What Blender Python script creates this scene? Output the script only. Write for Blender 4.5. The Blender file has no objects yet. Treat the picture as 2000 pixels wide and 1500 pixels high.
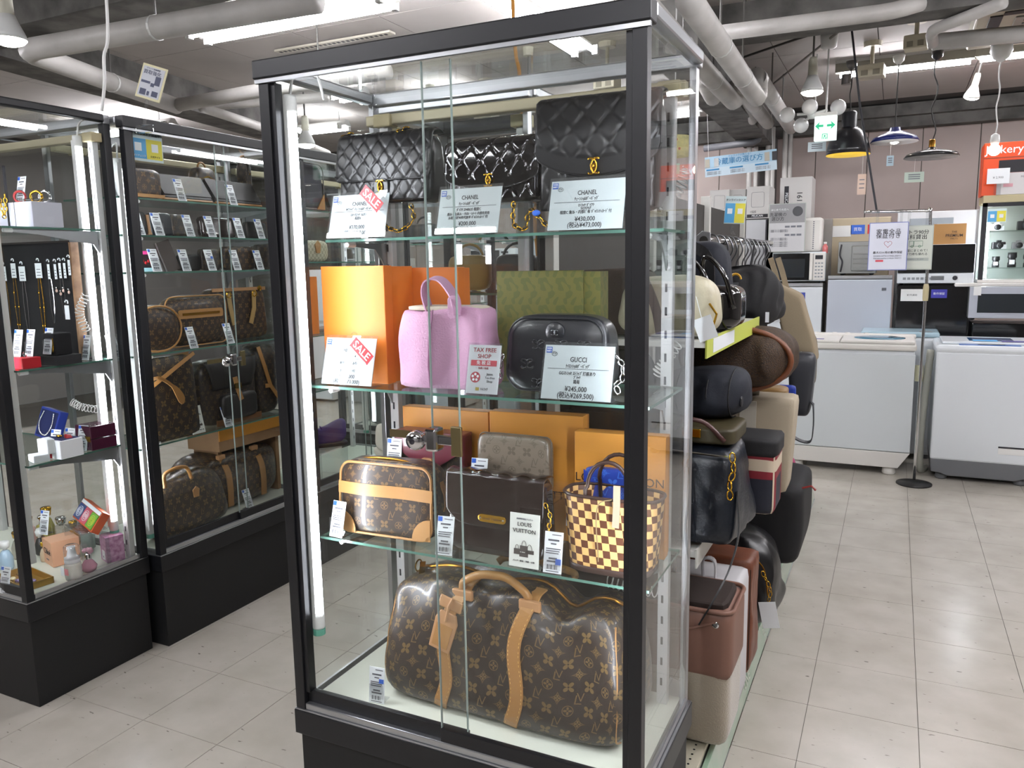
import bpy, math, random
import numpy as np
from mathutils import Vector, Matrix, Euler, noise
random.seed(7)
PI = math.pi
S = bpy.context.scene
COL = S.collection

# ---------------------------------------------------------------- camera, world, lights, exposure
FPX, PITCH, ROLL, YAW = 1540.24, 0.15069, -0.01644, -0.45147
CAM = np.array([1.2176, -1.3215, 1.3741])
_d = np.array([math.sin(YAW)*math.cos(PITCH), math.cos(YAW)*math.cos(PITCH), -math.sin(PITCH)])
_r = np.array([math.cos(YAW), -math.sin(YAW), 0.0]); _u = np.cross(_r, _d)
_r2 = math.cos(ROLL)*_r + math.sin(ROLL)*_u; _u2 = -math.sin(ROLL)*_r + math.cos(ROLL)*_u
cd = bpy.data.cameras.new('camera'); cam = bpy.data.objects.new('camera', cd); COL.objects.link(cam)
cd.sensor_width = 36; cd.lens = FPX/2000*36; cd.clip_start = .02; cd.clip_end = 60
cam.matrix_world = Matrix(((_r2[0], _u2[0], -_d[0], CAM[0]), (_r2[1], _u2[1], -_d[1], CAM[1]), (_r2[2], _u2[2], -_d[2], CAM[2]), (0, 0, 0, 1)))
S.camera = cam
S.view_settings.view_transform = 'Standard'; S.view_settings.look = 'None'
S.view_settings.gamma = 1; S.view_settings.use_curve_mapping = False
S.view_settings.exposure = 0.55
w = bpy.data.worlds.new('world'); S.world = w; w.use_nodes = True
w.node_tree.nodes['Background'].inputs[0].default_value = (.8, .85, .9, 1); w.node_tree.nodes['Background'].inputs[1].default_value = .15
cy = S.cycles
cy.use_denoising = True; cy.max_bounces = 9; cy.diffuse_bounces = 3; cy.glossy_bounces = 4
cy.transmission_bounces = 6; cy.transparent_max_bounces = 28; cy.caustics_reflective = False; cy.caustics_refractive = False
cy.sample_clamp_indirect = 4.0
TUBE_E, CASE_E = 66.0, 56.0

def U(u, v, ax, val):
    """world point where the sight line of photo pixel (u, v) meets the real plane ax = val"""
    D = _d + (u-1000)/FPX*_r2 - (v-750)/FPX*_u2; i = 'xyz'.index(ax); t = (val-CAM[i])/D[i]
    return Vector(CAM + t*D)
def R(u0, v0, u1, v1, Y):
    a = U(u0, (v0+v1)/2, 'y', Y); b = U(u1, (v0+v1)/2, 'y', Y); c = U((u0+u1)/2, v1, 'y', Y); e = U((u0+u1)/2, v0, 'y', Y)
    return a.x, b.x, c.z, e.z

# ---------------------------------------------------------------- materials
def lin(h):
    h = h.lstrip('#'); c = [int(h[i:i+2], 16)/255 for i in (0, 2, 4)]
    return tuple(x/12.92 if x <= .04045 else ((x+.055)/1.055)**2.4 for x in c)+(1,)
_M = {}
def mat(key, col='#808080', rough=.5, metal=0, bump=None, emit=None, est=1.0, coat=0, spec=.5, sheen=0, vary=None, alpha=None):
    if key in _M: return _M[key]
    m = bpy.data.materials.new(key); m.use_nodes = True; nt = m.node_tree; b = nt.nodes['Principled BSDF']
    b.inputs['Base Color'].default_value = lin(col); b.inputs['Roughness'].default_value = rough; b.inputs['Metallic'].default_value = metal
    b.inputs['Coat Weight'].default_value = coat; b.inputs['Specular IOR Level'].default_value = spec; b.inputs['Sheen Weight'].default_value = sheen
    b.inputs['Coat Roughness'].default_value = .08
    if emit: b.inputs['Emission Color'].default_value = lin(emit); b.inputs['Emission Strength'].default_value = est
    tc = None
    if bump or vary:
        tc = nt.nodes.new('ShaderNodeTexCoord')
    if bump:
        n = nt.nodes.new('ShaderNodeTexNoise'); n.inputs['Scale'].default_value = bump[0]; n.inputs['Detail'].default_value = 3
        nt.links.new(tc.outputs['Object'], n.inputs['Vector'])
        bp = nt.nodes.new('ShaderNodeBump'); bp.inputs['Strength'].default_value = bump[1]; bp.inputs['Distance'].default_value = .002
        nt.links.new(n.outputs['Fac'], bp.inputs['Height']); nt.links.new(bp.outputs['Normal'], b.inputs['Normal'])
    if vary:
        n = nt.nodes.new('ShaderNodeTexNoise'); n.inputs['Scale'].default_value = vary[0]; n.inputs['Detail'].default_value = 5
        nt.links.new(tc.outputs['Object'], n.inputs['Vector'])
        mx = nt.nodes.new('ShaderNodeMix'); mx.data_type = 'RGBA'; mx.inputs['A'].default_value = lin(col); mx.inputs['B'].default_value = lin(vary[1])
        rp = nt.nodes.new('ShaderNodeMapRange'); rp.inputs['From Min'].default_value = .35; rp.inputs['From Max'].default_value = .68
        nt.links.new(n.outputs['Fac'], rp.inputs['Value']); nt.links.new(rp.outputs['Result'], mx.inputs['Factor']); nt.links.new(mx.outputs['Result'], b.inputs['Base Color'])
    _M[key] = m; return m

def glassmat(key, tint, refl=1.0, f0=.045, rough=0.0, haze=0.0):
    m = bpy.data.materials.new(key); m.use_nodes = True; nt = m.node_tree; nt.nodes.clear()
    out = nt.nodes.new('ShaderNodeOutputMaterial'); tr = nt.nodes.new('ShaderNodeBsdfTransparent'); tr.inputs[0].default_value = tint
    gl = nt.nodes.new('ShaderNodeBsdfGlossy'); gl.inputs['Roughness'].default_value = rough
    lw = nt.nodes.new('ShaderNodeLayerWeight'); lw.inputs['Blend'].default_value = .5
    pw = nt.nodes.new('ShaderNodeMath'); pw.operation = 'POWER'; pw.inputs[1].default_value = 5
    nt.links.new(lw.outputs['Facing'], pw.inputs[0])
    ma = nt.nodes.new('ShaderNodeMath'); ma.operation = 'MULTIPLY_ADD'; ma.inputs[1].default_value = (1-f0)*refl; ma.inputs[2].default_value = f0*refl
    nt.links.new(pw.outputs[0], ma.inputs[0])
    mx = nt.nodes.new('ShaderNodeMixShader'); nt.links.new(ma.outputs[0], mx.inputs[0]); nt.links.new(tr.outputs[0], mx.inputs[1]); nt.links.new(gl.outputs[0], mx.inputs[2])
    last = mx.outputs[0]
    if haze:
        df = nt.nodes.new('ShaderNodeBsdfDiffuse'); df.inputs[0].default_value = (.8, .85, .85, 1)
        m2 = nt.nodes.new('ShaderNodeMixShader'); m2.inputs[0].default_value = haze; nt.links.new(last, m2.inputs[1]); nt.links.new(df.outputs[0], m2.inputs[2]); last = m2.outputs[0]
    nt.links.new(last, out.inputs[0]); _M[key] = m; return m
GLASS = glassmat('clear_glass', (.985, .995, .99, 1), .9)
SHELFG = glassmat('shelf_glass', (.93, .985, .965, 1), 1.0, .05)
EDGEG = mat('glass_edge', '#557c6f', .15, spec=.6)
ACRYL = glassmat('acrylic', (.96, .965, .97, 1), 1.3, .06, .02, .02)
BOTTLE = glassmat('bottle_glass', (.86, .84, .80, 1), 1.5, .08, .02, .05)
PINKG = glassmat('pink_glass', (.9, .66, .76, 1), 1.5, .08, .05, .12)

BLACK = mat('black_aluminium', '#141519', .42, .1)
BASEBK = mat('black_base_board', '#0f1012', .6, bump=(60, .05))
SILVER = mat('aluminium', '#b9bbbe', .3, .9)
SILVERW = mat('white_steel', '#d3d4d4', .35, .2)
WHITEP = mat('white_plastic', '#e8e8e6', .4)
CREAM = mat('cream_paint', '#b9ae8a', .5)
CHROME = mat('chrome', '#d8d8da', .08, 1)
GOLD = mat('gold_metal', '#d9a93a', .18, 1)
BRASS = mat('brass', '#a5762f', .3, 1)
DECK = mat('deck_board', '#d9dccd', .35, vary=(3, '#cfd3c6'))
TUBE = mat('tube_glow', '#ffffff', .5, emit='#f3f6ff', est=CASE_E)
TUBE2 = mat('tube_glow_dim', '#ffffff', .5, emit='#f3f6ff', est=26)
CTUBE = mat('ceiling_tube_glow', '#ffffff', .5, emit='#fbfaff', est=TUBE_E)
BULB = mat('bulb_glow', '#ffffff', .5, emit='#fff6e8', est=14)
PAPER = mat('paper_white', '#edf1f4', .45)
PAPER2 = mat('card_white', '#d9e4e4', .4)
INK = mat('ink_black', '#1c1c22', .6)
INKG = mat('ink_grey', '#6d7078', .6)
BLUE = mat('label_blue', '#2f63c9', .45)
RED = mat('sale_red', '#a5121c', .45)
TAN = mat('tan_leather', '#a87a45', .42, bump=(90, .15))
TAN2 = mat('pale_tan_leather', '#b78a60', .42, bump=(90, .15))
BLKL = mat('black_leather', '#121214', .34, bump=(160, .08), spec=.55)
BLKP = mat('black_patent', '#0e0b0b', .1, coat=.7)
BLKN = mat('black_nylon', '#0d0d10', .75, bump=(400, .2))
STRAPB = mat('dark_strap', '#1d1a18', .5)

# tiny expression-to-node helper for printed patterns
class X:
    def __init__(s, nt, k): s.nt = nt; s.k = k
    def _o(s, op, *a):
        n = s.nt.nodes.new('ShaderNodeMath'); n.operation = op
        for i, v in enumerate((s,)+a):
            v = v.k if isinstance(v, X) else v
            if isinstance(v, (int, float)): n.inputs[i].default_value = v
            else: s.nt.links.new(v, n.inputs[i])
        return X(s.nt, n.outputs[0])
    def __add__(s, o): return s._o('ADD', o)
    def __sub__(s, o): return s._o('SUBTRACT', o)
    def __mul__(s, o): return s._o('MULTIPLY', o)
    def __truediv__(s, o): return s._o('DIVIDE', o)
    def abs(s): return s._o('ABSOLUTE')
    def floor(s): return s._o('FLOOR')
    def fr(s): return s._o('FRACT')
    def lt(s, o): return s._o('LESS_THAN', o)
    def gt(s, o): return s._o('GREATER_THAN', o)
    def mx(s, o): return s._o('MAXIMUM', o)
    def mn(s, o): return s._o('MINIMUM', o)
    def sq(s): return s._o('SQRT')
    def pw(s, o): return s._o('POWER', o)
    def mod(s, o): return s._o('FLOORED_MODULO', o)
def uvx(m):
    nt = m.node_tree; tc = nt.nodes.new('ShaderNodeUVMap'); sp = nt.nodes.new('ShaderNodeSeparateXYZ'); nt.links.new(tc.outputs[0], sp.inputs[0])
    return X(nt, sp.outputs[0]), X(nt, sp.outputs[1])
def mixcol(m, fac, a, b, bump=0):
    nt = m.node_tree; mxn = nt.nodes.new('ShaderNodeMix'); mxn.data_type = 'RGBA'; mxn.inputs['A'].default_value = lin(a); mxn.inputs['B'].default_value = lin(b)
    nt.links.new(fac.k, mxn.inputs['Factor']); nt.links.new(mxn.outputs['Result'], nt.nodes['Principled BSDF'].inputs['Base Color'])
    if bump:
        bp = nt.nodes.new('ShaderNodeBump'); bp.inputs['Strength'].default_value = bump; bp.inputs['Distance'].default_value = .003
        nt.links.new(fac.k, bp.inputs['Height']); nt.links.new(bp.outputs['Normal'], nt.nodes['Principled BSDF'].inputs['Normal'])
def monogram(key, base, ink, s=.05, rough=.42, bump=0, coat=.15, off=0.0):
    """rows of initials, concave diamonds, ringed flowers and four-petal stars"""
    m = mat(key, base, rough, coat=coat)
    x, y = uvx(m); x = (x+off)/s; y = (y+off)/(s*.6)
    row = y.floor(); odd = row.mod(2); x = x+odd*.5; col = x.floor()
    lx = (x.fr()-.5)*2.15; ly = (y.fr()-.5)*1.29
    r2 = lx*lx+ly*ly; r = r2.sq(); inv = r2.mx(.0001)
    c2 = ((lx*lx-ly*ly)/inv).abs(); s2 = ((lx*ly)/inv*2).abs()
    ast = lx.abs().sq()+ly.abs().sq()
    star = r.lt(s2*.6+.1)*r.gt(.1)
    dia = ast.lt(.98)*ast.gt(.86)
    dia = dia.mx(r.lt(c2*.3+.04)*r.gt(.06))
    cir = r.lt(.56)*r.gt(.48)
    cir = cir.mx(r.lt(c2*.42)*r.gt(.09))
    yy = ly/.62
    L = (((lx+.34)-yy*.12).abs().lt(.065))*((yy+.18).abs().lt(.78))
    L = L.mx(((yy+.88).abs().lt(.09))*((lx+.14).abs().lt(.34)))
    V = (((lx-.14).abs()-(yy+.42)*.25).abs().lt(.055))*(yy.gt(-.45))*(yy.lt(.98))
    lv = L.mx(V)
    rm = row.mod(4).lt(2)
    cm = (col+rm).mod(2)
    ev = lv*cm.lt(.5)+dia*cm.gt(.5)
    c3 = (col+(row/2).floor()).mod(3)
    od = star*c3.lt(1.5)+cir*c3.gt(1.5)
    f = ev*odd.lt(.5)+od*odd.gt(.5)
    mixcol(m, f.mn(1), base, ink, bump); return m
MONO = monogram('monogram_canvas', '#2f251f', '#66522f', .045)
MONOS = monogram('monogram_canvas_small', '#33261f', '#6b5230', .038)
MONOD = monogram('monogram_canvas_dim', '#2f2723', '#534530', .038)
MONOV = monogram('embossed_taupe', '#84786a', '#6d6255', .038, .3, -.8, .4)
MONOP = monogram('embossed_blue', '#1f3fa0', '#3e6fd0', .04, .4, 0)
def checker(key, a, b, s, rough=.45):
    m = mat(key, a, rough); x, y = uvx(m)
    mixcol(m, ((x/s).floor()+(y/s).floor()).mod(2).gt(.5), a, b); return m
DAMIER = checker('sand_and_brown_check', '#e5b975', '#5c3420', .0155)
DAMIERA = checker('pale_check', '#b9b39c', '#9a937d', .014)
def plaid(key):
    m = mat(key, '#7a1724', .6); x, y = uvx(m)
    a = (x/.17).fr(); b = (y/.19).fr()
    v1 = a.gt(.18)*a.lt(.34); h1 = b.gt(.12)*b.lt(.3)
    dk = a.gt(.45)*b.gt(.42)
    nt = m.node_tree
    mixcol(m, v1.mx(h1), '#7a1724', '#c9b9a2')
    last = nt.nodes['Principled BSDF'].inputs['Base Color'].links[0].from_socket
    m2 = nt.nodes.new('ShaderNodeMix'); m2.data_type = 'RGBA'; nt.links.new(last, m2.inputs['A']); m2.inputs['B'].default_value = lin('#171a28')
    nt.links.new((dk*(X(nt, 1.0)._o('SUBTRACT', v1.mx(h1)))).k, m2.inputs['Factor']); nt.links.new(m2.outputs['Result'], nt.nodes['Principled BSDF'].inputs['Base Color'])
    return m
PLAID = plaid('red_plaid')
def damask(key):
    m = mat(key, '#8d8f3a', .5); x, y = uvx(m)
    px, py = x/.042, y/.06
    s1 = (px*6.2832)._o('SINE'); s2_ = (py*6.2832)._o('SINE'); c = (px*12.566+(py*6.2832)._o('COSINE')*2.0)._o('SINE'); d = (py*18.85+s1*2.4)._o('SINE')
    f = (s1*s2_+c*.7+d*.6).gt(.25)
    mixcol(m, f*.75, '#646029', '#4b5526'); return m
DAMASK = damask('green_damask_paper')

def pos_noise(m):
    nt = m.node_tree; g = nt.nodes.new('ShaderNodeNewGeometry')
    for n in [n for n in nt.nodes if n.type == 'TEX_NOISE' and n.inputs['Vector'].is_linked and n.inputs['Vector'].links[0].from_node.type == 'TEX_COORD']: nt.links.new(g.outputs['Position'], n.inputs['Vector'])

# ---------------------------------------------------------------- mesh helpers
class G:
    def __init__(s): s.v = []; s.f = []; s.m = []; s.uv = []
    def add(s, vs, fs, mi=0, uvs=None):
        b = len(s.v); s.v += [tuple(p) for p in vs]; s.f += [tuple(b+i for i in f) for f in fs]; s.m += [mi]*len(fs)
        s.uv += list(uvs) if uvs is not None else [None]*len(fs)
        return s
    def box(s, x0, x1, y0, y1, z0, z1, mi=0, M=None):
        vs = [(x, y, z) for z in (z0, z1) for y in (y0, y1) for x in (x0, x1)]
        if M is not None: vs = [M @ Vector(p) for p in vs]
        return s.add(vs, [(0, 1, 5, 4), (1, 3, 7, 5), (3, 2, 6, 7), (2, 0, 4, 6), (4, 5, 7, 6), (2, 3, 1, 0)], mi)
    def tube(s, pts, r, n=8, mi=0, cap=True, closed=False):
        pts = [Vector(p) for p in pts]; N = len(pts); vs = []; up = None
        for i, p in enumerate(pts):
            a = pts[(i-1) % N] if closed or i else p; c = pts[(i+1) % N] if closed or i < N-1 else p
            t = (c-a).normalized()
            if up is None: up = t.orthogonal().normalized()
            up = (up-t*up.dot(t)).normalized() if (up-t*up.dot(t)).length > 1e-5 else t.orthogonal().normalized()
            q = t.cross(up); rr = r[i] if hasattr(r, '__len__') else r
            vs += [p+(up*math.cos(2*PI*k/n)+q*math.sin(2*PI*k/n))*rr for k in range(n)]
        fs = [(i*n+k, i*n+(k+1) % n, ((i+1) % N)*n+(k+1) % n, ((i+1) % N)*n+k) for i in range(N if closed else N-1) for k in range(n)]
        if cap and not closed: fs += [tuple(range(n-1, -1, -1)), tuple((N-1)*n+k for k in range(n))]
        return s.add(vs, fs, mi)
    def ribbon(s, pts, wd, w, t, mi=0, closed=False):
        """flat strap: rectangular section, width w along (roughly) wd, thickness t"""
        pts = [Vector(p) for p in pts]; wd = Vector(wd); N = len(pts); vs = []; L = [0]
        for i, p in enumerate(pts):
            a = pts[max(i-1, 0)]; c = pts[min(i+1, N-1)]
            tg = (c-a).normalized(); ww = (wd-tg*wd.dot(tg)).normalized(); nn = tg.cross(ww); w_ = w[i] if hasattr(w, '__len__') else w
            vs += [p+ww*w_/2+nn*t/2, p-ww*w_/2+nn*t/2, p-ww*w_/2-nn*t/2, p+ww*w_/2-nn*t/2]
            L.append(L[-1]+(p-a).length)
        fs = []; uv = []
        for i in range(N-1):
            for k in range(4):
                fs.append((i*4+k, i*4+(k+1) % 4, i*4+4+(k+1) % 4, i*4+4+k)); uv.append([(0, L[i+1]), (w_, L[i+1]), (w_, L[i+2]), (0, L[i+2])])
        fs += [(3, 2, 1, 0), tuple(N*4-4+k for k in range(4))]; uv += [None, None]
        return s.add(vs, fs, mi, uv)
    def lathe(s, prof, c=(0, 0, 0), n=24, mi=0, axis='z', M=None):
        vs = []; c = Vector(c)
        for r, z in prof:
            for k in range(n):
                a = 2*PI*k/n; p = Vector((r*math.cos(a), r*math.sin(a), z))
                if axis == 'y': p = Vector((p.x, p.z, p.y))
                if axis == 'x': p = Vector((p.z, p.x, p.y))
                if M is not None: p = M @ p
                vs.append(p+c)
        N = len(prof); fs = [(i*n+k, i*n+(k+1) % n, (i+1)*n+(k+1) % n, (i+1)*n+k) for i in range(N-1) for k in range(n)]
        if prof[0][0] > 1e-6: fs.append(tuple(range(n-1, -1, -1)))
        if prof[-1][0] > 1e-6: fs.append(tuple((N-1)*n+k for k in range(n)))
        return s.add(vs, fs, mi)
    def prism(s, poly, y0, y1, mi=0):
        """xz outline extruded along y"""
        n = len(poly); vs = [(x, y0, z) for x, z in poly]+[(x, y1, z) for x, z in poly]
        fs = [tuple(range(n)), tuple(range(2*n-1, n-1, -1))]+[(k+n, (k+1) % n+n, (k+1) % n, k) for k in range(n)]
        return s.add(vs, fs, mi)
    def slab(s, fn, nu, nv, t, hf=None, mi=0, back=True):
        """panel from fn(u,v)->Vector (u,v 0..1); raised along its normal by hf(u,v); t thick"""
        P = [[Vector(fn(i/nu, j/nv)) for i in range(nu+1)] for j in range(nv+1)]
        vs = []; bs = []
        L = (P[0][-1]-P[0][0]).length or 1; H = (P[-1][0]-P[0][0]).length or 1
        cu = [[0]*(nu+1) for _ in range(nv+1)]; cv = [[0]*(nu+1) for _ in range(nv+1)]
        for j in range(nv+1):
            for i in range(nu+1):
                a = P[j][max(i-1, 0)]; b = P[j][min(i+1, nu)]; c = P[max(j-1, 0)][i]; d = P[min(j+1, nv)][i]
                n = (b-a).cross(d-c); n = n.normalized() if n.length > 1e-12 else Vector((0, -1, 0))
                h = hf(i/nu, j/nv) if hf else 0
                vs.append(P[j][i]+n*h); bs.append(P[j][i]-n*t)
                if i: cu[j][i] = cu[j][i-1]+(P[j][i]-P[j][i-1]).length
                if j: cv[j][i] = cv[j-1][i]+(P[j][i]-P[j-1][i]).length
        W = nu+1; K = len(vs); fs = []; uv = []
        for j in range(nv):
            for i in range(nu):
                a, b, c, d = j*W+i, j*W+i+1, (j+1)*W+i+1, (j+1)*W+i
                q = [(cu[j][i], cv[j][i]), (cu[j][i+1], cv[j][i+1]), (cu[j+1][i+1], cv[j+1][i+1]), (cu[j+1][i], cv[j+1][i])]
                fs.append((a, b, c, d)); uv.append(q)
                if back: fs.append((a+K, d+K, c+K, b+K)); uv.append([q[0], q[3], q[2], q[1]])
        if back:
            for i in range(nu):
                fs += [(i+1, i, i+K, i+1+K), (nv*W+i, nv*W+i+1, nv*W+i+1+K, nv*W+i+K)]; uv += [None, None]
            for j in range(nv):
                fs += [(j*W, (j+1)*W, (j+1)*W+K, j*W+K), ((j+1)*W+nu, j*W+nu, j*W+nu+K, (j+1)*W+nu+K)]; uv += [None, None]
        return s.add(vs+(bs if back else []), fs, mi, uv)
    def sbox(s, w, d, h, p=6, n=10, fn=None, mi=0, c=(0, 0, 0), py=None):
        """soft rounded box, base at z=0, centred on x,y; fn deforms each point"""
        key = {}; vs = []; fs = []; uv = []
        py = py or p
        def idx(a, b, cc):
            k = (round(a, 5), round(b, 5), round(cc, 5))
            if k not in key:
                q = Vector((a, b, cc)); nrm = (abs(q.x)**p+abs(q.y)**py+abs(q.z)**p)**(1/p)
                q = q/nrm; q = Vector((q.x*w/2, q.y*d/2, (q.z+1)*h/2))
                if fn: q = Vector(fn(q))
                key[k] = len(vs); vs.append(q+Vector(c))
            return key[k]
        g = [math.tan((-1+2*i/n)*PI/4) for i in range(n+1)]
        for ax in range(3):
            for sg in (-1, 1):
                for i in range(n):
                    for j in range(n):
                        cs = []; us = []
                        for a, b in ((i, j), (i+1, j), (i+1, j+1), (i, j+1)):
                            q = [0, 0, 0]; q[ax] = sg; q[(ax+1) % 3] = g[a]; q[(ax+2) % 3] = g[b]
                            cs.append(idx(*q))
                            us.append(((q[0]*w/2, q[2]*h/2), (q[1]*d/2+.3, q[2]*h/2), (q[0]*w/2, q[1]*d/2+.3))[1 if ax == 0 else 0 if ax == 1 else 2])
                        if sg < 0: cs.reverse(); us.reverse()
                        fs.append(tuple(cs)); uv.append(us)
        return s.add(vs, fs, mi, uv)
    def ball(s, c, r, sx=1, sy=1, sz=1, n=14, mi=0):
        prof = [(max(r*math.sin(PI*i/(n//2+2)), 0), -r*math.cos(PI*i/(n//2+2))) for i in range(n//2+3)]
        return s.lathe(prof, c, n, mi, M=Matrix.Diagonal((sx, sy, sz)))
    def o(s, name, m, parent=None, smooth=False, bev=0, loc=None, rz=0, rot=None, seg=2):
        me = bpy.data.meshes.new(name); me.from_pydata(s.v, [], s.f)
        for x in (m if isinstance(m, (list, tuple)) else (m,)): me.materials.append(x)
        if any(s.m): me.polygons.foreach_set('material_index', s.m)
        if any(q is not None for q in s.uv):
            l = me.uv_layers.new(name='UVMap'); fl = []
            for f, q in zip(s.f, s.uv):
                for k in range(len(f)): fl += list(q[k]) if q is not None else [0, 0]
            l.data.foreach_set('uv', fl)
        if smooth:
            me.shade_smooth()
        me.update(); me.validate()
        ob = bpy.data.objects.new(name, me); COL.objects.link(ob)
        if parent is not None: ob.parent = parent
        if loc is not None: ob.location = loc
        if rot is not None: ob.rotation_euler = rot
        elif rz: ob.rotation_euler = (0, 0, rz)
        if bev:
            b = ob.modifiers.new('bevel', 'BEVEL'); b.width = bev; b.segments = seg; b.limit_method = 'ANGLE'; b.angle_limit = .6
        return ob
def ang(o_, a=.6):
    o_.data.set_sharp_from_angle(angle=a); return o_

def tag(o, label, cat, group=None, kind=None):
    if label: o['label'] = label
    if cat: o['category'] = cat
    if group: o['group'] = group
    if kind: o['kind'] = kind
    return o
def T(name, label, cat, loc=(0, 0, 0), rz=0, group=None, rot=None):
    o = bpy.data.objects.new(name, None); COL.objects.link(o); o.empty_display_size = .05; o.location = loc
    o.rotation_euler = rot if rot is not None else (0, 0, rz)
    return tag(o, label, cat, group)
def ST(name, g, m, parent=None, **k):
    o = g.o(name, m, parent, **k)
    if parent is None: o['kind'] = 'structure'
    return o
_F = {}
def txt(par, s, size, loc, m=None, rot=(PI/2, 0, 0), al='CENTER', sx=1.0, bold=0, shear=0, ex=.0003, name='lettering', sp=1.0):
    c = bpy.data.curves.new(name, 'FONT'); c.body = s; c.size = size; c.align_x = al; c.align_y = 'CENTER'; c.extrude = ex
    c.resolution_u = 2; c.offset = min(bold, size*.005); c.shear = shear; c.space_character = sp
    c.materials.append(m or INK)
    o = bpy.data.objects.new(name, c); COL.objects.link(o); o.parent = par; o.location = loc; o.rotation_euler = rot; o.scale = (sx, 1, 1)
    return o
def arc(c, r, a0, a1, n=10, pl='xz', ry=None):
    ry = ry or r; o = []
    for i in range(n+1):
        a = a0+(a1-a0)*i/n; x, y = r*math.cos(a), ry*math.sin(a)
        o.append(Vector(c)+(Vector((x, 0, y)) if pl == 'xz' else Vector((0, x, y)) if pl == 'yz' else Vector((x, y, 0))))
    return o
def rrect(x0, x1, z0, z1, r, n=5):
    o = []
    for cx_, cz_, a in ((x1-r, z0+r, -PI/2), (x1-r, z1-r, 0), (x0+r, z1-r, PI/2), (x0+r, z0+r, PI)):
        o += [(cx_+r*math.cos(a+PI/2*i/n), cz_+r*math.sin(a+PI/2*i/n)) for i in range(n+1)]
    return o
def smooth_path(pts, n=8):
    """Catmull-Rom through pts"""
    p = [Vector(q) for q in pts]; p = [p[0]*2-p[1]]+p+[p[-1]*2-p[-2]]; o = []
    for i in range(1, len(p)-2):
        for k in range(n):
            t = k/n; a, b, c, d = p[i-1:i+3]
            o.append(.5*((2*b)+(c-a)*t+(2*a-5*b+4*c-d)*t*t+(3*b-a-3*c+d)*t**3))
    return o+[p[-2]]
def copy_tree(o, loc, rz=None, label=None):
    def cp(q, par):
        c = q.copy(); COL.objects.link(c)
        if par is not None: c.parent = par
        for ch in q.children: cp(ch, c)
        return c
    r = cp(o, None); r.location = loc
    if rz is not None: r.rotation_euler = (r.rotation_euler[0], r.rotation_euler[1], rz)
    if label: r['label'] = label
    return r
#@@STRUCT
# ---------------------------------------------------------------- the room
CZ = 2.7; WY = 6.80
fl_m = mat('floor_slab', '#55514a', .6)
tile_m = mat('vinyl_tile', '#c0bab0', .24, vary=(6, '#b3ada2'))
def tile_detail(m):
    nt = m.node_tree; b = nt.nodes['Principled BSDF']; src = b.inputs['Base Color'].links[0].from_socket
    g = nt.nodes.new('ShaderNodeNewGeometry')
    mp = nt.nodes.new('ShaderNodeMapping'); mp.inputs['Scale'].default_value = (26, 60, 1); mp.inputs['Rotation'].default_value = (0, 0, .5)
    n = nt.nodes.new('ShaderNodeTexNoise'); n.inputs['Scale'].default_value = 1; n.inputs['Detail'].default_value = 2
    nt.links.new(g.outputs['Position'], mp.inputs[0]); nt.links.new(mp.outputs[0], n.inputs['Vector'])
    r = nt.nodes.new('ShaderNodeMapRange'); r.inputs['From Min'].default_value = .70; r.inputs['From Max'].default_value = .76
    nt.links.new(n.outputs['Fac'], r.inputs['Value'])
    mx = nt.nodes.new('ShaderNodeMix'); mx.data_type = 'RGBA'; mx.inputs['B'].default_value = lin('#77726a')
    nt.links.new(r.outputs[0], mx.inputs['Factor']); nt.links.new(src, mx.inputs['A']); nt.links.new(mx.outputs['Result'], b.inputs['Base Color'])
tile_detail(tile_m); pos_noise(tile_m)
floor = ST('floor', G().box(-7, 4.5, -4, WY+.1, -.08, -.0025), fl_m)
TP = .3076; TX0 = 1.0375; TY0 = 1.127
base_tile = G().box(-TP/2+.0009, TP/2-.0009, -TP/2+.0009, TP/2-.0009, -.0025, 0).o('tile', tile_m, floor)
first = True; cnt = 0
far = G()
for i in range(-22, 12):
    for j in range(-14, 19):
        cx_ = TX0+(i+.5)*TP; cy_ = TY0+(j+.5)*TP
        v = Vector((cx_, cy_, 0))-Vector(CAM); z = v.dot(Vector(_d)); ok = False
        if z > .3:
            px = 1000+FPX*v.dot(Vector(_r2))/z; py = 750-FPX*v.dot(Vector(_u2))/z
            ok = -160 < px < 2150 and py < 1700 and (cy_ > 2.6 and cx_ > .8 or cy_ <= 2.6) and cx_ > -2.3 and cy_ < 4.3
        if ok and cnt < 300:
            t = base_tile if first else base_tile.copy()
            if not first: COL.objects.link(t)
            t.parent = floor; t.location = (cx_, cy_, random.uniform(-.0004, 0)); first = False; cnt += 1
        else:
            far.box(cx_-TP/2+.0009, cx_+TP/2-.0009, cy_-TP/2+.0009, cy_+TP/2-.0009, -.0025, -.0002)
fo = far.o('tile_field', tile_m, floor); fo['kind'] = 'stuff'
ceil_m = mat('ceiling_board', '#b3ada9', .8, vary=(1.2, '#a29c97'))
wall_m = mat('wall_board', '#b0a29c', .7, vary=(1.5, '#a69893'))
wallg_m = mat('wall_grey', '#85827f', .8, vary=(1, '#767370'))
conc_m = mat('rough_concrete', '#6f6d6a', .95, bump=(22, 1.0), vary=(7, '#4b4a48'))
for m_ in (ceil_m, wall_m): pos_noise(m_)
ceiling = ST('ceiling', G().box(-7, 4.5, -4, WY+.1, CZ+.012, CZ+.1), mat('ceiling_gap', '#4a4846', .9))
pan = G().box(-.2975, .2975, -.4855, .4855, 0, .012).o('ceiling_panel', ceil_m, ceiling)
first = True
for i in range(-12, 7):
    for j in range(-5, 3):
        x = .45+.6*(i+.5); y = 3.39+.976*(j+.5)
        if x < -6.8 or y < -1.6: continue
        t = pan if first else pan.copy()
        if not first: COL.objects.link(t); t.parent = ceiling
        t.location = (x, y, CZ); first = False
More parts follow.
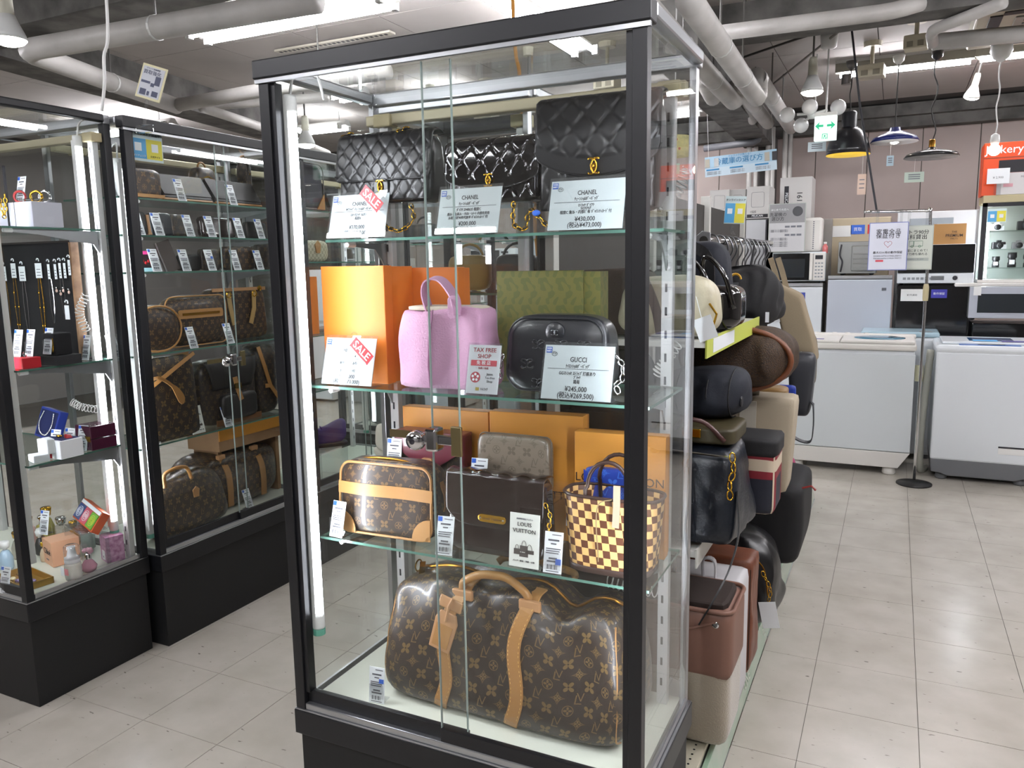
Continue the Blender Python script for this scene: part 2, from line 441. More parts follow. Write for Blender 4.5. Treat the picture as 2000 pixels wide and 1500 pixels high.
wb = ST('wall_back', G().box(-7, 4.5, WY+.012, WY+.12, 0, CZ), fl_m)
wx = U(1798, 350, 'y', WY).x; wp = (U(1911, 350, 'y', WY).x-U(1693, 350, 'y', WY).x)/2
wpn = G().box(-wp/2+.004, wp/2-.004, 0, .012, 0, CZ-.03).o('wall_panel', wall_m, wb)
for i in range(-14, 5):
    t = wpn if i == -14 else wpn.copy()
    if i != -14: COL.objects.link(t); t.parent = wb
    t.location = (wx+wp*(i+.5), WY, 0)
ST('wall_left', G().box(-7.1, -7, -4, WY, 0, CZ), wallg_m)
ST('wall_right', G().box(4.5, 4.6, -4, WY, 0, CZ), wallg_m)
ST('wall_front', G().box(-7, 4.5, -4.1, -4, 0, CZ), wallg_m)
ST('ceiling_beam', G().box(-7, 4.5, 6.66, WY, 2.51, CZ), conc_m); ST('ceiling_beam', G().box(-7, 4.5, 6.58, 6.66, 2.60, CZ), conc_m)
ST('ceiling_beam', G().box(.25, 4.5, 3.12, 3.3, 2.53, CZ), conc_m)
ST('ceiling_beam', G().box(-7, -1.2, 1.2, 1.42, 2.52, CZ), conc_m)
def ybeam(x0, y0, x1, y1, w, z):
    v = Vector((x1-x0, y1-y0, 0)).normalized(); n = Vector((-v.y, v.x, 0))*w/2; p = [Vector((x0, y0, 0))-n, Vector((x1, y1, 0))-n, Vector((x1, y1, 0))+n, Vector((x0, y0, 0))+n]
    return G().add([(q.x, q.y, zz) for zz in (z, CZ) for q in p], [(3, 2, 1, 0), (4, 5, 6, 7)]+[(k, (k+1) % 4, (k+1) % 4+4, k+4) for k in range(4)])
ST('ceiling_beam', ybeam(-3.0, .4, -3.75, 4.2, .26, 2.5), conc_m)
ST('ceiling_beam', ybeam(.12, 2.9, .0, 6.58, .26, 2.42), conc_m)
ST('trim_1', G().box(-.05, .14, 6.62, 6.8, 0, 2.51), mat('pillar_grey', '#5e5a58', .8))

# ---------------------------------------------------------------- ceiling fittings and pipes
FIXW = mat('fitting_white', '#cfcfcd', .4)
def twin(x, y, z, L, along, label, ends=True, cat='light'):
    t = T('fluorescent_fitting', label, cat, (x, y, z), 0 if along == 'x' else PI/2, 'twin tube ceiling fittings')
    G().prism([(-.055, 0), (-.02, .05), (.02, .05), (.055, 0), (.03, .006), (-.03, .006)], -L/2-.04, L/2+.04).o('housing', FIXW, t, rot=(0, 0, PI/2))
    for s_ in (-1, 1):
        G().tube([(-L/2, s_*.062, -.012), (L/2, s_*.062, -.012)], .0145, 10).o('tube', CTUBE, t, smooth=True)
        for e in (-1, 1): G().box(e*(L/2+.002)-.014, e*(L/2+.002)+.014, s_*.062-.016, s_*.062+.016, -.03, .02).o('lamp_holder', FIXW, t)
    if z < CZ-.06:
        for e in (-.4, .4): G().tube([(e*L, 0, .05), (e*L, 0, CZ-z)], .004, 5).o('hanger_rod', SILVER, t)
    return t
a_, b_ = U(386.5, 75.6, 'z', 2.56), U(787.5, 17.2, 'z', 2.56)
twin((a_.x+b_.x)/2, (a_.y+b_.y)/2-.06, 2.57, 1.17, 'x', 'lit twin tube fitting hanging from the ceiling left of the tall black showcase')
twin(-.44, 2.52, 2.57, 1.2, 'y', 'lit twin tube fitting running away behind the top of the tall showcase')
twin(-1.92, 4.0, 2.57, .5, 'x', 'small lit twin tube fitting seen through the tall showcase above the patent quilted bag')
twin(-3.35, 4.4, 2.57, .45, 'x', 'far lit twin tube fitting seen above the first quilted bag')
twin(-2.42, 3.55, 2.6, .22, 'x', 'short lit tube fitting near the ceiling behind the first quilted bag')
for x, y, al, lb in ((1.3, -1.6, 'x', 'straight above the photographer'), (-1.1, -1.5, 'x', 'in front of the jewellery showcase'), (2.9, .6, 'y', 'beside the right wall, nearer one'), (2.9, 2.6, 'y', 'beside the right wall, farther one'), (-3.2, -.6, 'x', 'left of the jewellery showcase'), (.6, -3, 'x', 'behind the photographer'), (-5, 1.2, 'y', 'by the left wall'), (-4.9, 3.6, 'x', 'in the far left corner'), (1.9, .9, 'x', 'over the aisle right of the tall showcase'), (3.1, 5.2, 'y', 'added to light the back wall, in the far right corner'), (-.9, 5.3, 'x', 'added to light the back wall, behind the largest quilted bag')):  # last two fittings are out of sight, added to brighten the back wall
    twin(x, y, 2.57, 1.2, al, 'lit twin tube ceiling fitting '+lb)
def rowlight(u0, v0, u1, v1, label, z=2.6):
    a, b = U(u0, v0, 'z', z), U(u1, v1, 'z', z); L = (b-a).length
    t = T('strip_light', label, 'light', ((a.x+b.x)/2, (a.y+b.y)/2, z), 0, 'single strip lights over the appliances')
    G().box(-L/2-.03, L/2+.03, -.03, .03, .018, .075).o('housing', mat('housing_olive', '#77746a', .6), t)
    G().tube([(-L/2, 0, 0), (L/2, 0, 0)], .0145, 10).o('tube', CTUBE, t, smooth=True)
    G().box(-L/2-.03, L/2+.03, -.02, .02, .075, CZ-z).o('backing_bar', FIXW, t)
    return t
rowlight(1641, 149, 1896, 120, 'long lit strip light above the black and blue pendant lamps')
rowlight(1914, 118, 2060, 101, 'lit strip light at the right above the bare bulb pendant')
rowlight(1295, 192, 1372, 180, 'lit strip light seen through the side glass above the patterned drum lampshade')
PIPE = mat('pipe_lagging', '#bdbab6', .45, vary=(5, '#a9a6a2'))
def pipe(pts, r, label, n=14, m=None, clips=True):
    t = T('ceiling_pipe', label, 'pipe', tuple(pts[0]), 0, 'lagged pipes under the ceiling')
    P = [Vector(p)-Vector(pts[0]) for p in pts]; q = [P[0]]
    for i in range(1, len(P)-1):
        a = (P[i-1]-P[i]).normalized()*r*1.6; b = (P[i+1]-P[i]).normalized()*r*1.6
        q += [P[i]+a, P[i]+(a+b)*.3, P[i]+b]
    q.append(P[-1])
    G().tube(q, r, n).o('pipe_run', m or PIPE, t, smooth=True)
    for i in range(len(P)-1):
        L = (P[i+1]-P[i]).length
        for k in range(1, int(L/.9)+1):
            c = P[i].lerp(P[i+1], k/(int(L/.9)+1)); d = (P[i+1]-P[i]).normalized()
            if abs(d.z) > .3: continue
            G().tube([c-d*.006, c+d*.006], r*1.05, n).o('band', FIXW, t, smooth=False)
            if clips: G().tube([c+Vector((0, 0, r*.9)), Vector((c.x, c.y, CZ-pts[0][2]))], .005, 5).o('hanger_rod', mat('rod_grey', '#5d5b58', .6), t)
    return t
Z = 2.4
def zp(u, v, z=Z): q = U(u, v, 'z', z); return (q.x, q.y, q.z)
pipe([zp(620, 0), zp(45, 99), zp(345, 207)], .05, 'thick white pipe that bends back above the left showcases')
pipe([zp(350, 205, 2.39), zp(500, 178), zp(760, 140)], .04, 'white pipe with a collar joining the bent pipe above the left showcases')
pipe([zp(395, 210, 2.36), zp(510, 248, 2.36), zp(640, 300, 2.36)], .03, 'thinner white pipe running back behind the left showcases')
pipe([zp(640, 190, 2.45), zp(400, 207, 2.45)], .03, 'thin white pipe crossing behind the clip-on sign')
pipe([zp(1345, 0, 2.3), zp(1482, 196, 2.3), (U(1482, 196, 'z', 2.3).x, U(1482, 196, 'z', 2.3).y, 2.42), zp(1480, 150, 2.42), zp(1545, 250, 2.42)], .05, 'nearest thick white pipe right of the tall showcase, with an upward step at its end')
pipe([zp(1250, 0, 2.34), zp(1436, 203, 2.34), (U(1436, 203, 'z', 2.34).x, U(1436, 203, 'z', 2.34).y, 2.44), zp(1440, 165, 2.44), zp(1500, 240, 2.44)], .05, 'second thick white pipe beside the top right corner of the tall showcase')
pipe([zp(1372, 150, 2.35), zp(1395, 195, 2.35), (U(1395, 195, 'z', 2.35).x, U(1395, 195, 'z', 2.35).y, 2.5)], .05, 'short bent white pipe end peeping out behind the tall showcase corner')
pipe([zp(1440, 160, 2.5), zp(1470, 235, 2.44)], .035, 'thin white pipe between the two thick ones')
pipe([zp(1378, 68, 2.46), zp(1745, 22, 2.46), zp(1800, 5, 2.5)], .036, 'straight white pipe crossing the ceiling towards the air conditioner')
pipe([zp(1822, 82, 2.5), zp(2060, 60, 2.5)], .042, 'white pipe leading into the ceiling air conditioner')
pipe([zp(1822, 85, 2.47), zp(1818, 60, 2.5), zp(1960, 5, 2.5)], .028, 'wrapped white hose bending up beside the emergency box')
for i, (u, z0, r) in enumerate(((1463, 1.6, .022), (1476, 1.6, .018), (1500, 1.5, .022), (1509, 1.5, .018), (1533, 1.4, .022), (1543, 1.4, .018))):
    q = U(u, 300, 'y', 6.5)
    pipe([(q.x, 6.5, 2.58), (q.x+.01, 6.5, z0)], r*1.1, ('slim pipe dropping down the back wall behind the blue hanging banner', 'slim pipe dropping down the wall beside the tall upright carton')[i > 1]+(', nearest the corner', ', second of a pair', ', first of the middle pair', ', second of the middle pair', ', left of the last pair', ', right of the last pair')[i], 8)
pipe([(U(1375, 290, 'y', 6.0).x, 6.0, U(1375, 290, 'y', 6.0).z), (U(1483, 276, 'y', 6.0).x, 6.0, U(1483, 276, 'y', 6.0).z), (U(1483, 276, 'y', 6.0).x, 6.0, 2.6)], .03, 'dark grey drain pipe with an elbow above the hanging banner', m=mat('drain_grey', '#55565a', .5))
cond = T('ceiling_conduit', 'thin dark cable crossing the ceiling diagonally to the long strip light', 'cable')
G().tube([zp(1404, 128, 2.66), zp(1560, 75, 2.66), zp(1685, 37, 2.66)], .007, 6).o('conduit', mat('conduit_dark', '#3c3a38', .6), cond)
G().tube([zp(1500, 172, 2.67), zp(1680, 28, 2.67)], .008, 6).o('conduit', mat('conduit_grey', '#77736e', .6), cond)
# ceiling air conditioner cassette at the top right
ac = T('air_conditioner', 'ceiling air conditioner panel with louvred slots at the top right', 'air conditioner', (1.95, 3.95, 2.6))
G().box(-.42, .42, -.42, .42, 0, .1).o('casing', mat('ac_ivory', '#c2bba8', .5), ac, bev=.01)
G().box(-.24, .24, -.24, .24, -.008, 0).o('intake_grille', mat('ac_grille', '#98938a', .5), ac, bev=.004)
for k in range(4):
    G().box(-.36+.0, -.30, -.3, .3, -.006, 0).o('louvre', INK, ac, rot=(0, 0, k*PI/2), bev=.002)
for k in range(6):
    G().box(-.2, .2, -.2+.07*k, -.18+.07*k, -.013, -.008).o('slot', mat('ac_slot', '#59564f', .6), ac)
v_ = T('ceiling_vent_strip', 'pale slotted vent strip on the ceiling just above the showcase top', 'vent', tuple(U(650, 85, 'z', 2.68)))
a_ = U(540, 108, 'z', 2.69); b_ = U(757, 70, 'z', 2.69); L = (b_-a_).length
G().box(-L/2, L/2, -.03, .03, 0, .012).o('plate', mat('vent_cream', '#bdb8aa', .5), v_)
g = G()
for k in range(24): g.box(-L/2+.02+k*(L-.04)/24, -L/2+.02+k*(L-.04)/24+.018, -.012, .012, -.001, 0)
g.o('slots', INK, v_)['kind'] = 'stuff'
def embox(u, v, z, label, w_=.075):
    q = U(u, v, 'z', z); t = T('emergency_box', label, 'ceiling unit', tuple(q), -.1, 'box-shaped units hanging under the ceiling')
    G().box(-w_, w_, -w_*.8, w_*.8, -.075, .0).o('casing', mat('unit_ivory', '#c9c2ad', .5), t, bev=.006)
    for s_ in (-1, 1): G().box(s_*w_*.45-w_*.26, s_*w_*.45+w_*.26, -w_*.8-.003, -w_*.8, -.065, -.035).o('grille', mat('unit_grille', '#8e8878', .6), t)
    G().tube([(0, 0, 0), (0, 0, CZ-z)], .012, 8).o('stem', mat('unit_ivory'), t)
    G().lathe([(.05, CZ-z-.03), (.055, CZ-z)], n=16).o('mount', mat('unit_ivory'), t)
    return t
embox(1703, 128, 2.56, 'ivory emergency light box in front of the long strip light')
embox(1790, 70, 2.6, 'ivory box where the wrapped hose meets the white pipe', .06)
embox(1186, 150, 2.5, 'ivory box on the ceiling above the largest quilted bag', .07)
embox(951, 225, 2.45, 'small ivory box on the ceiling above the patent quilted bag')
embox(1330, 170, 2.45, 'ivory box seen through the side glass above the drum lampshade', .07)

SHELLW = mat('spot_shell', '#c9cac8', .35)
def spot(u, v, z, label, tilt=(0, 0), k=1.0, rod=True):
    q = U(u, v, 'z', z); t = T('spot_lamp', label, 'lamp', tuple(q), 0, 'reflector bulbs in hanging holders', rot=(tilt[0], tilt[1], 0))
    G().lathe([(.018*k, .19*k), (.024*k, .17*k), (.027*k, .085*k), (.03*k, .08*k)], n=16).o('holder', mat('holder_grey', '#b5b3a4', .5), t, smooth=True)
    G().lathe([(.028*k, .09*k), (.04*k, .06*k), (.058*k, .02*k), (.062*k, 0)], n=20).o('reflector', SHELLW, t, smooth=True)
    G().lathe([(.061*k, .0), (.05*k, -.012*k), (.03*k, -.02*k), (0, -.022*k)], n=20).o('bulb_face', BULB, t, smooth=True)
    if rod:
        G().tube([(0, 0, .19*k), (0, 0, CZ-z)], .006, 6).o('hanger', mat('rod_grey'), t)
        G().lathe([(.03, CZ-z-.05), (.035, CZ-z)], n=12).o('ceiling_cap', mat('holder_grey'), t)
    return t
spot(18, 78, 2.25, 'lit reflector bulb at the upper left corner beside the bent white pipe')
spot(1586, 180, 2.32, 'lit reflector bulb hanging left of the green arrow sign')
spot(598, 283, 2.2, 'lit reflector bulb in front of the dark beam, left of the first quilted bag')
spot(1033, 240, 2.25, 'lit reflector bulb hanging beside the orange cable')
spot(843, 275, 2.3, 'glaring white bulb between the first and the patent quilted bags', k=.5)
spot(1897, 190, 2.42, 'tilted white spot lamp under the end of the long strip light', (.3, .2), .8)

def pend_cord(t, z0, z1, m, wig=0):
    p = [(math.sin(k*1.7)*wig, math.cos(k*2.3)*wig*.4, z0+(z1-z0)*k/8) for k in range(9)]
    G().tube(smooth_path(p, 3), .004, 6).o('cord', m, t)
def shade(name, label, u, v, Y, prof, m, inner, cordm, capm, lit=None, top=2.6, neck=None, wig=0):
    q = U(u, v, 'y', Y); t = T(name, label, 'lamp', tuple(q), 0, 'pendant lamps for sale')
    G().lathe(prof, n=32).o('lamp_shade', m, t, smooth=True)
    G().lathe([(max(r-.004, .001), z-.004) for r, z in prof], n=32).o('shade_lining', inner, t, smooth=True)
    zt = prof[0][1] if prof[0][1] > prof[-1][1] else prof[-1][1]
    if neck: G().lathe([(neck[0]*.8, zt+neck[1]), (neck[0], zt+neck[1]*.9), (neck[0], zt), (neck[0]*1.05, zt-.004)], n=20).o('neck', neck[2], t, smooth=True); zt += neck[1]
    pend_cord(t, zt-.01, top-q.z, cordm, wig)
    G().lathe([(.012, top-q.z-.05), (.03, top-q.z-.03), (.035, top-q.z), (.0, top-q.z)], n=16).o('canopy', capm, t, smooth=True)
    if lit: G().ball((0, 0, zt-.1 if zt > .14 else .02), lit, n=14).o('bulb', BULB, t, smooth=True)
    return t
Y = 4.3
dk = mat('dome_black', '#15151a', .3, coat=.3)
t = shade('pendant_lamp', 'large black dome pendant with yellow inside hanging above the appliances', 1656, 302, Y, [(.135, 0), (.13, .03), (.115, .09), (.085, .14), (.055, .165)], dk, mat('dome_yellow', '#d8b23a', .5, emit='#e8c040', est=.5), STRAPB, mat('cap_steel', '#6d6a68', .35, .6), .03, neck=(.045, .1, mat('neck_black', '#1a1b20', .4)), wig=.004)
t = shade('pendant_lamp', 'blue enamel pendant with white underside, lit, right of the black dome', 1747, 277, Y, [(.14, 0), (.125, .025), (.07, .05), (.035, .065), (.03, .085)], mat('enamel_blue', '#14226a', .3, coat=.25), mat('enamel_white', '#eceae8', .3), STRAPB, WHITEP, .035)
t = shade('pendant_lamp', 'flat black pendant with a brass neck and chain, unlit', 1819, 307, Y, [(.155, 0), (.14, .02), (.09, .035), (.03, .05), (.02, .06)], mat('enamel_black', '#19191c', .3, coat=.2), mat('inner_grey', '#8b8785', .4), STRAPB, dk, None, neck=(.018, .045, BRASS), wig=.015)
q = U(1942, 293, 'y', Y); t = T('pendant_lamp', 'bare bulb on a twisted white flex in front of the orange carton', 'lamp', tuple(q), 0, 'pendant lamps for sale')
G().ball((0, 0, 0), .034).o('bulb', mat('warm_bulb', '#fff0e0', .4, emit='#ffd9c0', est=9), t, smooth=True)
G().lathe([(.02, .03), (.026, .05), (.022, .085), (.008, .095)], n=16).o('holder', WHITEP, t, smooth=True)
pend_cord(t, .09, .52, WHITEP, .006)
G().lathe([(.012, .5), (.04, .52), (.06, .56), (.055, .6), (0, .6)], n=18).o('canopy', WHITEP, t, smooth=True)
q = U(1653, 165, 'y', Y)
G().lathe([(.03, 0), (.03, .06), (.0, .06)], n=16).o('ceiling_cup', mat('cap_steel'), None).location = q
bpy.data.objects['ceiling_cup']['label'] = 'small steel cup above the chain of the black dome pendant'; bpy.data.objects['ceiling_cup']['category'] = 'lamp fitting'
# swing tags below the pendants
for u, v0, v1, w_, c, lb in ((1684, 340, 380, .05, '#cdb4a4', 'long pinkish swing tag below the black dome pendant'), (1739, 304, 324, .04, '#a9bfcc', 'small pale blue tag below the blue pendant'), (1786, 336, 356, .11, '#b3c2b5', 'pale green tag hanging under the flat black pendant'), (1596, 277, 296, .11, '#c7d3da', 'pale tag with small print under the green arrow sign')):
    a = U(u, v0, 'y', Y); b = U(u, v1, 'y', Y); t = T('swing_tag', lb, 'tag', (a.x, Y, b.z), .1, 'tags on strings under the lamps')
    G().box(-w_/2, w_/2, -.0008, .0008, 0, a.z-b.z).o('card', mat('tag'+c, c, .5), t)
    G().tube([(0, 0, a.z-b.z), (0, 0, a.z-b.z+.13)], .001, 4).o('string', WHITEP, t)
    g = G()
    for k in range(3): g.box(-w_*.3, w_*.3, -.0012, -.0008, (a.z-b.z)*(.3+.2*k), (a.z-b.z)*(.3+.2*k)+.006)
    g.o('print', INKG, t)
# globe chandelier
q = U(1585, 222, 'y', 4.1); t = T('globe_chandelier', 'chandelier of four white glass globes on short arms beside the arrow sign', 'lamp', tuple(q))
GLOBE = mat('opal_globe', '#dcdcdc', .25, coat=.3)
for k, (dx, dy, dz) in enumerate(((-.14, -.03, .0), (-.07, .1, -.05), (.0, -.12, .02), (.15, .04, .03))):
    G().ball((dx, dy, dz), .047, n=18).o('globe', GLOBE, t, smooth=True)
    G().tube([(0.02, 0, 0), (dx*.6, dy*.6, dz*.6)], .008, 6).o('arm', WHITEP, t)
G().lathe([(.02, -.03), (.028, 0), (.02, .04)], n=14).o('hub', WHITEP, t, smooth=True)
G().tube([(.02, 0, .03), (.02, 0, .35)], .004, 6).o('cord', WHITEP, t)
# exit arrow sign
x0, x1, z0, z1 = R(1591, 227, 1634, 275, 4.0)
t = T('arrow_sign', 'lit white hanging sign with two green arrows and an exit symbol', 'sign', ((x0+x1)/2, 4.0, z0), -.04)
W_ = x1-x0; H_ = z1-z0
G().box(-W_/2, W_/2, -.02, .02, 0, H_).o('sign_box', mat('lit_panel', '#f4fffb', .4, emit='#eafff8', est=.6), t, bev=.003)
G().box(-W_/2, W_/2, -.022, .022, H_, H_+.02).o('top_rail', FIXW, t)
gr = mat('sign_green', '#18a878', .5, emit='#12a070', est=.45)
for s_ in (-1, 1):
    g = G(); zc = H_*.6
    g.box(min(s_*.010, s_*.042), max(s_*.010, s_*.042), -.0235, -.0205, zc-.007, zc+.007)
    g.add([(s_*.058, -.0236, zc), (s_*.03, -.0236, zc+.026), (s_*.038, -.0236, zc), (s_*.03, -.0236, zc-.026)], [(0, 1, 2, 3) if s_ < 0 else (3, 2, 1, 0)])
    g.o('arrow', gr, t)
g = G()
for b in ((-.016, -.012, .008, .04), (.012, .016, .008, .04), (-.016, .016, .036, .04), (-.005, .004, .02, .032), (-.008, -.003, .008, .02), (.003, .009, .008, .018)): g.box(b[0], b[1], -.0225, -.0205, b[2], b[3])
g.o('exit_symbol', gr, t)
G().tube([(0, 0, H_+.02), (0, 0, CZ-z0)], .006, 8).o('hanger', FIXW, t)
G().lathe([(.03, CZ-z0-.08), (.045, CZ-z0-.07), (.05, CZ-z0)], n=16).o('ceiling_cup', FIXW, t, smooth=True)
# patterned drum shade seen through the side glass
x0, x1, z0, z1 = R(1289, 267, 1346, 306, 2.2)
t = T('drum_lamp', 'lit drum lampshade with small flower print on a thin cord', 'lamp', ((x0+x1)/2, 2.2, z0), 0, 'pendant lamps for sale')
r_ = (x1-x0)/2
G().lathe([(r_, 0), (r_, z1-z0)], n=30).o('lamp_shade', mat('drum_cloth', '#cfc28a', .8, vary=(45, '#8d9470'), emit='#c9b870', est=.25), t, smooth=True)
bpy.data.objects['lamp_shade'].name
G().lathe([(r_-.003, .006), (0, .004)], n=24).o('diffuser', BULB, t)
for k, (a, z) in enumerate(((-1.9, .5), (-1.2, .75), (-1.0, .3), (-1.6, .25), (-2.3, .7))):
    G().ball(((r_+.001)*math.cos(a), (r_+.001)*math.sin(a), (z1-z0)*z), .006, 1, .3, 1, 8).o('printed_flower', mat('flower_red', '#c05a3a', .7), t)
G().tube([(0, 0, z1-z0), (0, 0, CZ-z0)], .003, 6).o('cord', FIXW, t)
G().lathe([(.008, z1-z0-.02), (.01, z1-z0+.04)], n=10).o('holder', BRASS, t)
G().box(-.03, .025, -.001, .001, -.075, -.03).o('swing_tag', mat('tag_mint', '#9fd8c8', .5), t)
# hanging cables
t = T('power_cable', 'orange cable hanging from the ceiling behind the quilted bags', 'cable', (0, 0, 0))
cp = [U(1000, 0, 'y', 1.0), U(1004, 60, 'y', 1.0), U(1014, 140, 'y', 1.0), U(1022, 240, 'y', 1.0), U(1040, 380, 'y', 1.0), U(1050, 500, 'y', 1.0), U(1057, 530, 'y', 1.0), U(1060, 700, 'y', 1.0), U(1056, 830, 'y', 1.0)]
cp[0] = Vector((cp[0].x-.01, 1.0, CZ)); G().tube(smooth_path(cp, 5), .006, 8).o('cable', mat('cable_orange', '#c0801f', .5), t, smooth=True)
t = T('hanging_cable', 'white cord dropping from the ceiling to the top of the left showcase', 'cable', (0, 0, 0))
cp = [U(210, -30, 'y', .55), U(210, 40, 'y', .55), U(203, 110, 'y', .55), U(204, 160, 'y', .55), U(199, 217, 'y', .55)]
cp[0].z = CZ; G().tube(smooth_path(cp, 6), .005, 8).o('cable', WHITEP, t, smooth=True)
t = T('hanging_cable', 'black cord slanting down from the ceiling to the hanging poster rail', 'cable', (0, 0, 0))
cp = [U(1663, 52, 'y', 3.6), U(1680, 210, 'y', 3.6), U(1712, 410, 'y', 3.6)]
G().tube(cp, .006, 6).o('cable', INK, t)
# ---------------------------------------------------------------- glass showcases
def showcase(label, loc, rz, W, D, H, b, shelves, ups=(.06, -.045), back_glass=True, doors=True, lamp=None, lock=True, rm=None, toprail=True, upy=None, tm=None):
    t = T('glass_showcase', label, 'showcase', loc, rz)
    p = .026
    g = G().box(.006, W-.006, .006, D-.006, 0, b-.062)
    g.o('base_cabinet', BASEBK, t, bev=.001)
    G().box(-.004, W+.004, -.004, D+.004, b-.06, b).o('base_rim', BLACK, t, bev=.002)
    G().box(-.002, W+.002, -.002, D+.002, b, b+.003).o('rim_edge', SILVER, t)
    G().box(.02, W-.02, .03, D-.015, b+.003, b+.014).o('deck_board', DECK, t)
    for x in (0, W-p):
        G().box(x, x+p, 0, p, b+.003, H-.04).o('post', BLACK, t, bev=.0015)
        G().box(x+.006, x+p-.006+(.012 if rm else 0), D-.026, D, b+.003, H-.03).o('rear_post', rm or SILVER, t, bev=.0015)
    G().box(-.008, W+.008, -.008, .03, H-.038, H).o('top_rail_front', BLACK, t, bev=.003)
    G().box(-.006, W+.006, -.004, .004, H-.046, H-.038).o('top_trim', SILVER, t)
    G().box(.0, W, D-.02, D+.006, H-.03, H).o('top_rail_rear', SILVER, t, bev=.003)
    for x in (-.008, W-.018): G().box(x, x+.026, .03, D-.02, H-.026, H).o('top_rail_side', rm or SILVER, t, bev=.005)
    for x in (.004, W-.01):
        G().box(x, x+.006, .03, D-.02, b+.006, b+.02).o('bottom_channel', SILVER, t)
    G().box(p, W-p, .002, .03, b+.003, b+.018).o('sliding_track', SILVER, t, bev=.002)
    pz = (b+.012, H-.03)
    for x in (.006, W-.011): G().box(x, x+.005, p, D-.02, pz[0], pz[1]).o('side_glass', (GLASS), t)
    if back_glass: G().box(p, W-p, D-.012, D-.007, pz[0], pz[1]).o('back_glass', GLASS, t)
    G().box(.02, W-.02, .03, D-.02, H-.014, H-.009).o('top_glass', GLASS, t)
    if doors:
        for k, (x0, x1, y) in enumerate(((p, W/2+.035, .018), (W/2-.025, W-p, .008))):
            g = G(); g.box(x0, x1, y, y+.005, b+.045, H-.046)
            g.o('door_glass', GLASS, t)
            for x in ((x1-.0025,) if k == 0 else (x0,)): G().box(x, x+.0018, y-.0003, y+.0053, b+.045, H-.046).o('glass_edge', mat('edge_grey', '#9aa8a4', .2), t)
            G().box(x0, x1, y-.004, y+.009, b+.012, b+.047).o('door_rail', BLACK, t, bev=.001)
        for x in (p, W-p-.012): G().box(x, x+.012, .006, .028, b+.045, H-.046).o('door_stile', BLACK, t)
    uy = upy or D-.055
    for i, x in enumerate((ups[0], W+ups[1]-.02)):
        u_ = G().box(x, x+.024, uy, uy+.02, b+.014, H-.07).o('shelf_upright', SILVERW, t, bev=.001)
        g = G(); z = b+.06
        while z < H-.1: g.box(x+.008, x+.013, uy-.0006, uy, z, z+.018); z += .05
        g.o('slots', INK, u_)['kind'] = 'stuff'
        G().box(x-.012, x+.036, uy-.01, uy+.03, H-.09, H-.06).o('upright_clamp', CREAM, t, bev=.003)
    if toprail: G().box(.02, W-.02, uy, uy+.028, H-.085, H-.06).o('cross_rail', mat('rail_ivory', '#b5ad92', .35, .3), t, bev=.003)
    for k, (z, y0, y1) in enumerate(shelves):
        g = G().box(.014, W-.016, y0, y1, z-.006, z)
        s_ = G().add(g.v, g.f[:4]+[]).o('x', EDGEG, None)
        bpy.data.objects.remove(s_)
        me = G(); me.add(g.v, [g.f[4], g.f[5]], 0); me.add(g.v, g.f[:4], 1)
        sh = me.o('glass_shelf', (SHELFG, EDGEG), t)
        for x in (ups[0]+.004, W+ups[1]-.012):
            G().add([(xx, yy, zz) for xx in (x, x+.004) for yy, zz in ((y0+.03, z-.007), (uy+.002, z-.007), (uy+.002, z-.085), (uy-.02, z-.05), (y0+.12, z-.022), (y0+.03, z-.016))],
                    [(0, 1, 2, 3, 4, 5), (11, 10, 9, 8, 7, 6)]+[(i, i+6, (i+1) % 6+6, (i+1) % 6) for i in range(6)]).o('shelf_bracket', SILVER, sh)
            G().tube([(x+.002, y0+.012, z-.012), (x+.002, y0+.04, z-.012)], .006, 8).o('bracket_tip', WHITEP, sh)
    if lamp:
        lx, ly, z0, z1 = lamp
        l = G().tube([(lx, ly, z0), (lx, ly, z1)], .0125, 14).o('tube_lamp', tm or TUBE2, t, smooth=True)
        G().box(lx-.013, lx+.004, ly-.014, ly+.014, z0-.02, z1+.02).o('lamp_backing', WHITEP, l)
        for z in (z0-.035, z1): G().lathe([(.0135, z), (.0145, z+.004), (.0145, z+.03), (.0135, z+.035)], (lx, ly, 0), 14).o('lamp_cap', WHITEP, l, smooth=True)
        G().lathe([(.015, z0-.05), (.015, z0-.035)], (lx, ly, 0), 14).o('cap_ring', mat('cap_green', '#58a892', .5), l)
        cpts = [(lx, ly, z1+.03), (lx+.01, ly+.01, z1+.08), (lx+.03, ly+.05, z1+.09), (lx+.02, ly+.09, z1+.04)]
        if z1+.09 < H: G().tube(smooth_path(cpts, 6), .003, 6).o('lamp_wire', WHITEP, l, smooth=True)
    if lock:
        zl = 1.03 if H < 1.85 else 1.02; xc = W/2+.0
        lk = G().box(xc-.05, xc+.03, -.006, .008, zl-.009, zl+.009).o('door_lock', CHROME, t, bev=.002)
        G().lathe([(.0, -.02), (.016, -.018), (.021, -.008), (.021, .0)], (xc-.055, 0, zl-.004), 20, axis='y').o('lock_barrel', CHROME, lk, smooth=True)
        G().lathe([(.0, -.0215), (.006, -.021), (.006, -.018)], (xc-.055, 0, zl-.004), 12, axis='y').o('key_hole', INK, lk)
        G().box(xc-.03, xc-.002, -.014, .02, zl-.024, zl+.024).o('lock_clamp', CHROME, lk, bev=.006)
        G().box(xc-.13, xc-.06, .012, .014, zl-.006, zl+.01).o('ratchet_bar', mat('ratchet', '#8a7d5a', .3, .8), lk)
        G().box(xc+.026, xc+.05, -.006, .002, zl-.03, zl+.03).o('lock_plate', mat('ratchet'), lk, bev=.002)
    return t
SB = .350
S1, S2, S3, SD = 1.437, 1.107, .742, .364
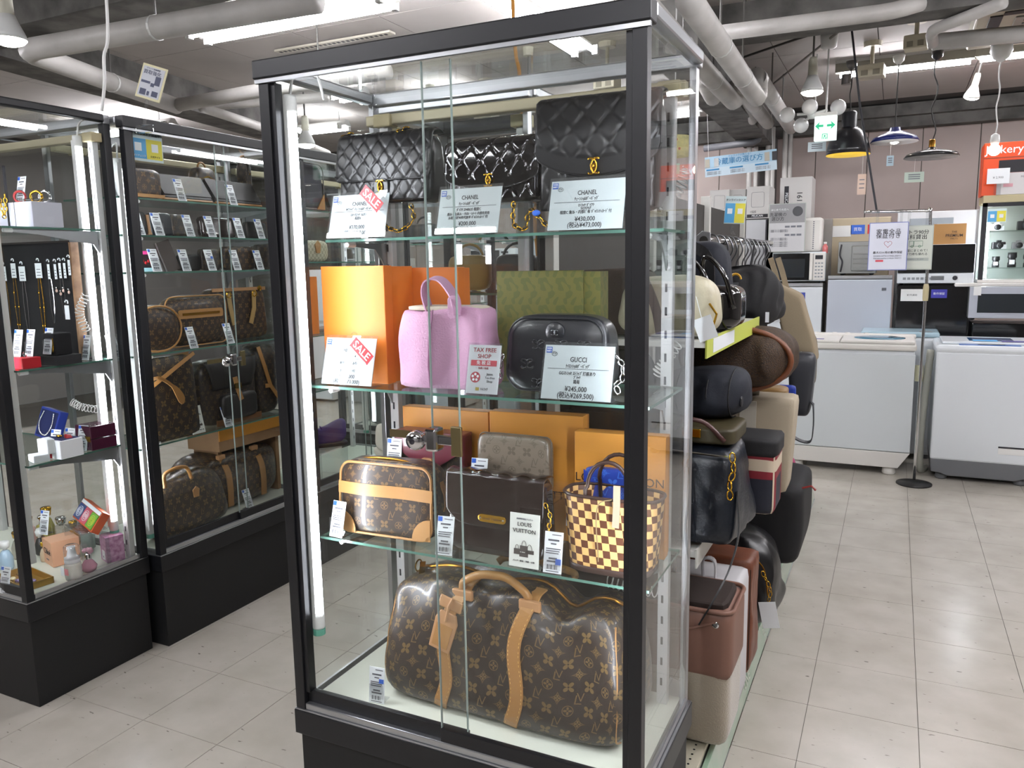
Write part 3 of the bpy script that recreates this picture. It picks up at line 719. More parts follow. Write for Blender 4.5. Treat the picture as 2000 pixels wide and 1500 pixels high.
main = showcase('tall black framed glass showcase in the middle holding luxury handbags', (0, 0, 0), 0, .833, .404, 1.8, SB,
                [(S1, .175, .345), (S2, .09, .345), (S3, .10, .345)], lamp=(.042, .045, .575, 1.70), upy=.345, tm=TUBE)
ca = showcase('black based glass showcase at the left with jewellery and perfume', (-1.998, .111, 0), 0, .83, .4425, 1.885, SB,
              [(1.512, .06, .39), (1.077, .06, .39), (.776, .06, .39)], lamp=(.765, .37, .5, 1.78), lock=False, ups=(.06, -.02), rm=BLACK)
l = G().tube([(.809, .042, .50), (.809, .042, 1.70)], .0095, 14).o('tube_lamp', TUBE2, main, smooth=True); G().lathe([(.0105, .47), (.0105, .50)], (.809, .042, 0), 12).o('lamp_cap', WHITEP, l)
l = G().tube([(.785, .05, .48), (.785, .05, 1.7)], .0115, 14).o('tube_lamp', TUBE2, ca, smooth=True); G().box(.786, .798, .036, .064, .46, 1.72).o('lamp_backing', WHITEP, l)
# coil wires inside the tall case
def coil(label, pts, r, turns, cat='coiled wire'):
    t = T('coiled_wire', label, cat, tuple(pts[0]), 0, 'coiled lamp wires in the showcases'); P = [Vector(p)-Vector(pts[0]) for p in pts]
    base = smooth_path(P, 16); N = len(base); out = []
    for i, p in enumerate(base):
        for k in range(3):
            f = (i+k/3)/N; q = p.lerp(base[min(i+1, N-1)], k/3); a = 2*PI*turns*f
            tg = (base[min(i+1, N-1)]-base[max(i-1, 0)]).normalized(); n1 = tg.orthogonal().normalized(); n2 = tg.cross(n1)
            out.append(q+(n1*math.cos(a)+n2*math.sin(a))*r)
    G().tube(out, .0016, 5).o('wire', WHITEP, t, smooth=True); return t
coil('white coiled wire hanging behind the right side glass beside the largest quilted bag', [U(1345, 330, 'y', .385), U(1320, 375, 'y', .385), U(1285, 405, 'y', .385)], .014, 11)
coil('looped white wire behind the side glass at the level of the black camera bag', [U(1325, 670, 'y', .385), U(1300, 705, 'y', .385), U(1282, 730, 'y', .385)], .012, 9)
coil('white coiled wire near the deck behind the end of the large duffel', [U(1185, 1135, 'y', .385), U(1240, 1150, 'y', .385), U(1305, 1160, 'y', .385)], .012, 11)
t = T('hook_and_wire', 'clear hook with a thin wire hanging from the top glass of the tall showcase', 'hook', tuple(U(728, 165, 'y', .3)))
G().box(-.012, .012, -.004, .004, .0, .02).o('hook_base', ACRYL, t)
G().tube(smooth_path([(0, 0, 0), (.004, 0, -.03), (.008, 0, -.05), (0, 0, -.06), (-.006, 0, -.05)], 5), .0018, 6).o('hook', ACRYL, t, smooth=True)

# ---------------------------------------------------------------- price cards and tags
def small_tag(loc, rz, label, group, style=0, w=.04, h=.085, tilt=-.2):
    """thin price tag leaning on a clear foot; front faces local -y"""
    t = T('price_tag', label, 'price tag', loc, rz, group)
    tl = (tilt, 0, 0)
    if ('tag', style) in _F:
        for q in _F[('tag', style)]:
            c = q.copy(); COL.objects.link(c); c.parent = t; c.rotation_euler = tl if q.name.split('.')[0] != 'clear_foot' else (0, 0, 0)
        return t
    lst = [G().box(-.02, .02, 0, .0012, 0, .085).o('card', PAPER, t, rot=tl)]
    g = G(); y = (-.0006, 0)
    for k, (a, b, z, hh) in enumerate(((-.004, .016, .078, .0015), (-.012, .012, .066, .0035), (-.006, .006, .059, .0025), (-.016, .016, .049, .002), (-.016, .014, .0445, .002), (-.016, .012, .040, .002), (-.009, .009, .0285, .0035), (-.013, .013, .0225, .0035), (-.014, .014, .0035, .0015))): g.box(a, b, y[0], y[1], z, z+hh)
    for k in range(9): g.box(-.012+k*.0027, -.012+k*.0027+.0006+.0012*(k % 3 == 0), y[0], y[1], .008, .0175)
    lst.append(g.o('print', mat('tag_print', '#55565e', .6), t, rot=tl))
    bx = (-.019, -.009, .0735, .0835) if style == 0 else (.006, .018, .048, .058) if style == 1 else (.006, .018, .018, .03)
    g = G().box(bx[0], bx[1], -.0008, 0, bx[2], bx[3]); lst.append(g.o('web_mark', BLUE, t, rot=tl))
    g = G().box(-.018, .018, .002, .032, 0, .0012); g.box(-.018, .018, .0013, .0028, 0, .045); lst.append(g.o('clear_foot', ACRYL, t))
    _F[('tag', style)] = lst
    return t
def price_card(u0, v0, u1, v1, Y, zs, label, lines, w=None, h=None, lean=-.28, rz=0, mark=True, group='acrylic price cards in the tall showcase'):
    x0, x1, z0, z1 = R(u0, v0, u1, v1, Y); W_ = w or (x1-x0); H_ = h or (z1-zs)
    t = T('price_card', label, 'price card', ((x0+x1)/2, Y, zs+.001), rz, group)
    tl = (lean, 0, 0)
    c = G().box(-W_/2, W_/2, 0, .0015, .002, H_).o('card', PAPER2, t, rot=tl)
    G().add(G().box(-W_/2-.003, W_/2+.003, -.002, -.0008, .002, H_+.006).v, G().box(0, 1, 0, 1, 0, 1).f).o('acrylic_front', ACRYL, t, rot=tl)
    G().box(-W_/2-.003, W_/2+.003, .003, .045, 0, .002).o('acrylic_foot', ACRYL, t)
    for s, z, sz, sx in lines:
        if s == '-': G().box(-W_*.44, W_*.44, -.0006, 0, z*H_, z*H_+.0007).o('rule', INK, c)
        else: txt(c, s, sz*H_*1.12, (0, -.0005, z*H_), INK, sx=sx, bold=.0001)
    if mark:
        G().box(-W_/2+.003, -W_/2+.015, -.0006, 0, H_-.016, H_-.004).o('web_mark', BLUE, c)
        txt(c, 'WEB', .0048, (-W_/2+.009, -.001, H_-.0075), PAPER); txt(c, '掲載中', .0034, (-W_/2+.009, -.001, H_-.0125), PAPER)
        g = G().tube(arc((-W_/2+.021, -.0006, H_-.018), .0055, 0, 2*PI, 14, 'xz', .0042), .0004, 4); g.o('tax_free_mark', INK, c)
        txt(c, 'T F', .005, (-W_/2+.021, -.0006, H_-.018), INK)
    return t
def sale_mark(card, x, z, k=1.0, a=-.75):
    e = bpy.data.objects.new('sale_sticker', None)
    bpy.data.objects.remove(e)
    s_ = G().box(-.031*k, .031*k, -.0022, -.0012, -.013*k, .016*k).o('sale_sticker', RED, card)
    s_.location = (x, -.0025, z); s_.rotation_euler = (0, -a, 0)
    txt(s_, 'SALE', .026*k, (0, -.0027, .0025*k), PAPER, sx=.92, bold=.0007)
    G().box(-.031*k, .031*k, -.0025, -.0021, -.0125*k, -.0118*k).o('sticker_line', PAPER, s_)
    txt(s_, 'THE ITEMS MARKED IN THIS MARK SHOWN', .0028*k, (0, -.0027, -.015*k+.004*k), PAPER)
    return s_
c1 = price_card(638, 375, 748, 465, .16, S1, 'white price card with a red SALE sticker in front of the first quilted bag',
    [('CHANEL', .78, .115, .8), ('Wﾌﾗｯﾌﾟ ﾁｪｰﾝｼｮﾙﾀﾞｰﾊﾞｯｸﾞ', .66, .07, .8), ('-', .61, 0, 0), ('ｺｺﾏｰｸｽﾃｯﾁ ﾗﾑｽｷﾝ', .53, .07, .75), ('程度B', .45, .07, .8), ('¥370,000', .25, .115, .85), ('(税込¥407,000)', .12, .115, .85)], rz=0)
sale_mark(c1.children[0], .05, .083)
price_card(850, 362, 970, 462, .16, S1, 'white price card reading 200,000 in front of the patent quilted bag',
    [('CHANEL', .79, .115, .8), ('ﾁｪｰﾝｼｮﾙﾀﾞｰﾊﾞｯｸﾞ', .66, .075, .8), ('-', .6, 0, 0), ('ﾀﾞｲｱﾅ 2948635 程度C', .53, .07, .8), ('角ｽﾚ・金具ｽﾚ・ﾅｶｽﾚ・ﾚｼｰﾄ 内部劣化有', .44, .065, .8), ('ｽﾚ有 推定90年代前半 ｷﾞｬﾗﾝﾃｨｶｰﾄﾞ付', .36, .065, .8), ('¥200,000', .23, .115, .85), ('(税込¥220,000)', .11, .115, .85)])
price_card(1068, 345, 1215, 450, .16, S1, 'white price card reading 430,000 in front of the largest quilted bag',
    [('CHANEL', .74, .115, .8), ('ﾁｪｰﾝｼｮﾙﾀﾞｰﾊﾞｯｸﾞ', .62, .075, .8), ('-', .56, 0, 0), ('ﾏﾄﾗｯｾ ﾀﾞｲｱﾅ', .49, .07, .8), ('5039707', .43, .06, .9), ('程度C 角ｽﾚ・内部ﾋﾞ有 ｷﾞｬﾗﾝﾃｨｶｰﾄﾞ付', .36, .07, .8), ('¥430,000', .22, .115, .85), ('(税込¥473,000)', .1, .115, .85)])
c4 = price_card(625, 660, 722, 748, .105, S2, 'white price card with a red SALE sticker in front of the tall orange box',
    [('HERMES', .74, .1, .8), ('ﾋﾟｺﾀﾝﾛｯｸMM', .62, .07, .8), ('-', .56, 0, 0), ('使用ｽﾚ・角ｽﾚ有', .47, .07, .8), ('保存袋', .39, .07, .8), ('ｶﾃﾞﾅ・箱×3付', .31, .07, .8), ('¥430,000', .19, .11, .85), ('(税込¥473,000)', .08, .11, .85)], mark=True)
sale_mark(c4.children[0], .05, .08)
price_card(1055, 675, 1192, 778, .095, S2, 'white price card reading 245,000 in front of the black camera bag',
    [('GUCCI', .74, .115, .8), ('ﾅｲﾛﾝｼｮﾙﾀﾞｰﾊﾞｯｸﾞ', .62, .07, .8), ('-', .57, 0, 0), ('GGﾏﾄﾗｯｾ ｽﾄﾗｯﾌﾟ打痕あり', .49, .07, .8), ('ﾌﾞﾗｯｸ', .42, .06, .8), ('箱有', .34, .07, .8), ('¥245,000', .21, .115, .85), ('(税込¥269,500)', .09, .115, .85)])
x0, x1, z0, z1 = R(902, 672, 975, 765, .10)
t = T('tax_free_sign', 'upright TAX FREE SHOP sign with red lettering beside the pink tote', 'sign', ((x0+x1)/2, .10, S2+.001), 0); W_ = .074; H_ = .104
c = G().box(-W_/2, W_/2, 0, .0015, .002, H_).o('card', PAPER, t, rot=(-.25, 0, 0))
G().box(-W_/2-.002, W_/2+.002, -.002, -.0008, .002, H_+.004).o('acrylic_front', ACRYL, t, rot=(-.25, 0, 0))
G().box(-W_/2-.002, W_/2+.002, .003, .04, 0, .002).o('acrylic_foot', ACRYL, t)
txt(c, 'TAX FREE', .0125, (0, -.0005, .093), RED, bold=.0003); txt(c, 'SHOP', .0125, (0, -.0005, .08), RED, bold=.0003)
G().box(-.03, .03, -.0008, 0, .060, .072).o('red_band', mat('tax_red', '#cc4552', .5), c); txt(c, '免 税 店', .0095, (0, -.0012, .066), PAPER)
txt(c, '－ 免税 / 免税 －', .005, (0, -.0005, .055), RED)
G().lathe([(0, -.0008), (.0115, -.0007), (.0115, 0)], (-.017, 0, .036), 20, axis='y').o('round_emblem', mat('tax_red'), c)
g = G()
for k in range(5):
    a = k*2*PI/5+PI/2; g.add([(-.017+.0062*math.cos(a)+.003*math.cos(a+j*PI/3), -.0011, .036+.0062*math.sin(a)+.003*math.sin(a+j*PI/3)) for j in range(6)], [(5, 4, 3, 2, 1, 0)])
g.o('blossom', PAPER, c)
txt(c, 'Japan.', .0068, (.017, -.0005, .043), INK); txt(c, 'Tax-free', .0068, (.017, -.0005, .0355), INKG); txt(c, 'Shop', .0068, (.017, -.0005, .028), INK)
G().box(-.014, -.006, -.0008, 0, .0085, .015).o('shop_mark', mat('shop_yellow', '#b8a13a', .5), c); txt(c, 'ﾄﾚﾌｧｸ', .007, (.006, -.0005, .0115), INK, bold=.0003)

def stand_sign(loc, rz, label, w=.062, h=.1, tilt=-.2):
    t = T('acrylic_sign', label, 'sign', loc, rz, 'small framed brand signs')
    c = G().box(-w/2, w/2, 0, .0025, .002, h).o('card', mat('sign_pale', '#e3e6df', .4), t, rot=(tilt, 0, 0))
    G().box(-w/2-.003, w/2+.003, 0, .03, 0, .002).o('clear_foot', ACRYL, t)
    txt(c, 'LOUIS', .011*w/.062, (0, -.0005, h*.80), INK); txt(c, 'VUITTON', .011*w/.062, (0, -.0005, h*.68), INK)
    txt(c, '高価買取強化アイテム', .0038, (0, -.0005, h*.9), INKG); txt(c, 'バッグ・財布・洋服・小物', .0042, (0, -.0005, h*.13), INK)
    g = G(); dkb = mat('print_brown', '#4a4440', .6)
    for x, z, a, b in ((-.016, .3, .007, .012), (0, .36, .009, .013), (.013, .31, .01, .008), (.0, .25, .01, .009)):
        g.box(x-a, x+a, -.0006, -.0001, h*z-b*.5, h*z+b*.5); g.tube(arc((x, -.0004, h*z+b*.5), a*.55, 0, PI, 8, 'xz', a*1.2), .0005, 4)
    g.o('bag_picture', dkb, c)
    return t

# ---------------------------------------------------------------- bag parts
def chain(par, pts, r=.006, m=None, name='chain', t_=.0016, leather=None):
    P = smooth_path(pts, 8); L = [0]
    for i in range(1, len(P)): L.append(L[-1]+(P[i]-P[i-1]).length)
    n = max(int(L[-1]/(r*1.55)), 2); g = G()
    for k in range(n):
        s_ = L[-1]*k/n; i = max(j for j in range(len(P)) if L[j] <= s_+1e-9); i = min(i, len(P)-2)
        c = P[i].lerp(P[i+1], (s_-L[i])/max(L[i+1]-L[i], 1e-6)); tg = (P[i+1]-P[i]).normalized(); up = tg.orthogonal().normalized()
        if k % 2: up = tg.cross(up)
        g.tube([c+tg*math.cos(a)*r+up*math.sin(a)*r*.65 for a in [2*PI*j/8 for j in range(8)]], t_, 5, closed=True)
    o = g.o(name, m or GOLD, par, smooth=True)
    if leather: G().tube(P, r*.35, 6).o('chain_leather', leather, o, smooth=True)
    return o
def cc(par, x, y, z, r, m=GOLD):
    """two interlocked open rings as a turn-lock"""
    g = G()
    for s_ in (-1, 1):
        g.tube([Vector((x+s_*r*.4, y-.001*s_, z))+Vector((s_*-1*r*.72*math.cos(a), 0, r*math.sin(a)*.92)) for a in [math.radians(-120+240*k/18) for k in range(19)]], r*.14, 8)
    o = g.o('clasp', m, par, smooth=True)
    G().lathe([(0, -r*.35), (r*.2, -r*.3), (r*.26, 0)], (x, y, z), 12, axis='y').o('turn_knob', m, o, smooth=True)
    G().lathe([(0, .001), (r*.42, .001), (r*.42, .004)], (x, y, z), 20, axis='y').o('clasp_plate', mat('clasp_gold', '#9a7426', .3, 1), o, smooth=True)
    return o
def quilt(W, H, s=.036, a=.0036, asp=1.4):
    def f(u, v):
        x, z = u*W, v*H*1.0; p = (x/s+z/(s*asp)); q = (x/s-z/(s*asp))
        e = min(u, 1-u, 1e9)*W; k = min(1, e/.006)
        return a*min(1, 2.2*abs(math.sin(PI*p)*math.sin(PI*q))**.55)*k
    return f
def flap_bag(name, label, loc, rz, w, d, h, m, flap, s=.036, curved=0.0, border=0.0, tongue=True, kc=.013, lean=0, taper=.0, bot=0):
    """quilted flap bag. flap = how far down the flap comes (share of height)"""
    t = T(name, label, 'handbag', loc, rz, 'quilted flap bags with gold clasps', rot=(lean, 0, rz))
    def body(q):
        k = 1+taper*(1-q.z/h)
        return (q.x*(1-.02*(q.z/h)), q.y*(.55+.45*(1-(q.z/h)**2))*k, q.z)
    G().sbox(w*.985, d, h, 9, 10, body, py=7).o('body', m, t, smooth=True)
    yf = lambda zz: -d/2*(.55+.45*(1-(zz/h)**2))*(1+taper*(1-zz/h))-.001
    def front(u, v): return ((u-.5)*w*.93, yf(v*h*.95+.006)-.0005, v*h*.95+.006)
    G().slab(front, 84, 44, .002, quilt(w, h, s)).o('front_panel', m, t, smooth=True)
    fl = h*flap
    def flp(u, v):
        dip = 1-(abs(2*u-1))**2.2
        zb = h*(1-flap)-curved*h*dip+ (0 if curved else -.0)
        L = h-zb; s_ = v*(L+d*.75)
        x = (u-.5)*w*1.015
        # v=0 bottom front, v=1 rear of top
        if s_ < L: z = zb+s_; y = yf(z*.98)-.006-.004*math.sin(PI*v)
        else:
            b = (s_-L)/(d*.75); z = h+.006*math.sin(b*PI)+.003; y = yf(h)-.006+(d*.55+.004)*b
        r_ = .014; e = w*1.015/2-abs(x)
        if s_ < r_ and e < r_: z += (r_-math.sqrt(max(r_*r_-(r_-e)**2, 0)))*(1-s_/r_)
        return (x, y, z)
    hf = quilt(w, h*1.05+d*.3, s)
    def hq(u, v):
        if border and v*(1.0) < border: return .002
        return hf(u, v)
    G().slab(flp, 90, 60, .003, hq).o('flap', m, t, smooth=True)
    P = [flp(k/40, 0) for k in range(41)]
    G().tube([(x, y-.001, z) for x, y, z in P], .0018, 6).o('flap_piping', m, t, smooth=True)
    zc = h*(1-flap)-curved*h
    if tongue:
        G().prism(rrect(-.02, .02, zc-.042, zc+.004, .014), yf(zc)-.011, yf(zc)-.005).o('tongue', m, t, bev=.002)
        cc(t, 0, yf(zc)-.014, zc-.016, kc)
    else: cc(t, 0, yf(zc)-.016, zc+.018, kc)
    return t
def riser(loc, w, d, h, label, rz=0):
    t = T('acrylic_riser', label, 'stand', loc, rz, 'clear acrylic risers on the top shelf')
    G().box(-w/2, w/2, -d/2, d/2, h-.004, h).o('top_plate', ACRYL, t, bev=.001)
    for x in (-w/2, w/2-.004): G().box(x, x+.004, -d/2, d/2, 0, h-.004).o('side_plate', ACRYL, t)
    return t
# ---------------------------------------------------------------- top shelf: three quilted flap bags
x0, x1, z0, z1 = R(632, 245, 818, 385, .21)
x0 = .014; RH = .078
riser((x0+.15, .262, S1+.0005), .20, .11, RH, 'clear riser under the first quilted bag')
flap_bag('quilted_flap_bag', 'black quilted lambskin flap bag with a tongue clasp, leftmost on the top shelf', (x0+.138, .262, S1+RH+.002), .02, .252, .078, .152, BLKL, .66, .038, taper=.25, kc=.0155)
x2, x3, z2, z3 = R(862, 258, 1050, 385, .21)
riser(((x2+x3)/2, .262, S1+.0005), .20, .11, .066, 'clear riser under the patent quilted bag')
flap_bag('quilted_flap_bag', 'glossy dark patent quilted flap bag with a curved flap, middle of the top shelf', ((x2+x3)/2-.002, .262, S1+.069), 0, .225, .068, .128, BLKP, .58, .045, curved=.2, border=.12, tongue=False, kc=.0135)
x4, x5, z4, z5 = R(1047, 188, 1296, 412, .21)
riser(((x4+x5)/2+.004, .265, S1+.0005), .21, .11, .036, 'clear riser under the largest quilted bag')
flap_bag('quilted_flap_bag', 'large black quilted flap bag with wide curved flap border, rightmost on the top shelf', ((x4+x5)/2-.008, .265, S1+.039), 0, .262, .08, .224, BLKL, .5, .053, curved=.18, border=.17, tongue=False, kc=.0165)
ch = T('chain_strap', 'gold and black chain strap trailing over the riser of the first quilted bag', 'strap', (0, 0, 0), 0, 'gold chain straps of the quilted bags')
chain(ch, [(.225, .22, S1+.07), (.235, .21, S1+.04), (.205, .20, S1+.016), (.165, .2, S1+.03), (.14, .21, S1+.06)], .0075, leather=BLKL)
ch = T('chain_strap', 'tangled gold chain with a blue accent between the second and third price cards', 'strap', (0, 0, 0), 0, 'gold chain straps of the quilted bags')
chain(ch, [(.49, .2, S1+.06), (.495, .19, S1+.02), (.52, .19, S1+.01), (.525, .2, S1+.045), (.545, .19, S1+.04), (.575, .185, S1+.012), (.6, .185, S1+.008)], .0075, leather=BLKL)
G().ball((.548, .186, S1+.04), .006, 1.6, .6, 1).o('blue_bead', BLUE, ch, smooth=True)
for xx, lb in ((.045, 'left'), (.2, 'right')):
    ch = T('chain_ring', 'small gold ring and chain on top of the first quilted bag, %s eyelet' % lb, 'strap', (xx, .25, S1+RH+.163), 0, 'gold rings on the quilted bags')
    chain(ch, [(-.012, -.01, 0), (.0, 0, .004), (.014, .005, .002)], .008, leather=BLKL)

# ---------------------------------------------------------------- second shelf
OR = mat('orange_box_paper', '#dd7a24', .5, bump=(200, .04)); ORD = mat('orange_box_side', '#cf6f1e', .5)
def lidbox(name, label, loc, rz, w, d, h, m, group=None, seam='v', m2=None):
    t = T(name, label, 'box', loc, rz, group)
    if seam == 'v':      # standing on its end: the lid forms the front
        G().box(-w/2+.002, w/2-.002, -d/2+.03, d/2, 0.001, h-.002).o('box_body', m2 or m, t, bev=.0015)
        G().box(-w/2, w/2, -d/2, -d/2+.032, 0, h).o('lid', m, t, bev=.0015)
    else:
        G().box(-w/2+.001, w/2-.001, -d/2+.001, d/2-.001, 0, h-.002).o('box_body', m2 or m, t, bev=.001)
        G().box(-w/2, w/2, -d/2, d/2, h*.45, h).o('lid', m, t, bev=.001)
    return t
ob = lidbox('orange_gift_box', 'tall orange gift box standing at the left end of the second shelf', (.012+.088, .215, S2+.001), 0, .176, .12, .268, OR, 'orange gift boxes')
emb = mat('emboss_orange', '#b9601c', .5)
G().tube(arc((0, -.0602, .108), .009, .4, PI-.4, 8), .0006, 4).o('embossed_mark', emb, ob); txt(ob, 'HERMÈS', .006, (0, -.0602, .098), emb)
x0, x1, z0, z1 = R(768, 530, 846, 748, .3)
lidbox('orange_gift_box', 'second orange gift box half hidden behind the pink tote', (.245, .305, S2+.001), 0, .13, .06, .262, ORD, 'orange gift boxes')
# pink tote
PINK = mat('pink_grained_leather', '#b98aa8', .5, bump=(260, .8)); PINKD = mat('pink_edge', '#8d5f7d', .6)
x0, x1, z0, z1 = R(778, 596, 943, 752, .14)
pw_, ph_ = x1-x0, z1-z0
pt = T('pink_tote', 'pink grained leather bucket tote with one strap handle, centre left of the second shelf', 'handbag', ((x0+x1)/2, .185, S2+.001))
def pt_f(q):
    k = q.z/ph_; bulge = 1+.04*math.sin(k*PI*1.3)-.03*k
    return (q.x*bulge+.004*math.sin(k*7), q.y*(1.05-.25*k)+.004*math.sin(q.x*40), q.z+(.006*math.sin(q.x*30) if k > .9 else 0))
G().sbox(pw_, .11, ph_, 16, 20, pt_f, py=10).o('body', PINK, pt, smooth=True)
G().sbox(pw_*.86, .075, .012, 6, 6, c=(0, 0, ph_-.006)).o('inside_lining', mat('lining_cream', '#b7ad9a', .7), pt, smooth=True)
G().ribbon([(-.028, -.058, 0.004), (-.03, -.061, .05), (-.028, -.058, .11), (-.026, -.048, ph_*.97)], (1, 0, 0), .02, .003).o('front_band', PINK, pt, bev=.001)
G().ribbon([(-.017, -.0605, 0.004), (-.019, -.063, .05), (-.017, -.060, .11), (-.012, -.049, ph_*.99)], (1, 0, 0), .002, .003).o('band_edge', PINKD, pt)
hp = [(-.028, -.02, ph_-.03), (-.042, -.03, ph_+.03), (-.03, -.035, ph_+.062), (.0, -.03, ph_+.062), (.035, -.04, ph_+.03), (.05, -.055, ph_+.005), (.052, -.058, ph_-.012)]
G().ribbon(smooth_path(hp, 6), (0, 1, .2), .03, .003).o('handle', PINK, pt, smooth=False)
G().prism(rrect(.032, .058, ph_-.02, ph_+.03, .012), -.061, -.056).o('handle_tab', PINK, pt, bev=.001)
for x in (-.06, .045): G().lathe([(.004, -.0), (.005, .004), (.003, .006)], (x, -.04, -.001), 10).o('stud_foot', CHROME, pt)
# green box
x0, x1, z0, z1 = R(980, 529, 1180, 700, .31)
gb = T('green_box', 'tall olive green box with a damask print behind the black camera bag', 'box', ((x0+x1)/2, .315, S2+.001))
gw, gh = x1-x0, z1-S2
def uvbox(g, x0, x1, y0, y1, z0, z1, mi=0):
    b = G().box(x0, x1, y0, y1, z0, z1); uv = []
    for f in b.f:
        P = [b.v[i] for i in f]; n = (Vector(P[1])-Vector(P[0])).cross(Vector(P[2])-Vector(P[1])); a = max(range(3), key=lambda i: abs(n[i]))
        uv.append([(p[1]+.4, p[2]) if a == 0 else (p[0], p[2]) if a == 1 else (p[0], p[1]+.4) for p in P])
    return g.add(b.v, b.f, mi, uv)
uvbox(G(), -gw/2+.003, gw/2-.003, -.02, .03, 0, gh-.003).o('box_body', DAMASK, gb)
uvbox(G(), -gw/2, gw/2-.04, -.028, -.019, 0, gh).o('lid', DAMASK, gb, bev=.001)
# black embossed camera bag
x0, x1, z0, z1 = R(988, 614, 1190, 762, .17)
cw, chh = x1-x0, z1-S2-.002
cb = T('camera_bag', 'black leather camera bag with embossed interlocking letters and rounded corners', 'handbag', ((x0+x1)/2, .205, S2+.001))
BK2 = mat('black_blue_leather', '#13151b', .32, bump=(150, .1), coat=.15)
def cam_f(q): k = q.z/chh; return (q.x*(1-.04*k*k), q.y*(1.0-.35*k*k), q.z)
G().sbox(cw, .10, chh, 4.4, 20, cam_f, py=10).o('body', BK2, cb, smooth=True)
def fr(dy): return [(x*(1-.04*(z/chh)**2), -.05*(1-.35*(z/chh)**2)-dy, z) for x, z in rrect(-cw/2+.008, cw/2-.008, .006, chh-.007, .04, 8)]
G().tube(fr(.0), .0022, 6, closed=True).o('front_piping', BK2, cb, smooth=True)
g = G()
for gx in range(-2, 3):
    for gz in range(-1, 3):
        x = gx*.05+(gz % 2)*.025-.01; z = chh/2+(gz-.5)*.04
        if abs(x) < cw/2-.03 and .02 < z < chh-.03:
            yy = -.05*(1-.35*(z/chh)**2)-.0005
            for s_ in (-1, 1):
                g.tube([(x+s_*.007+s_*-1*.0085*math.cos(a), yy, z+.0095*math.sin(a)) for a in [math.radians(-140+280*k/12) for k in range(13)]]+[(x+s_*.001, yy, z)], .0021, 6)
g.o('embossed_letters', BK2, cb, smooth=True)
G().lathe([(0, -.003), (.02, -.0028), (.022, 0)], (-.0, -.038, chh*.78), 24, axis='y').o('round_patch', BK2, cb, smooth=True)
g = G()
for s_ in (-1, 1): g.tube([(s_*.004+s_*-1*.005*math.cos(a), -.042, chh*.78+.005*math.sin(a)) for a in [math.radians(-130+260*k/12) for k in range(13)]], .0009, 5)
g.o('metal_emblem', mat('gunmetal', '#9a9da2', .2, 1), cb, smooth=True)
G().tube([(cw/2*.95-.004, -.02, chh*.35), (cw/2*.96-.002, -.018, chh*.62), (cw*.43, -.017, chh*.82), (cw*.3, -.014, chh*.95), (0, -.012, chh*.99), (-cw*.3, -.012, chh*.96)], .002, 5).o('zip', mat('zip_grey', '#8e8f92', .35, .8), cb)
for s_, nm in ((1, 'right'), (-1, 'left')):
    c_ = T('silver_chain', 'silver ring chain at the %s side of the black camera bag' % nm, 'strap', ((x0+x1)/2+s_*(cw/2+.004), .19, S2+.0), 0, 'silver chains of the camera bag')
    P_ = [(.0, -.02, chh*.55), (.012, -.02, chh*.5), (.025, -.03, chh*.42), (.03, -.04, chh*.25), (.02, -.05, .03), (.03, -.05, .006)] if s_ > 0 else [(-.004, -.02, chh*.45), (-.007, -.03, chh*.3), (-.004, -.03, chh*.15)]
    chain(c_, P_, .009 if s_ > 0 else .006, CHROME, t_=.0019)

# ---------------------------------------------------------------- third shelf
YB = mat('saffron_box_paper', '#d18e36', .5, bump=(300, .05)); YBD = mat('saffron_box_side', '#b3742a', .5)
x0, x1, z0, z1 = R(800, 797, 965, 950, .33)
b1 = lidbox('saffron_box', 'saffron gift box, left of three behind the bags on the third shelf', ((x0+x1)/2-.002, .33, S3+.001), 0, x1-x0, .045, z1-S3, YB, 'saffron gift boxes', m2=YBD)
x0, x1, z0, z1 = R(966, 806, 1143, 935, .31)
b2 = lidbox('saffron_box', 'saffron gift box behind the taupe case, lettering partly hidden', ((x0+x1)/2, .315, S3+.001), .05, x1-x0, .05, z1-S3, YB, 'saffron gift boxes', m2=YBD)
txt(b2, 'LOUIS VUITTON', .026, (.015, -.0258, (z1-S3)*.36), mat('brown_print', '#3c2418', .5))
x0, x1, z0, z1 = R(1125, 848, 1300, 975, .27)
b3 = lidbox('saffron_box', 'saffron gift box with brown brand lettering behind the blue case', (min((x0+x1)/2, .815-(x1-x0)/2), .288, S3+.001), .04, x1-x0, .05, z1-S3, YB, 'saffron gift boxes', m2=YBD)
txt(b3, 'LOUIS VUITTON', .027, (0, -.0258, (z1-S3)*.62), mat('brown_print'))
# monogram shoulder bag at left
x0, x1, z0, z1 = R(656, 905, 842, 1052, .14)
x0 = max(x0, .016); tw, th = x1-x0, z1-S3-.004
tb = T('monogram_pouch', 'brown monogram shoulder bag with tan band and corner patches, left of the third shelf', 'handbag', ((x0+x1)/2, .19, S3+.002), .03)
def tb_f(q): k = q.z/th; return (q.x*(1-.03*k), q.y*(1-.3*k)+.003*math.sin(q.x*30), q.z)
G().sbox(tw, .10, th, 5.5, 18, tb_f, py=9).o('body', MONOS, tb, smooth=True)
def tbo(z): return -.05*(1-.3*z/th)+.001
def rim(dy=0, ins=.006, y=None): return [(x*(1-.03*z/th), (tbo(z)-dy if y is None else y)+.003*math.sin(x*30), z) for x, z in rrect(-tw/2+ins, tw/2-ins, .006, th-.006, .03, 8)]
G().tube(rim(.0), .0032, 6, closed=True).o('piping', TAN, tb, smooth=True)
zb = th*.62
G().slab(lambda u, v: ((u-.5)*(tw*.965), tbo(zb+(v-.5)*.028)-.003+.003*math.sin((u-.5)*tw*30), zb+(v-.5)*.028-.0*u), 30, 2, .003).o('front_band', TAN, tb)
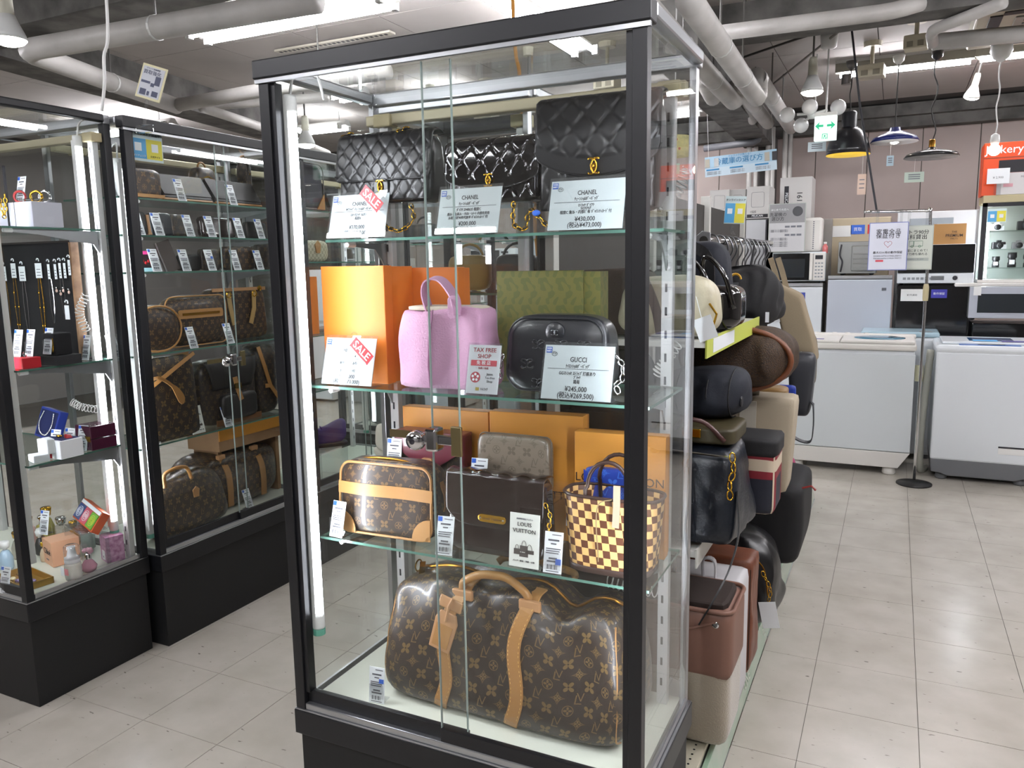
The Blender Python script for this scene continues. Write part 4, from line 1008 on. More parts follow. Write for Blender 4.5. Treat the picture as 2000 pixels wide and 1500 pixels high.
for s_ in (-1, 1):
    R_ = .05
    def cp_(u, v, s_=s_):
        a = u*PI/2; r = v*R_; x = s_*(tw/2-.008)-s_*r*math.cos(a); z = .008+r*math.sin(a)
        return (x, tbo(z)-.0025+.003*math.sin(x*30), z)
    G().slab(cp_ if s_ < 0 else (lambda u, v: cp_(1-u, v, 1)), 8, 4, .002).o('corner_patch', TAN, tb)
G().tube(smooth_path([(-tw*.42, -.005, th*.93), (-tw*.2, -.008, th+.001), (tw*.1, -.008, th+.001), (tw*.42, -.005, th*.92)], 6), .003, 6).o('zip', BRASS, tb, smooth=True)
G().ribbon([(tw/2-.008, .0, th*.8), (tw/2+.006, -.0, th*.6), (tw/2+.008, -.0, th*.45), (tw/2+.004, 0, th*.38)], (0, 1, 0), .016, .003).o('side_tab', TAN, tb)
# burgundy flap bag behind
x0, x1, z0, z1 = R(785, 842, 915, 935, .27)
bw = x1-x0
BURG = mat('burgundy_leather', '#6e2f3c', .3, coat=.3)
bb = T('burgundy_flap_bag', 'monogram flap bag with a pointed burgundy flap behind the lock', 'handbag', ((x0+x1)/2, .268, S3+.07))
bh = z1-(S3+.07)-.004
G().sbox(bw, .045, bh, 9, 8).o('body', MONOD, bb, smooth=True)
G().prism([(-bw/2, bh+.004), (bw/2, bh+.004), (bw/2-.001, bh-.035), (.012, bh-.085), (-.012, bh-.085), (-bw/2+.001, bh-.035)], -.029, -.024).o('flap', BURG, bb, bev=.001)
for x in (-bw/2, bw/2-.012): G().box(x, x+.012, -.024, .024, .0, bh+.003).o('gusset', BURG, bb, bev=.005)
G().box(-bw/2, bw/2, -.024, .024, bh-.003, bh+.006).o('top_fold', BURG, bb, bev=.003)
G().prism(rrect(-.015, .015, bh-.10, bh-.07, .006), -.034, -.029).o('buckle', GOLD, bb, bev=.002)
G().prism(rrect(-.015, .015, bh-.075, bh-.055, .006), -.035, -.029).o('tab', TAN2, bb)
riser(((x0+x1)/2, .268, S3+.0005), bw*1.1, .06, .068, 'clear riser under the burgundy flap bag')
# taupe embossed case
x0, x1, z0, z1 = R(932, 852, 1072, 945, .24)
tc_ = T('taupe_case', 'taupe zip case embossed with flowers standing behind the dark brown bag', 'case', ((x0+x1)/2, .255, S3+.115))
th2 = z1-S3-.115; tw2 = x1-x0
G().sbox(tw2, .036, th2, 8, 14, py=9).o('body', MONOV, tc_, smooth=True)
G().tube([(x, -.0, z) for x, z in rrect(-tw2/2-.0003, tw2/2+.0003, .0, th2+.0003, .014, 5)], .0015, 5, closed=True).o('zip', mat('zip_taupe', '#6b6055', .5), tc_)
riser(((x0+x1)/2+.01, .255, S3+.0005), tw2*1.1, .07, .113, 'clear riser under the taupe case')
# dark brown patent flap bag
DB = mat('dark_brown_patent', '#241814', .14, coat=.5, bump=(40, .15))
x0, x1, z0, z1 = R(872, 930, 1066, 1085, .15)
dw, dh = x1-x0, z1-S3-.002
db = T('brown_flap_bag', 'dark brown patent flap bag with an oval brass name plate, centre of the third shelf', 'handbag', ((x0+x1)/2, .18, S3+.001), -.02)
def db_f(q): k = q.z/dh; return (q.x*(1-.03*k), q.y*(1-.4*k), q.z)
G().sbox(dw, .085, dh, 9, 14, db_f, py=8).o('body', DB, db, smooth=True)
def dflap(u, v):
    x = (u-.5)*dw*1.0; e = abs(2*u-1); zb_ = dh*.36+(dh*.2)*(e**6); L = dh-zb_; s_ = v*(L+.05)
    if s_ < L: z = zb_+s_; y = -.0425*(1-.4*z/dh)-.004-.002*math.sin(PI*v)
    else: b = (s_-L)/.05; z = dh+.005*math.sin(b*PI)+.0015*math.sin(x*130); y = -.0295+.05*b
    return (x*.985, y, z)
G().slab(dflap, 44, 30, .003).o('flap', DB, db, smooth=True)
pl = G().prism(rrect(-.034, .034, dh*.43, dh*.43+.018, .0088), -.042, -.039).o('name_plate', GOLD, db, bev=.001)
txt(pl, 'Louis Vuitton', .0085, (0, -.0425, dh*.43+.009), mat('plate_ink', '#5a4012', .5), shear=.4)
for x in (-.028, .028): G().ball((x, -.0425, dh*.43+.009), .0025, n=8).o('rivet', CHROME, pl)
c_ = T('chain_strap', 'gold chain strap hanging at the right side of the dark brown bag', 'strap', ((x0+x1)/2+dw/2+.004, .15, S3), 0)
chain(c_, [(-.004, .0, dh*.72), (.008, -.005, dh*.6), (.006, -.01, dh*.4), (.012, -.012, dh*.25), (.006, -.01, dh*.14)], .0065, leather=DB)
# checkered tote with blue case
x0, x1, z0, z1 = R(1100, 975, 1290, 1122, .16)
kw, kh = x1-x0, .152
kb = T('checkered_tote', 'sand and brown checkered tote with dark trim, right end of the third shelf', 'handbag', (min((x0+x1)/2, .818-kw/2), .195, S3+.001))
cyk = kb.location.x
def kf(u, v, rr=1.0):
    a = u*2*PI; ex = 2/3.2; cx_, sy_ = math.cos(a), math.sin(a); z = v*kh
    k = .86+.14*v
    return (rr*kw/2*k*math.copysign(abs(cx_)**ex, cx_), rr*.058*(1.05-.15*v)*math.copysign(abs(sy_)**ex, sy_), z+.006)
G().slab(lambda u, v: kf(u, v), 72, 10, .002).o('body', DAMIER, kb, smooth=True)
DKB = mat('dark_brown_trim', '#3a2620', .4)
G().slab(lambda u, v: kf(u, v*.085-.03, 1.012), 72, 2, .003).o('bottom_trim', DKB, kb, smooth=True)
G().tube([Vector(kf(k/48, 1.0))+Vector((0, 0, .001)) for k in range(48)], .0035, 6, closed=True).o('rim_trim', DKB, kb, smooth=True)
g = G(); g.add([kf(k/48, .02) for k in range(48)], [tuple(range(48))]); g.o('inside_floor', DKB, kb)
for y in (-.045, .045):
    G().tube([(-.045, y, kh-.02), (-.047, y, kh+.02)]+[Vector(p) for p in arc((0, y*.8, kh+.025), .045, PI, 0, 12, 'xz', .055)]+[(.047, y, kh+.02), (.045, y, kh-.02)], .0045, 8).o('handle', DKB, kb, smooth=True)
G().ribbon([(.025, -.066, kh-.045), (.027, -.065, kh+.0), (.026, -.06, kh+.04)], (1, 0, 0), .014, .003).o('clear_strap_end', mat('shrink_wrap', '#b9a08a', .2), kb)
G().tube(smooth_path([(.015, -.06, kh+.01), (-.01, -.066, kh-.0), (-.015, -.068, kh-.04), (-.012, -.066, kh-.1), (-.012, -.064, .03)], 6), .0012, 5).o('lace', mat('lace_tan', '#8f7a58', .6), kb)
bc = T('blue_case', 'bright blue monogram envelope case standing behind the checkered tote handles', 'case', (cyk-.02, .255, S3+.06))
G().sbox(.13, .02, .135, 12, 12).o('body', MONOP, bc, smooth=True)
G().prism([(-.065, .13), (-.02, .085), (-.065, .03)], -.0125, -.0105).o('side_fold', mat('blue_leather', '#213a9a', .4), bc)
riser((cyk-.02, .255, S3+.0005), .13, .03, .058, 'clear riser under the blue case')
# tags on the third shelf
G3 = 'small white price tags in the tall showcase'
def at(u, v, Y, z): q = U(u, v, 'y', Y); return (q.x, Y, z)
small_tag(at(655, 1045, .105, S3+.001), -.1, 'glaring white price tag before the tan banded monogram bag at the left shelf end', G3, 0, tilt=-.25)
small_tag(at(866, 1080, .105, S3+.001), .1, 'white price tag between the monogram bag and the dark brown bag', G3, 0, tilt=-.25)
small_tag(at(1078, 1118, .105, S3+.001), .05, 'white price tag between the brand sign and the checkered tote', G3, 2, tilt=-.2)
small_tag(at(767, 895, .225, S3+.135), .05, 'white price tag left of the burgundy flap bag behind the lock', G3, 0, tilt=-.15)
small_tag(at(932, 930, .205, S3+.113), .08, 'white price tag in front of the taupe case', G3, 0, tilt=-.2)
small_tag(at(1122, 970, .235, S3+.06), .1, 'white price tag left of the blue case', G3, 1, tilt=-.2)
x0 = U(1022, 1100, 'y', .105).x
stand_sign((x0, .105, S3+.001), 0, 'small framed brand sign with a picture of bags, in front of the dark brown bag', .068, .116, -.1)

# ---------------------------------------------------------------- the large duffel on the deck
kx0, kx1 = .165, .755
KW, KH, KD = .60, .292, .26
kp = T('monogram_duffel', 'large brown monogram travel duffel with tan straps lying on the showcase floor', 'travel bag', ((kx0+kx1)/2+.002, .235, SD+.001), -.02)
def kpf(q):
    k = q.z/KH; x = q.x/(KW/2)
    z = q.z*(1-(.02 if x < 0 else .10)*max(0, abs(x)-.7)/.3*k)
    z -= k*k*.030*math.exp(-((x-.55)/.16)**2)
    z += k*k*.008*math.sin(x*9)
    w1 = noise.noise(Vector((q.x*9, q.z*7, 1.3)))*.012+noise.noise(Vector((q.x*22+q.z*14, q.z*9, 4.1)))*.005
    yy = q.y*(1.02-.46*k*k)+.006*math.sin(x*11+k*4)*k-w1*(1 if q.y < 0 else 0)*min(1, k*4)
    xx = q.x*(1-.075*k*k+.02*math.sin(k*PI))
    if abs(x) > .55: yy *= 1-.10*math.sin(k*PI)*math.exp(-((x-.72)/.1)**2)
    return (xx, yy, z)
G().sbox(KW, KD, KH, 9, 40, kpf, py=8).o('body', MONO, kp, smooth=True)
def surf(x, z):
    xx = x/(KW/2); k = z/KH
    py = (1-min(abs(xx), .99)**9-min(abs(2*k-1), .985)**9); py = max(py, .02)**(1/8)
    return kpf(Vector((x, -KD/2*py, z)))
for s_, xs in (('l', -.135), ('r', .045)):
    off = xs
    pts = []
    for k in range(15):
        z = .008+(KH-.022)*k/14; f = surf(off+.03*(k/14)+.012*math.sin(k*.5), z); pts.append((f[0], f[1]-.004, f[2]))
    ox, oy, oz = pts[-1]
    pts += [(ox+.002, oy+.02, oz+.012), (ox+.004, oy+.045, oz+.014)]
    st = G().ribbon(pts, (1, 0, 0), .032, .004).o('strap', TAN, kp, bev=.001)
    g = G()
    for e in (-.0125, .0125):
        for k in range(0, 14):
            for q in (.2, .6):
                a, b = Vector(pts[k]), Vector(pts[k+1]); c0 = a.lerp(b, q); c1 = a.lerp(b, q+.22)
                g.tube([c0+Vector((e, -.0026, 0)), c1+Vector((e, -.0026, 0))], .0006, 3)
    g.o('stitching', mat('stitch_gold', '#d9b060', .6), st)['kind'] = 'stuff'
    G().box(ox-.026, ox+.026, oy-.012, oy-.001, oz-.018, oz+.006).o('strap_loop', TAN2, kp, bev=.003)
    G().lathe([(0, -.003), (.005, -.002), (.005, 0)], (ox, oy-.012, oz-.026), 10, axis='y').o('rivet', BRASS, kp, smooth=True)
h0 = surf(-.105, KH-.02); h1 = surf(.075, KH-.02)
hp = [(h0[0], h0[1]+.01, h0[2]+.005), (h0[0]+.012, h0[1]+.0, h0[2]+.03), (h0[0]+.05, h0[1]-.004, h0[2]+.052), ((h0[0]+h1[0])/2, h0[1]-.004, h0[2]+.058), (h1[0]-.05, h1[1]-.0, h1[2]+.05), (h1[0]-.01, h1[1]+.0, h1[2]+.028), (h1[0], h1[1]+.01, h1[2]+.004)]
G().tube(smooth_path(hp, 8), .0095, 10).o('handle', TAN, kp, smooth=True)
hp = [(h0[0]+.015, .075, h0[2]+.02), (h0[0]+.03, .085, h0[2]+.03), ((h0[0]+h1[0])/2, .09, h0[2]+.035), (h1[0]+.03, .085, h1[2]+.02), (h1[0]+.05, .075, h1[2]+.01)]
G().tube(smooth_path(hp, 8), .009, 10).o('handle', TAN, kp, smooth=True)
zp_ = [kpf(Vector((x, 0, KH)))+() for x in np.linspace(-KW*.44, KW*.47, 26)]
zo = G().tube([(x, y, z+.001) for x, y, z in zp_], .0045, 6).o('zip', BRASS, kp, smooth=True)
G().ribbon([(-KW*.42, 0, KH+.0), (-KW*.40, -.02, KH-.004), (-KW*.385, -.04, KH-.02)], (1, .5, 0), .014, .003).o('zip_pull', GOLD, kp)
G().tube(arc((-KW*.43, -.01, KH-.006), .014, 0, 2*PI, 12, 'yz'), .002, 5).o('padlock_ring', GOLD, kp)
for s_ in (-1, 1):
    P = []
    for k in range(17):
        z = .006+(KH*.9)*k/16; f = surf(s_*KW*.466, z); P.append((f[0]+s_*.004, f[1]+.004, f[2]))
    G().tube(smooth_path(P, 2), .0022, 6).o('end_piping', TAN, kp, smooth=True)
q = surf(-.125, KH*.80); nx, ny, nz = q
lt = G().prism([(-.027, 0), (.027, 0), (.029, .07), (.02, .09), (-.02, .09), (-.029, .07)], -.003, .003).o('luggage_tag', TAN2, kp, bev=.002, loc=(nx-.012, ny-.022, nz-.088), rot=(-.16, .24, 0))
G().prism([(-.02, .008), (.02, .008), (.021, .06), (-.021, .06)], -.0045, -.003).o('tag_window', TAN, lt)
G().box(-.03, .03, -.006, .0, .098, .125).o('tag_loop', TAN2, lt, bev=.003)
G().tube([(0, -.006, .07), (0, -.011, .11), (.004, -.009, .128)], .0035, 6).o('tag_cord', TAN2, lt)
small_tag(at(736, 1392, .075, SD+.001), .1, 'white price tag on the showcase floor beside the large duffel', G3, 1, tilt=-.12)
# ---------------------------------------------------------------- showcase row along the left aisle
BZ = (1.628, 1.498, 1.368, 1.073, .737)
cbx = -1.123
cbv = showcase('black framed showcase of brown monogram bags and wallets facing the aisle at the left', (cbx, .5745, 0), PI/2, .845, .44, 1.885, SB,
               [(z, .075, .36) for z in BZ], lamp=(.032, .085, .45, 1.72), ups=(.10, -.05))
cc_ = showcase('black framed showcase further along the left aisle, seen through the tall showcase', (cbx, 1.436, 0), PI/2, .85, .44, 1.885, SB,
               [(z, .075, .36) for z in (1.633, 1.40, 1.06, .80)], lamp=(.80, .30, .5, 1.7), lock=False)
ce = showcase('narrow dark showcase of sneakers standing behind the tall showcase', (.404, .84, 0), PI, .45, .36, 1.8, SB,
              [(1.30, .05, .3), (.80, .05, .3), (.62, .05, .3)], doors=False, lock=False, ups=(.03, -.02), toprail=False)
cg = showcase('dark framed showcase with glass shelves in the far row at the left', (-1.9, 2.6, 0), 0, .9, .42, 1.85, SB,
              [(1.5, .05, .36), (1.15, .05, .36), (.8, .05, .36)], lock=False, lamp=(.05, .3, .6, 1.7))
ch_ = showcase('dark framed showcase with a lit tube standing beyond the sneakers at the left', (-.75, 2.45, 0), 0, .8, .42, 1.85, SB,
              [(1.5, .05, .36), (1.2, .05, .36), (.85, .05, .36)], lock=False, lamp=(.75, .05, .6, 1.75))
def B(u, v, X, z=None):
    q = U(u, v, 'x', X); return Vector((X, q.y, q.z if z is None else z))
GB = 'small white price tags in the left showcases'
def bt(u, v, z, lb, st=0): p = B(u, v, -1.205, z+.001); small_tag(tuple(p), PI/2, lb, GB, st, tilt=-.3)
DCL = mat('dark_canvas', '#201d1c', .45, coat=.08)
def case_item(name, label, u0, u1, v0, z, m, X=-1.27, d=.05, p=8, cat='wallet', tilt=0, group=None, h=None, fn=None, trim=None, lo=.612):
    a, b = B(u0, v0, X), B(u1, v0, X); c = B((u0+u1)/2, v0, X); a.y = max(a.y, lo); b.y = min(b.y, lo+.77); w_ = abs(b.y-a.y); h_ = h or max(c.z-z, .02)
    t = T(name, label, cat, (X, (a.y+b.y)/2, z+.001), PI/2, group, rot=(tilt, 0, PI/2))
    G().sbox(w_, d, h_, p, 10, fn).o('body', m, t, smooth=True)
    if trim: G().tube([(x, -d/2+.001, zz) for x, zz in rrect(-w_/2+.006, w_/2-.006, .005, h_-.005, min(w_, h_)*.18, 5)], .003, 5, closed=True).o('piping', trim, t, smooth=True)
    return t, w_, h_
# row 1
t, w_, h_ = case_item('monogram_bag', 'brown monogram bag at the top shelf end, under the blue and yellow notice', 222, 300, 330, BZ[0], MONOS, X=-1.28, d=.09, p=6, cat='handbag')
G().ribbon([(-w_/2, -.047, .012), (w_/2, -.047, .012)], (0, 0, 1), .012, .002).o('trim', TAN, t)
for k, (u0, u1, lb, tl) in enumerate(((318, 412, 'wide dark clutch leaning back on the top shelf, left one of two', -.5), (418, 508, 'wide dark clutch leaning back on the top shelf, beside the right backpack', -.5))):
    a, b = B(u0, 370, -1.25), B(u1, 370, -1.25)
    t = T('clutch_bag', lb, 'clutch', (-1.25, (a.y+b.y)/2, BZ[0]+.012), 0, 'dark clutches on the top shelf of the left showcase', rot=(tl, 0, PI/2))
    W_ = b.y-a.y
    G().prism([(-W_/2, 0), (W_/2, 0), (W_/2-.01, .10), (-W_/2-.01, .10)], -.006, .008).o('body', DCL, t, bev=.004)
    G().prism([(-W_/2-.01, .10), (W_/2-.01, .10), (W_/2, .012), (-W_/2+.004, .012)], -.009, -.006).o('flap', DCL, t, bev=.001)
    G().box(-W_/2, W_/2, -.004, .012, -.006, .0).o('bottom_edge', TAN, t)
for (u0, u1, v0, lb) in ((374, 412, 328, 'small dark monogram bag with a gold zip behind the two clutches'), (480, 520, 318, 'small rounded backpack with tan trim at the right end of the top shelf')):
    t, w_, h_ = case_item('mini_backpack', lb, u0, u1, v0, BZ[0]+.04, MONOD, X=-1.40, d=.07, p=4, cat='backpack', group='small backpacks on the top shelf of the left showcase')
    G().tube(arc((0, 0, h_), .02, 0, PI, 8), .004, 6).o('top_handle', TAN, t, smooth=True)
    G().tube([(-w_/2+.01, -.03, h_*.6), (0, -.036, h_*.68), (w_/2-.01, -.03, h_*.6)], .0025, 5).o('zip', GOLD, t)
    riser((t.location.x, t.location.y, BZ[0]+.0005), .06, .09, .039, 'clear riser under the '+lb.split(' with')[0], PI/2)
bt(358, 400, BZ[0], 'price tag before the left dark clutch on the top shelf'); bt(458, 400, BZ[0], 'price tag before the right dark clutch on the top shelf')
bt(238, 395, BZ[0], 'price tag before the monogram bag under the blue and yellow notice')
# row 2 wallets
W2 = ((244, 283, 413, 'rounded dark wallet at the left end of the second shelf', DCL, 0), (290, 333, 416, 'open dark wallet showing tan edges above the tall phone case', mat('wallet_blue_black', '#25282e', .4), 1),
      (330, 366, 420, 'grey brown folded wallet with burgundy inside', MONOD, 1), (388, 456, 424, 'wide glossy dark purse in the middle of the second shelf', mat('glossy_brown', '#2b1d1a', .15, coat=.5), 0), (478, 518, 434, 'flat black wallet at the right end of the second shelf', DCL, 0))
for k, (u0, u1, v0, lb, m, op) in enumerate(W2):
    t, w_, h_ = case_item('wallet', lb, u0, u1, v0, BZ[1], m, X=-1.27, d=.025, group='wallets on the second shelf of the left showcase', tilt=-.12)
    if op:
        for j in range(3): G().box(-w_/2-.012+.003*j, -w_/2+.006, -.008+.008*j, -.003+.008*j, .004, h_-.01).o('page', (TAN2, mat('page_red', '#6f2730', .5), mat('page_cream', '#c9b184', .5))[j], t, bev=.001)
for k, (u, lb) in enumerate(((276, 'before the rounded dark wallet'), (314, 'before the open wallet with tan edges'), (374, 'before the folded wallet with burgundy inside'), (416, 'before the wide glossy purse'), (472, 'between the glossy purse and the flat black wallet'), (512, 'before the flat black wallet at the shelf end'))):
    bt(u, 460, BZ[1], 'price tag '+lb+' on the second shelf')
# row 3
W3 = ((262, 300, 490, 'pink and black printed pouch with red cherries at the left of the third shelf', mat('pouch_black', '#2a2024', .4), .02), (345, 388, 498, 'flat dark card case leaning on the third shelf', DCL, .02), (388, 424, 486, 'brown monogram pen case with rounded top on the third shelf', MONOD, .03), (430, 492, 482, 'long brown monogram box purse at the right of the third shelf', MONOS, .03), (497, 530, 478, 'dark wallet at the right end of the third shelf', MONOD, .03))
for k, (u0, u1, v0, lb, m, d) in enumerate(W3):
    t, w_, h_ = case_item('small_case', lb, u0, u1, v0, BZ[2], m, X=-1.26, d=d, group='small leather goods on the third shelf of the left showcase')
    if k == 0:
        G().box(-w_/2, w_/2, -.0135, -.010, h_-.014, h_-.002).o('pink_edge', mat('hot_pink', '#e0408f', .5), t); G().box(-w_/2, w_/2, -.0135, -.010, .0, .014).o('blue_edge', mat('pale_cyan', '#9fd0d8', .5), t)
        for j in range(5): G().ball((-w_/2+.012+.012*j, -.012, h_*.42+.006*(j % 2)), .006, 1, .4, 1, 8).o('cherry', RED, t, smooth=True)
a, b = B(292, 450, -1.24), B(335, 450, -1.24)
t = T('phone_case', 'tall folded monogram case leaning across the second and third shelves', 'case', (-1.222, (a.y+b.y)/2+.03, BZ[2]+.002), 0, None, rot=(-.16, -.26, PI/2))
G().box(-.03, .03, 0, .014, .0, .115).o('body', MONOD, t, bev=.004); G().box(-.03, .03, -.003, 0, .0, .115).o('front_cover', MONOS, t, bev=.001)
for k, (u, lb) in enumerate(((308, 'before the printed cherry pouch'), (366, 'before the flat dark card case'), (416, 'before the monogram pen case'), (465, 'before the long monogram box purse'), (510, 'before the dark wallet at the right end'))):
    bt(u, 523, BZ[2], 'price tag '+lb+' on the third shelf', 1 if k == 2 else 0)
# row 4
t, w_, h_ = case_item('round_bag', 'round monogram bag with tan rim at the left of the fourth shelf', 196, 342, 598, BZ[3], MONOS, X=-1.235, d=.07, p=2.6, cat='handbag', trim=None)
G().tube([(w_/2*.95*math.cos(a)*abs(math.cos(a))**-.15 if abs(math.cos(a)) > .01 else 0, -.03, h_/2+h_/2*.95*math.sin(a)) for a in [2*PI*k/30 for k in range(30)]], .004, 6, closed=True).o('piping', TAN, t, smooth=True)
t, w_, h_ = case_item('oval_bag', 'oval monogram bag with a tan framed zip pocket on the fourth shelf', 305, 430, 576, BZ[3], MONOS, X=-1.29, d=.07, p=3.2, cat='handbag', trim=TAN)
G().prism(rrect(-w_*.3, w_*.4, h_*.55, h_*.72, .01), -.042, -.036).o('zip_frame', TAN, t); G().box(-w_*.25, w_*.34, -.0435, -.042, h_*.61, h_*.66).o('zip', BRASS, t)
t, w_, h_ = case_item('monogram_tote', 'dark monogram tote with two pale handles hanging down, right of the fourth shelf', 396, 510, 563, BZ[3], MONOS, X=-1.34, d=.08, p=9, cat='handbag', fn=lambda q: (q.x*(1.05-.1*q.z/.2), q.y, q.z))
G().ribbon([(-w_/2*.95, -.041, h_-.005), (w_/2*.95, -.041, h_-.005)], (0, 0, 1), .014, .003).o('top_trim', TAN2, t)
PT = mat('pale_handle', '#b3925c', .45)
for x, e in ((-w_*.22, .012), (w_*.24, -.02)):
    G().ribbon([(x, -.046, h_*.93), (x+e*.4, -.05, h_*.6), (x+e*1.6, -.05, h_*.3)], (1, 0, 0), .022, .004).o('handle', PT, t)
    G().tube(arc((x, -.05, h_*.88), .012, 0, 2*PI, 10), .003, 5, closed=False).o('ring', GOLD, t)
G().lathe([(.005, -.006), (.012, -.004), (.012, .0)], (w_*.36, -.042, h_*.98), 12, axis='y').o('padlock', GOLD, t)
bt(380, 676, BZ[3], 'price tag before the oval monogram bag on the fourth shelf'); bt(452, 668, BZ[3], 'price tag before the tote with pale handles')
bt(228, 700, BZ[3], 'price tag before the round monogram bag at the fourth shelf end')
# row 5
t, w_, h_ = case_item('tall_tote', 'tall monogram tote with a tan rim and spoon shaped tab on the fifth shelf', 264, 368, 697, BZ[4], MONO, X=-1.25, d=.10, p=10, cat='handbag', fn=lambda q: (q.x, q.y*(1-.5*q.z/.3), q.z))
G().ribbon([(-w_/2, -.03, h_*.62), (-w_*.1, -.034, h_*.78), (w_/2, -.03, h_+.002)], (0, .2, 1), .014, .004).o('rim', TAN, t)
G().ribbon([(-w_/2, -.0, h_*.9), (w_*.1, -.0, h_*.98), (w_/2, -.0, h_+.0)], (0, .2, 1), .012, .004).o('rim', TAN, t)
G().ribbon(smooth_path([(-w_/2, -.045, h_*.72), (-w_*.3, -.05, h_*.78), (-w_*.05, -.052, h_*.66), (.02, -.052, h_*.52), (.03, -.052, h_*.42)], 4), (1, 0, .4), [.012]*9+[.02, .026, .03, .032, .032, .03, .022, .01][:8], .003).o('spoon_tab', TAN, t)
t, w_, h_ = case_item('flap_backpack', 'worn dark brown backpack with a buckled tan strap on the fifth shelf', 368, 482, 700, BZ[4], MONOD, X=-1.30, d=.12, p=5, cat='backpack')
G().slab(lambda u, v: ((u-.5)*w_*.9*(1-.25*(1-v)), -.065-.012*math.sin(PI*v), h_*.55+v*h_*.45), 12, 8, .004).o('flap', DCL, t, smooth=True)
G().sbox(w_*.62, .04, h_*.4, 6, 8, c=(.02, -.07, .02)).o('front_pocket', DCL, t, smooth=True)
G().ribbon([(0, -.082, h_*.72), (.005, -.088, h_*.55), (.02, -.092, h_*.36)], (1, 0, 0), .022, .004).o('strap', TAN, t)
G().prism(rrect(-.014, .02, h_*.55, h_*.63, .004), -.096, -.091).o('buckle', GOLD, t)
G().ribbon([(-w_*.3, -.062, .012), (w_*.5, -.062, .012)], (0, 0, 1), .024, .004).o('bottom_band', mat('worn_tan', '#7d5535', .5), t)
t, w_, h_ = case_item('drawstring_bag', 'monogram drawstring bag with crossed tan straps at the right of the fifth shelf', 478, 585, 668, BZ[4], MONOD, X=-1.31, d=.14, p=4, cat='handbag')
for pts in ([(-w_*.4, -.06, h_*.98), (-w_*.28, -.075, h_*.7), (-w_*.1, -.078, h_*.42)], [(-w_*.3, -.075, h_*.42), (-w_*.05, -.08, h_*.42)], [(-w_*.1, -.078, h_*.42), (w_*.3, -.075, h_*.2)]):
    G().ribbon(pts, (0.6, 0, .8), .018, .004).o('strap', TAN, t)
p = B(390, 845, -1.205, BZ[4]+.001); stand_sign(tuple(p), PI/2, 'small framed brand sign in the left showcase beside the worn backpack', .062, .11)
bt(448, 830, BZ[4], 'price tag before the worn backpack on the fifth shelf'); bt(306, 865, BZ[4], 'price tag before the tall monogram tote')
# deck
t, w_, h_ = case_item('boston_bag', 'slumped brown monogram boston bag with short tan handles on the left showcase floor', 262, 428, 925, SD, MONO, X=-1.24, d=.17, p=4, cat='handbag', fn=lambda q: (q.x*(1.05-.25*(q.z/.25)), q.y*(1-.45*q.z/.25), q.z+.008*math.sin(q.x*20)))
G().tube(smooth_path([(-w_*.36, -.06, h_*.9), (-w_*.34, -.06, h_+.03), (-w_*.1, -.06, h_+.035), (-w_*.02, -.06, h_*.92)], 6), .007, 8).o('handle', TAN, t, smooth=True)
G().prism([(-.012, 0), (.012, 0), (.016, .03), (0, .042), (-.016, .03)], -.004, 0).o('leather_tab', TAN, t, loc=(-w_*.02, -.076, h_*.62), bev=.001)
t, w_, h_ = case_item('monogram_duffel', 'dark monogram duffel with tan straps on the left showcase floor', 345, 575, 868, SD, MONOS, X=-1.37, d=.22, p=4, cat='travel bag')
for x, e in ((-w_*.18, .03), (w_*.22, .04)):
    G().ribbon(smooth_path([(x-e*.6, -.085, h_*.96), (x-e*.2, -.112, h_*.7), (x, -.115, h_*.4), (x, -.112, h_*.08)], 5), (1, 0, 0), .03, .004).o('strap', TAN, t)
    G().box(x-e*.6-.018, x-e*.6+.018, -.10, -.08, h_*.92, h_*1.0).o('strap_loop', TAN2, t, bev=.003)
t = T('wooden_box', 'pale wooden riser box with an orange front edge under the fifth shelf', 'box', (-1.40, 1.22, .622), PI/2)
G().box(-.2, .2, -.13, .05, 0, .085).o('body', mat('pale_wood', '#a5825f', .5, vary=(8, '#8f6d4d')), t, bev=.001); G().box(-.2, .2, -.136, -.13, .045, .09).o('front_edge', YB, t)
for x in (-.17, .17): G().box(x-.01, x+.01, -.1, .04, -.256, 0).o('leg', mat('pale_wood'), t)
bt(490, 997, SD, 'price tag on the left showcase floor before the duffel'); bt(350, 1062, SD, 'price tag on the left showcase floor before the boston bag', 1)
# notice behind the glass, sign clip on top
p0, p1 = B(246, 242, -1.112), B(318, 316, -1.112)
t = T('online_notice', 'blue and yellow notice stuck inside the door glass of the left showcase', 'notice', (-1.148, (p0.y+p1.y)/2+.035, p1.z), PI/2)
W_ = p1.y-p0.y; H_ = p0.z-p1.z-.004
G().box(-W_/2, W_/2, 0, .0015, 0, H_).o('sheet', mat('notice_paper', '#cfe0e2', .35), t)
G().box(-W_/2+.004, -.001, -.0008, 0, .008, H_*.72).o('blue_half', mat('notice_blue', '#57a9dc', .5), t)
G().box(-.001, W_/2-.004, -.0008, 0, .008, H_*.72).o('yellow_half', mat('notice_yellow', '#e7dc4a', .5), t)
for x in (-W_*.25, W_*.25): G().box(x-W_*.1, x+W_*.1, -.0012, -.0008, H_*.32, H_*.32+W_*.2).o('blank_square', PAPER, t)
txt(t, 'オンラインストア出品中！', W_*.088, (0, -.001, H_*.87), INK, bold=.0003); txt(t, '今すぐチェック', W_*.06, (-W_*.25, -.0012, H_*.16), PAPER); txt(t, '公式サイト', W_*.06, (W_*.25, -.0012, H_*.16), INK)
p0 = B(300, 190, -1.07)
t = T('clip_sign', 'cream framed sign tilted on a clear clip on top of the left showcase', 'sign', (-1.075, B(282, 245, -1.075).y, 1.885), 0, None)
G().box(-.03, .03, -.012, .012, -.055, -.03).o('clip', ACRYL, t, bev=.003)
G().tube([(0, 0, -.03), (.0, .012, .03), (0, .02, .055)], .006, 8).o('stem', ACRYL, t)
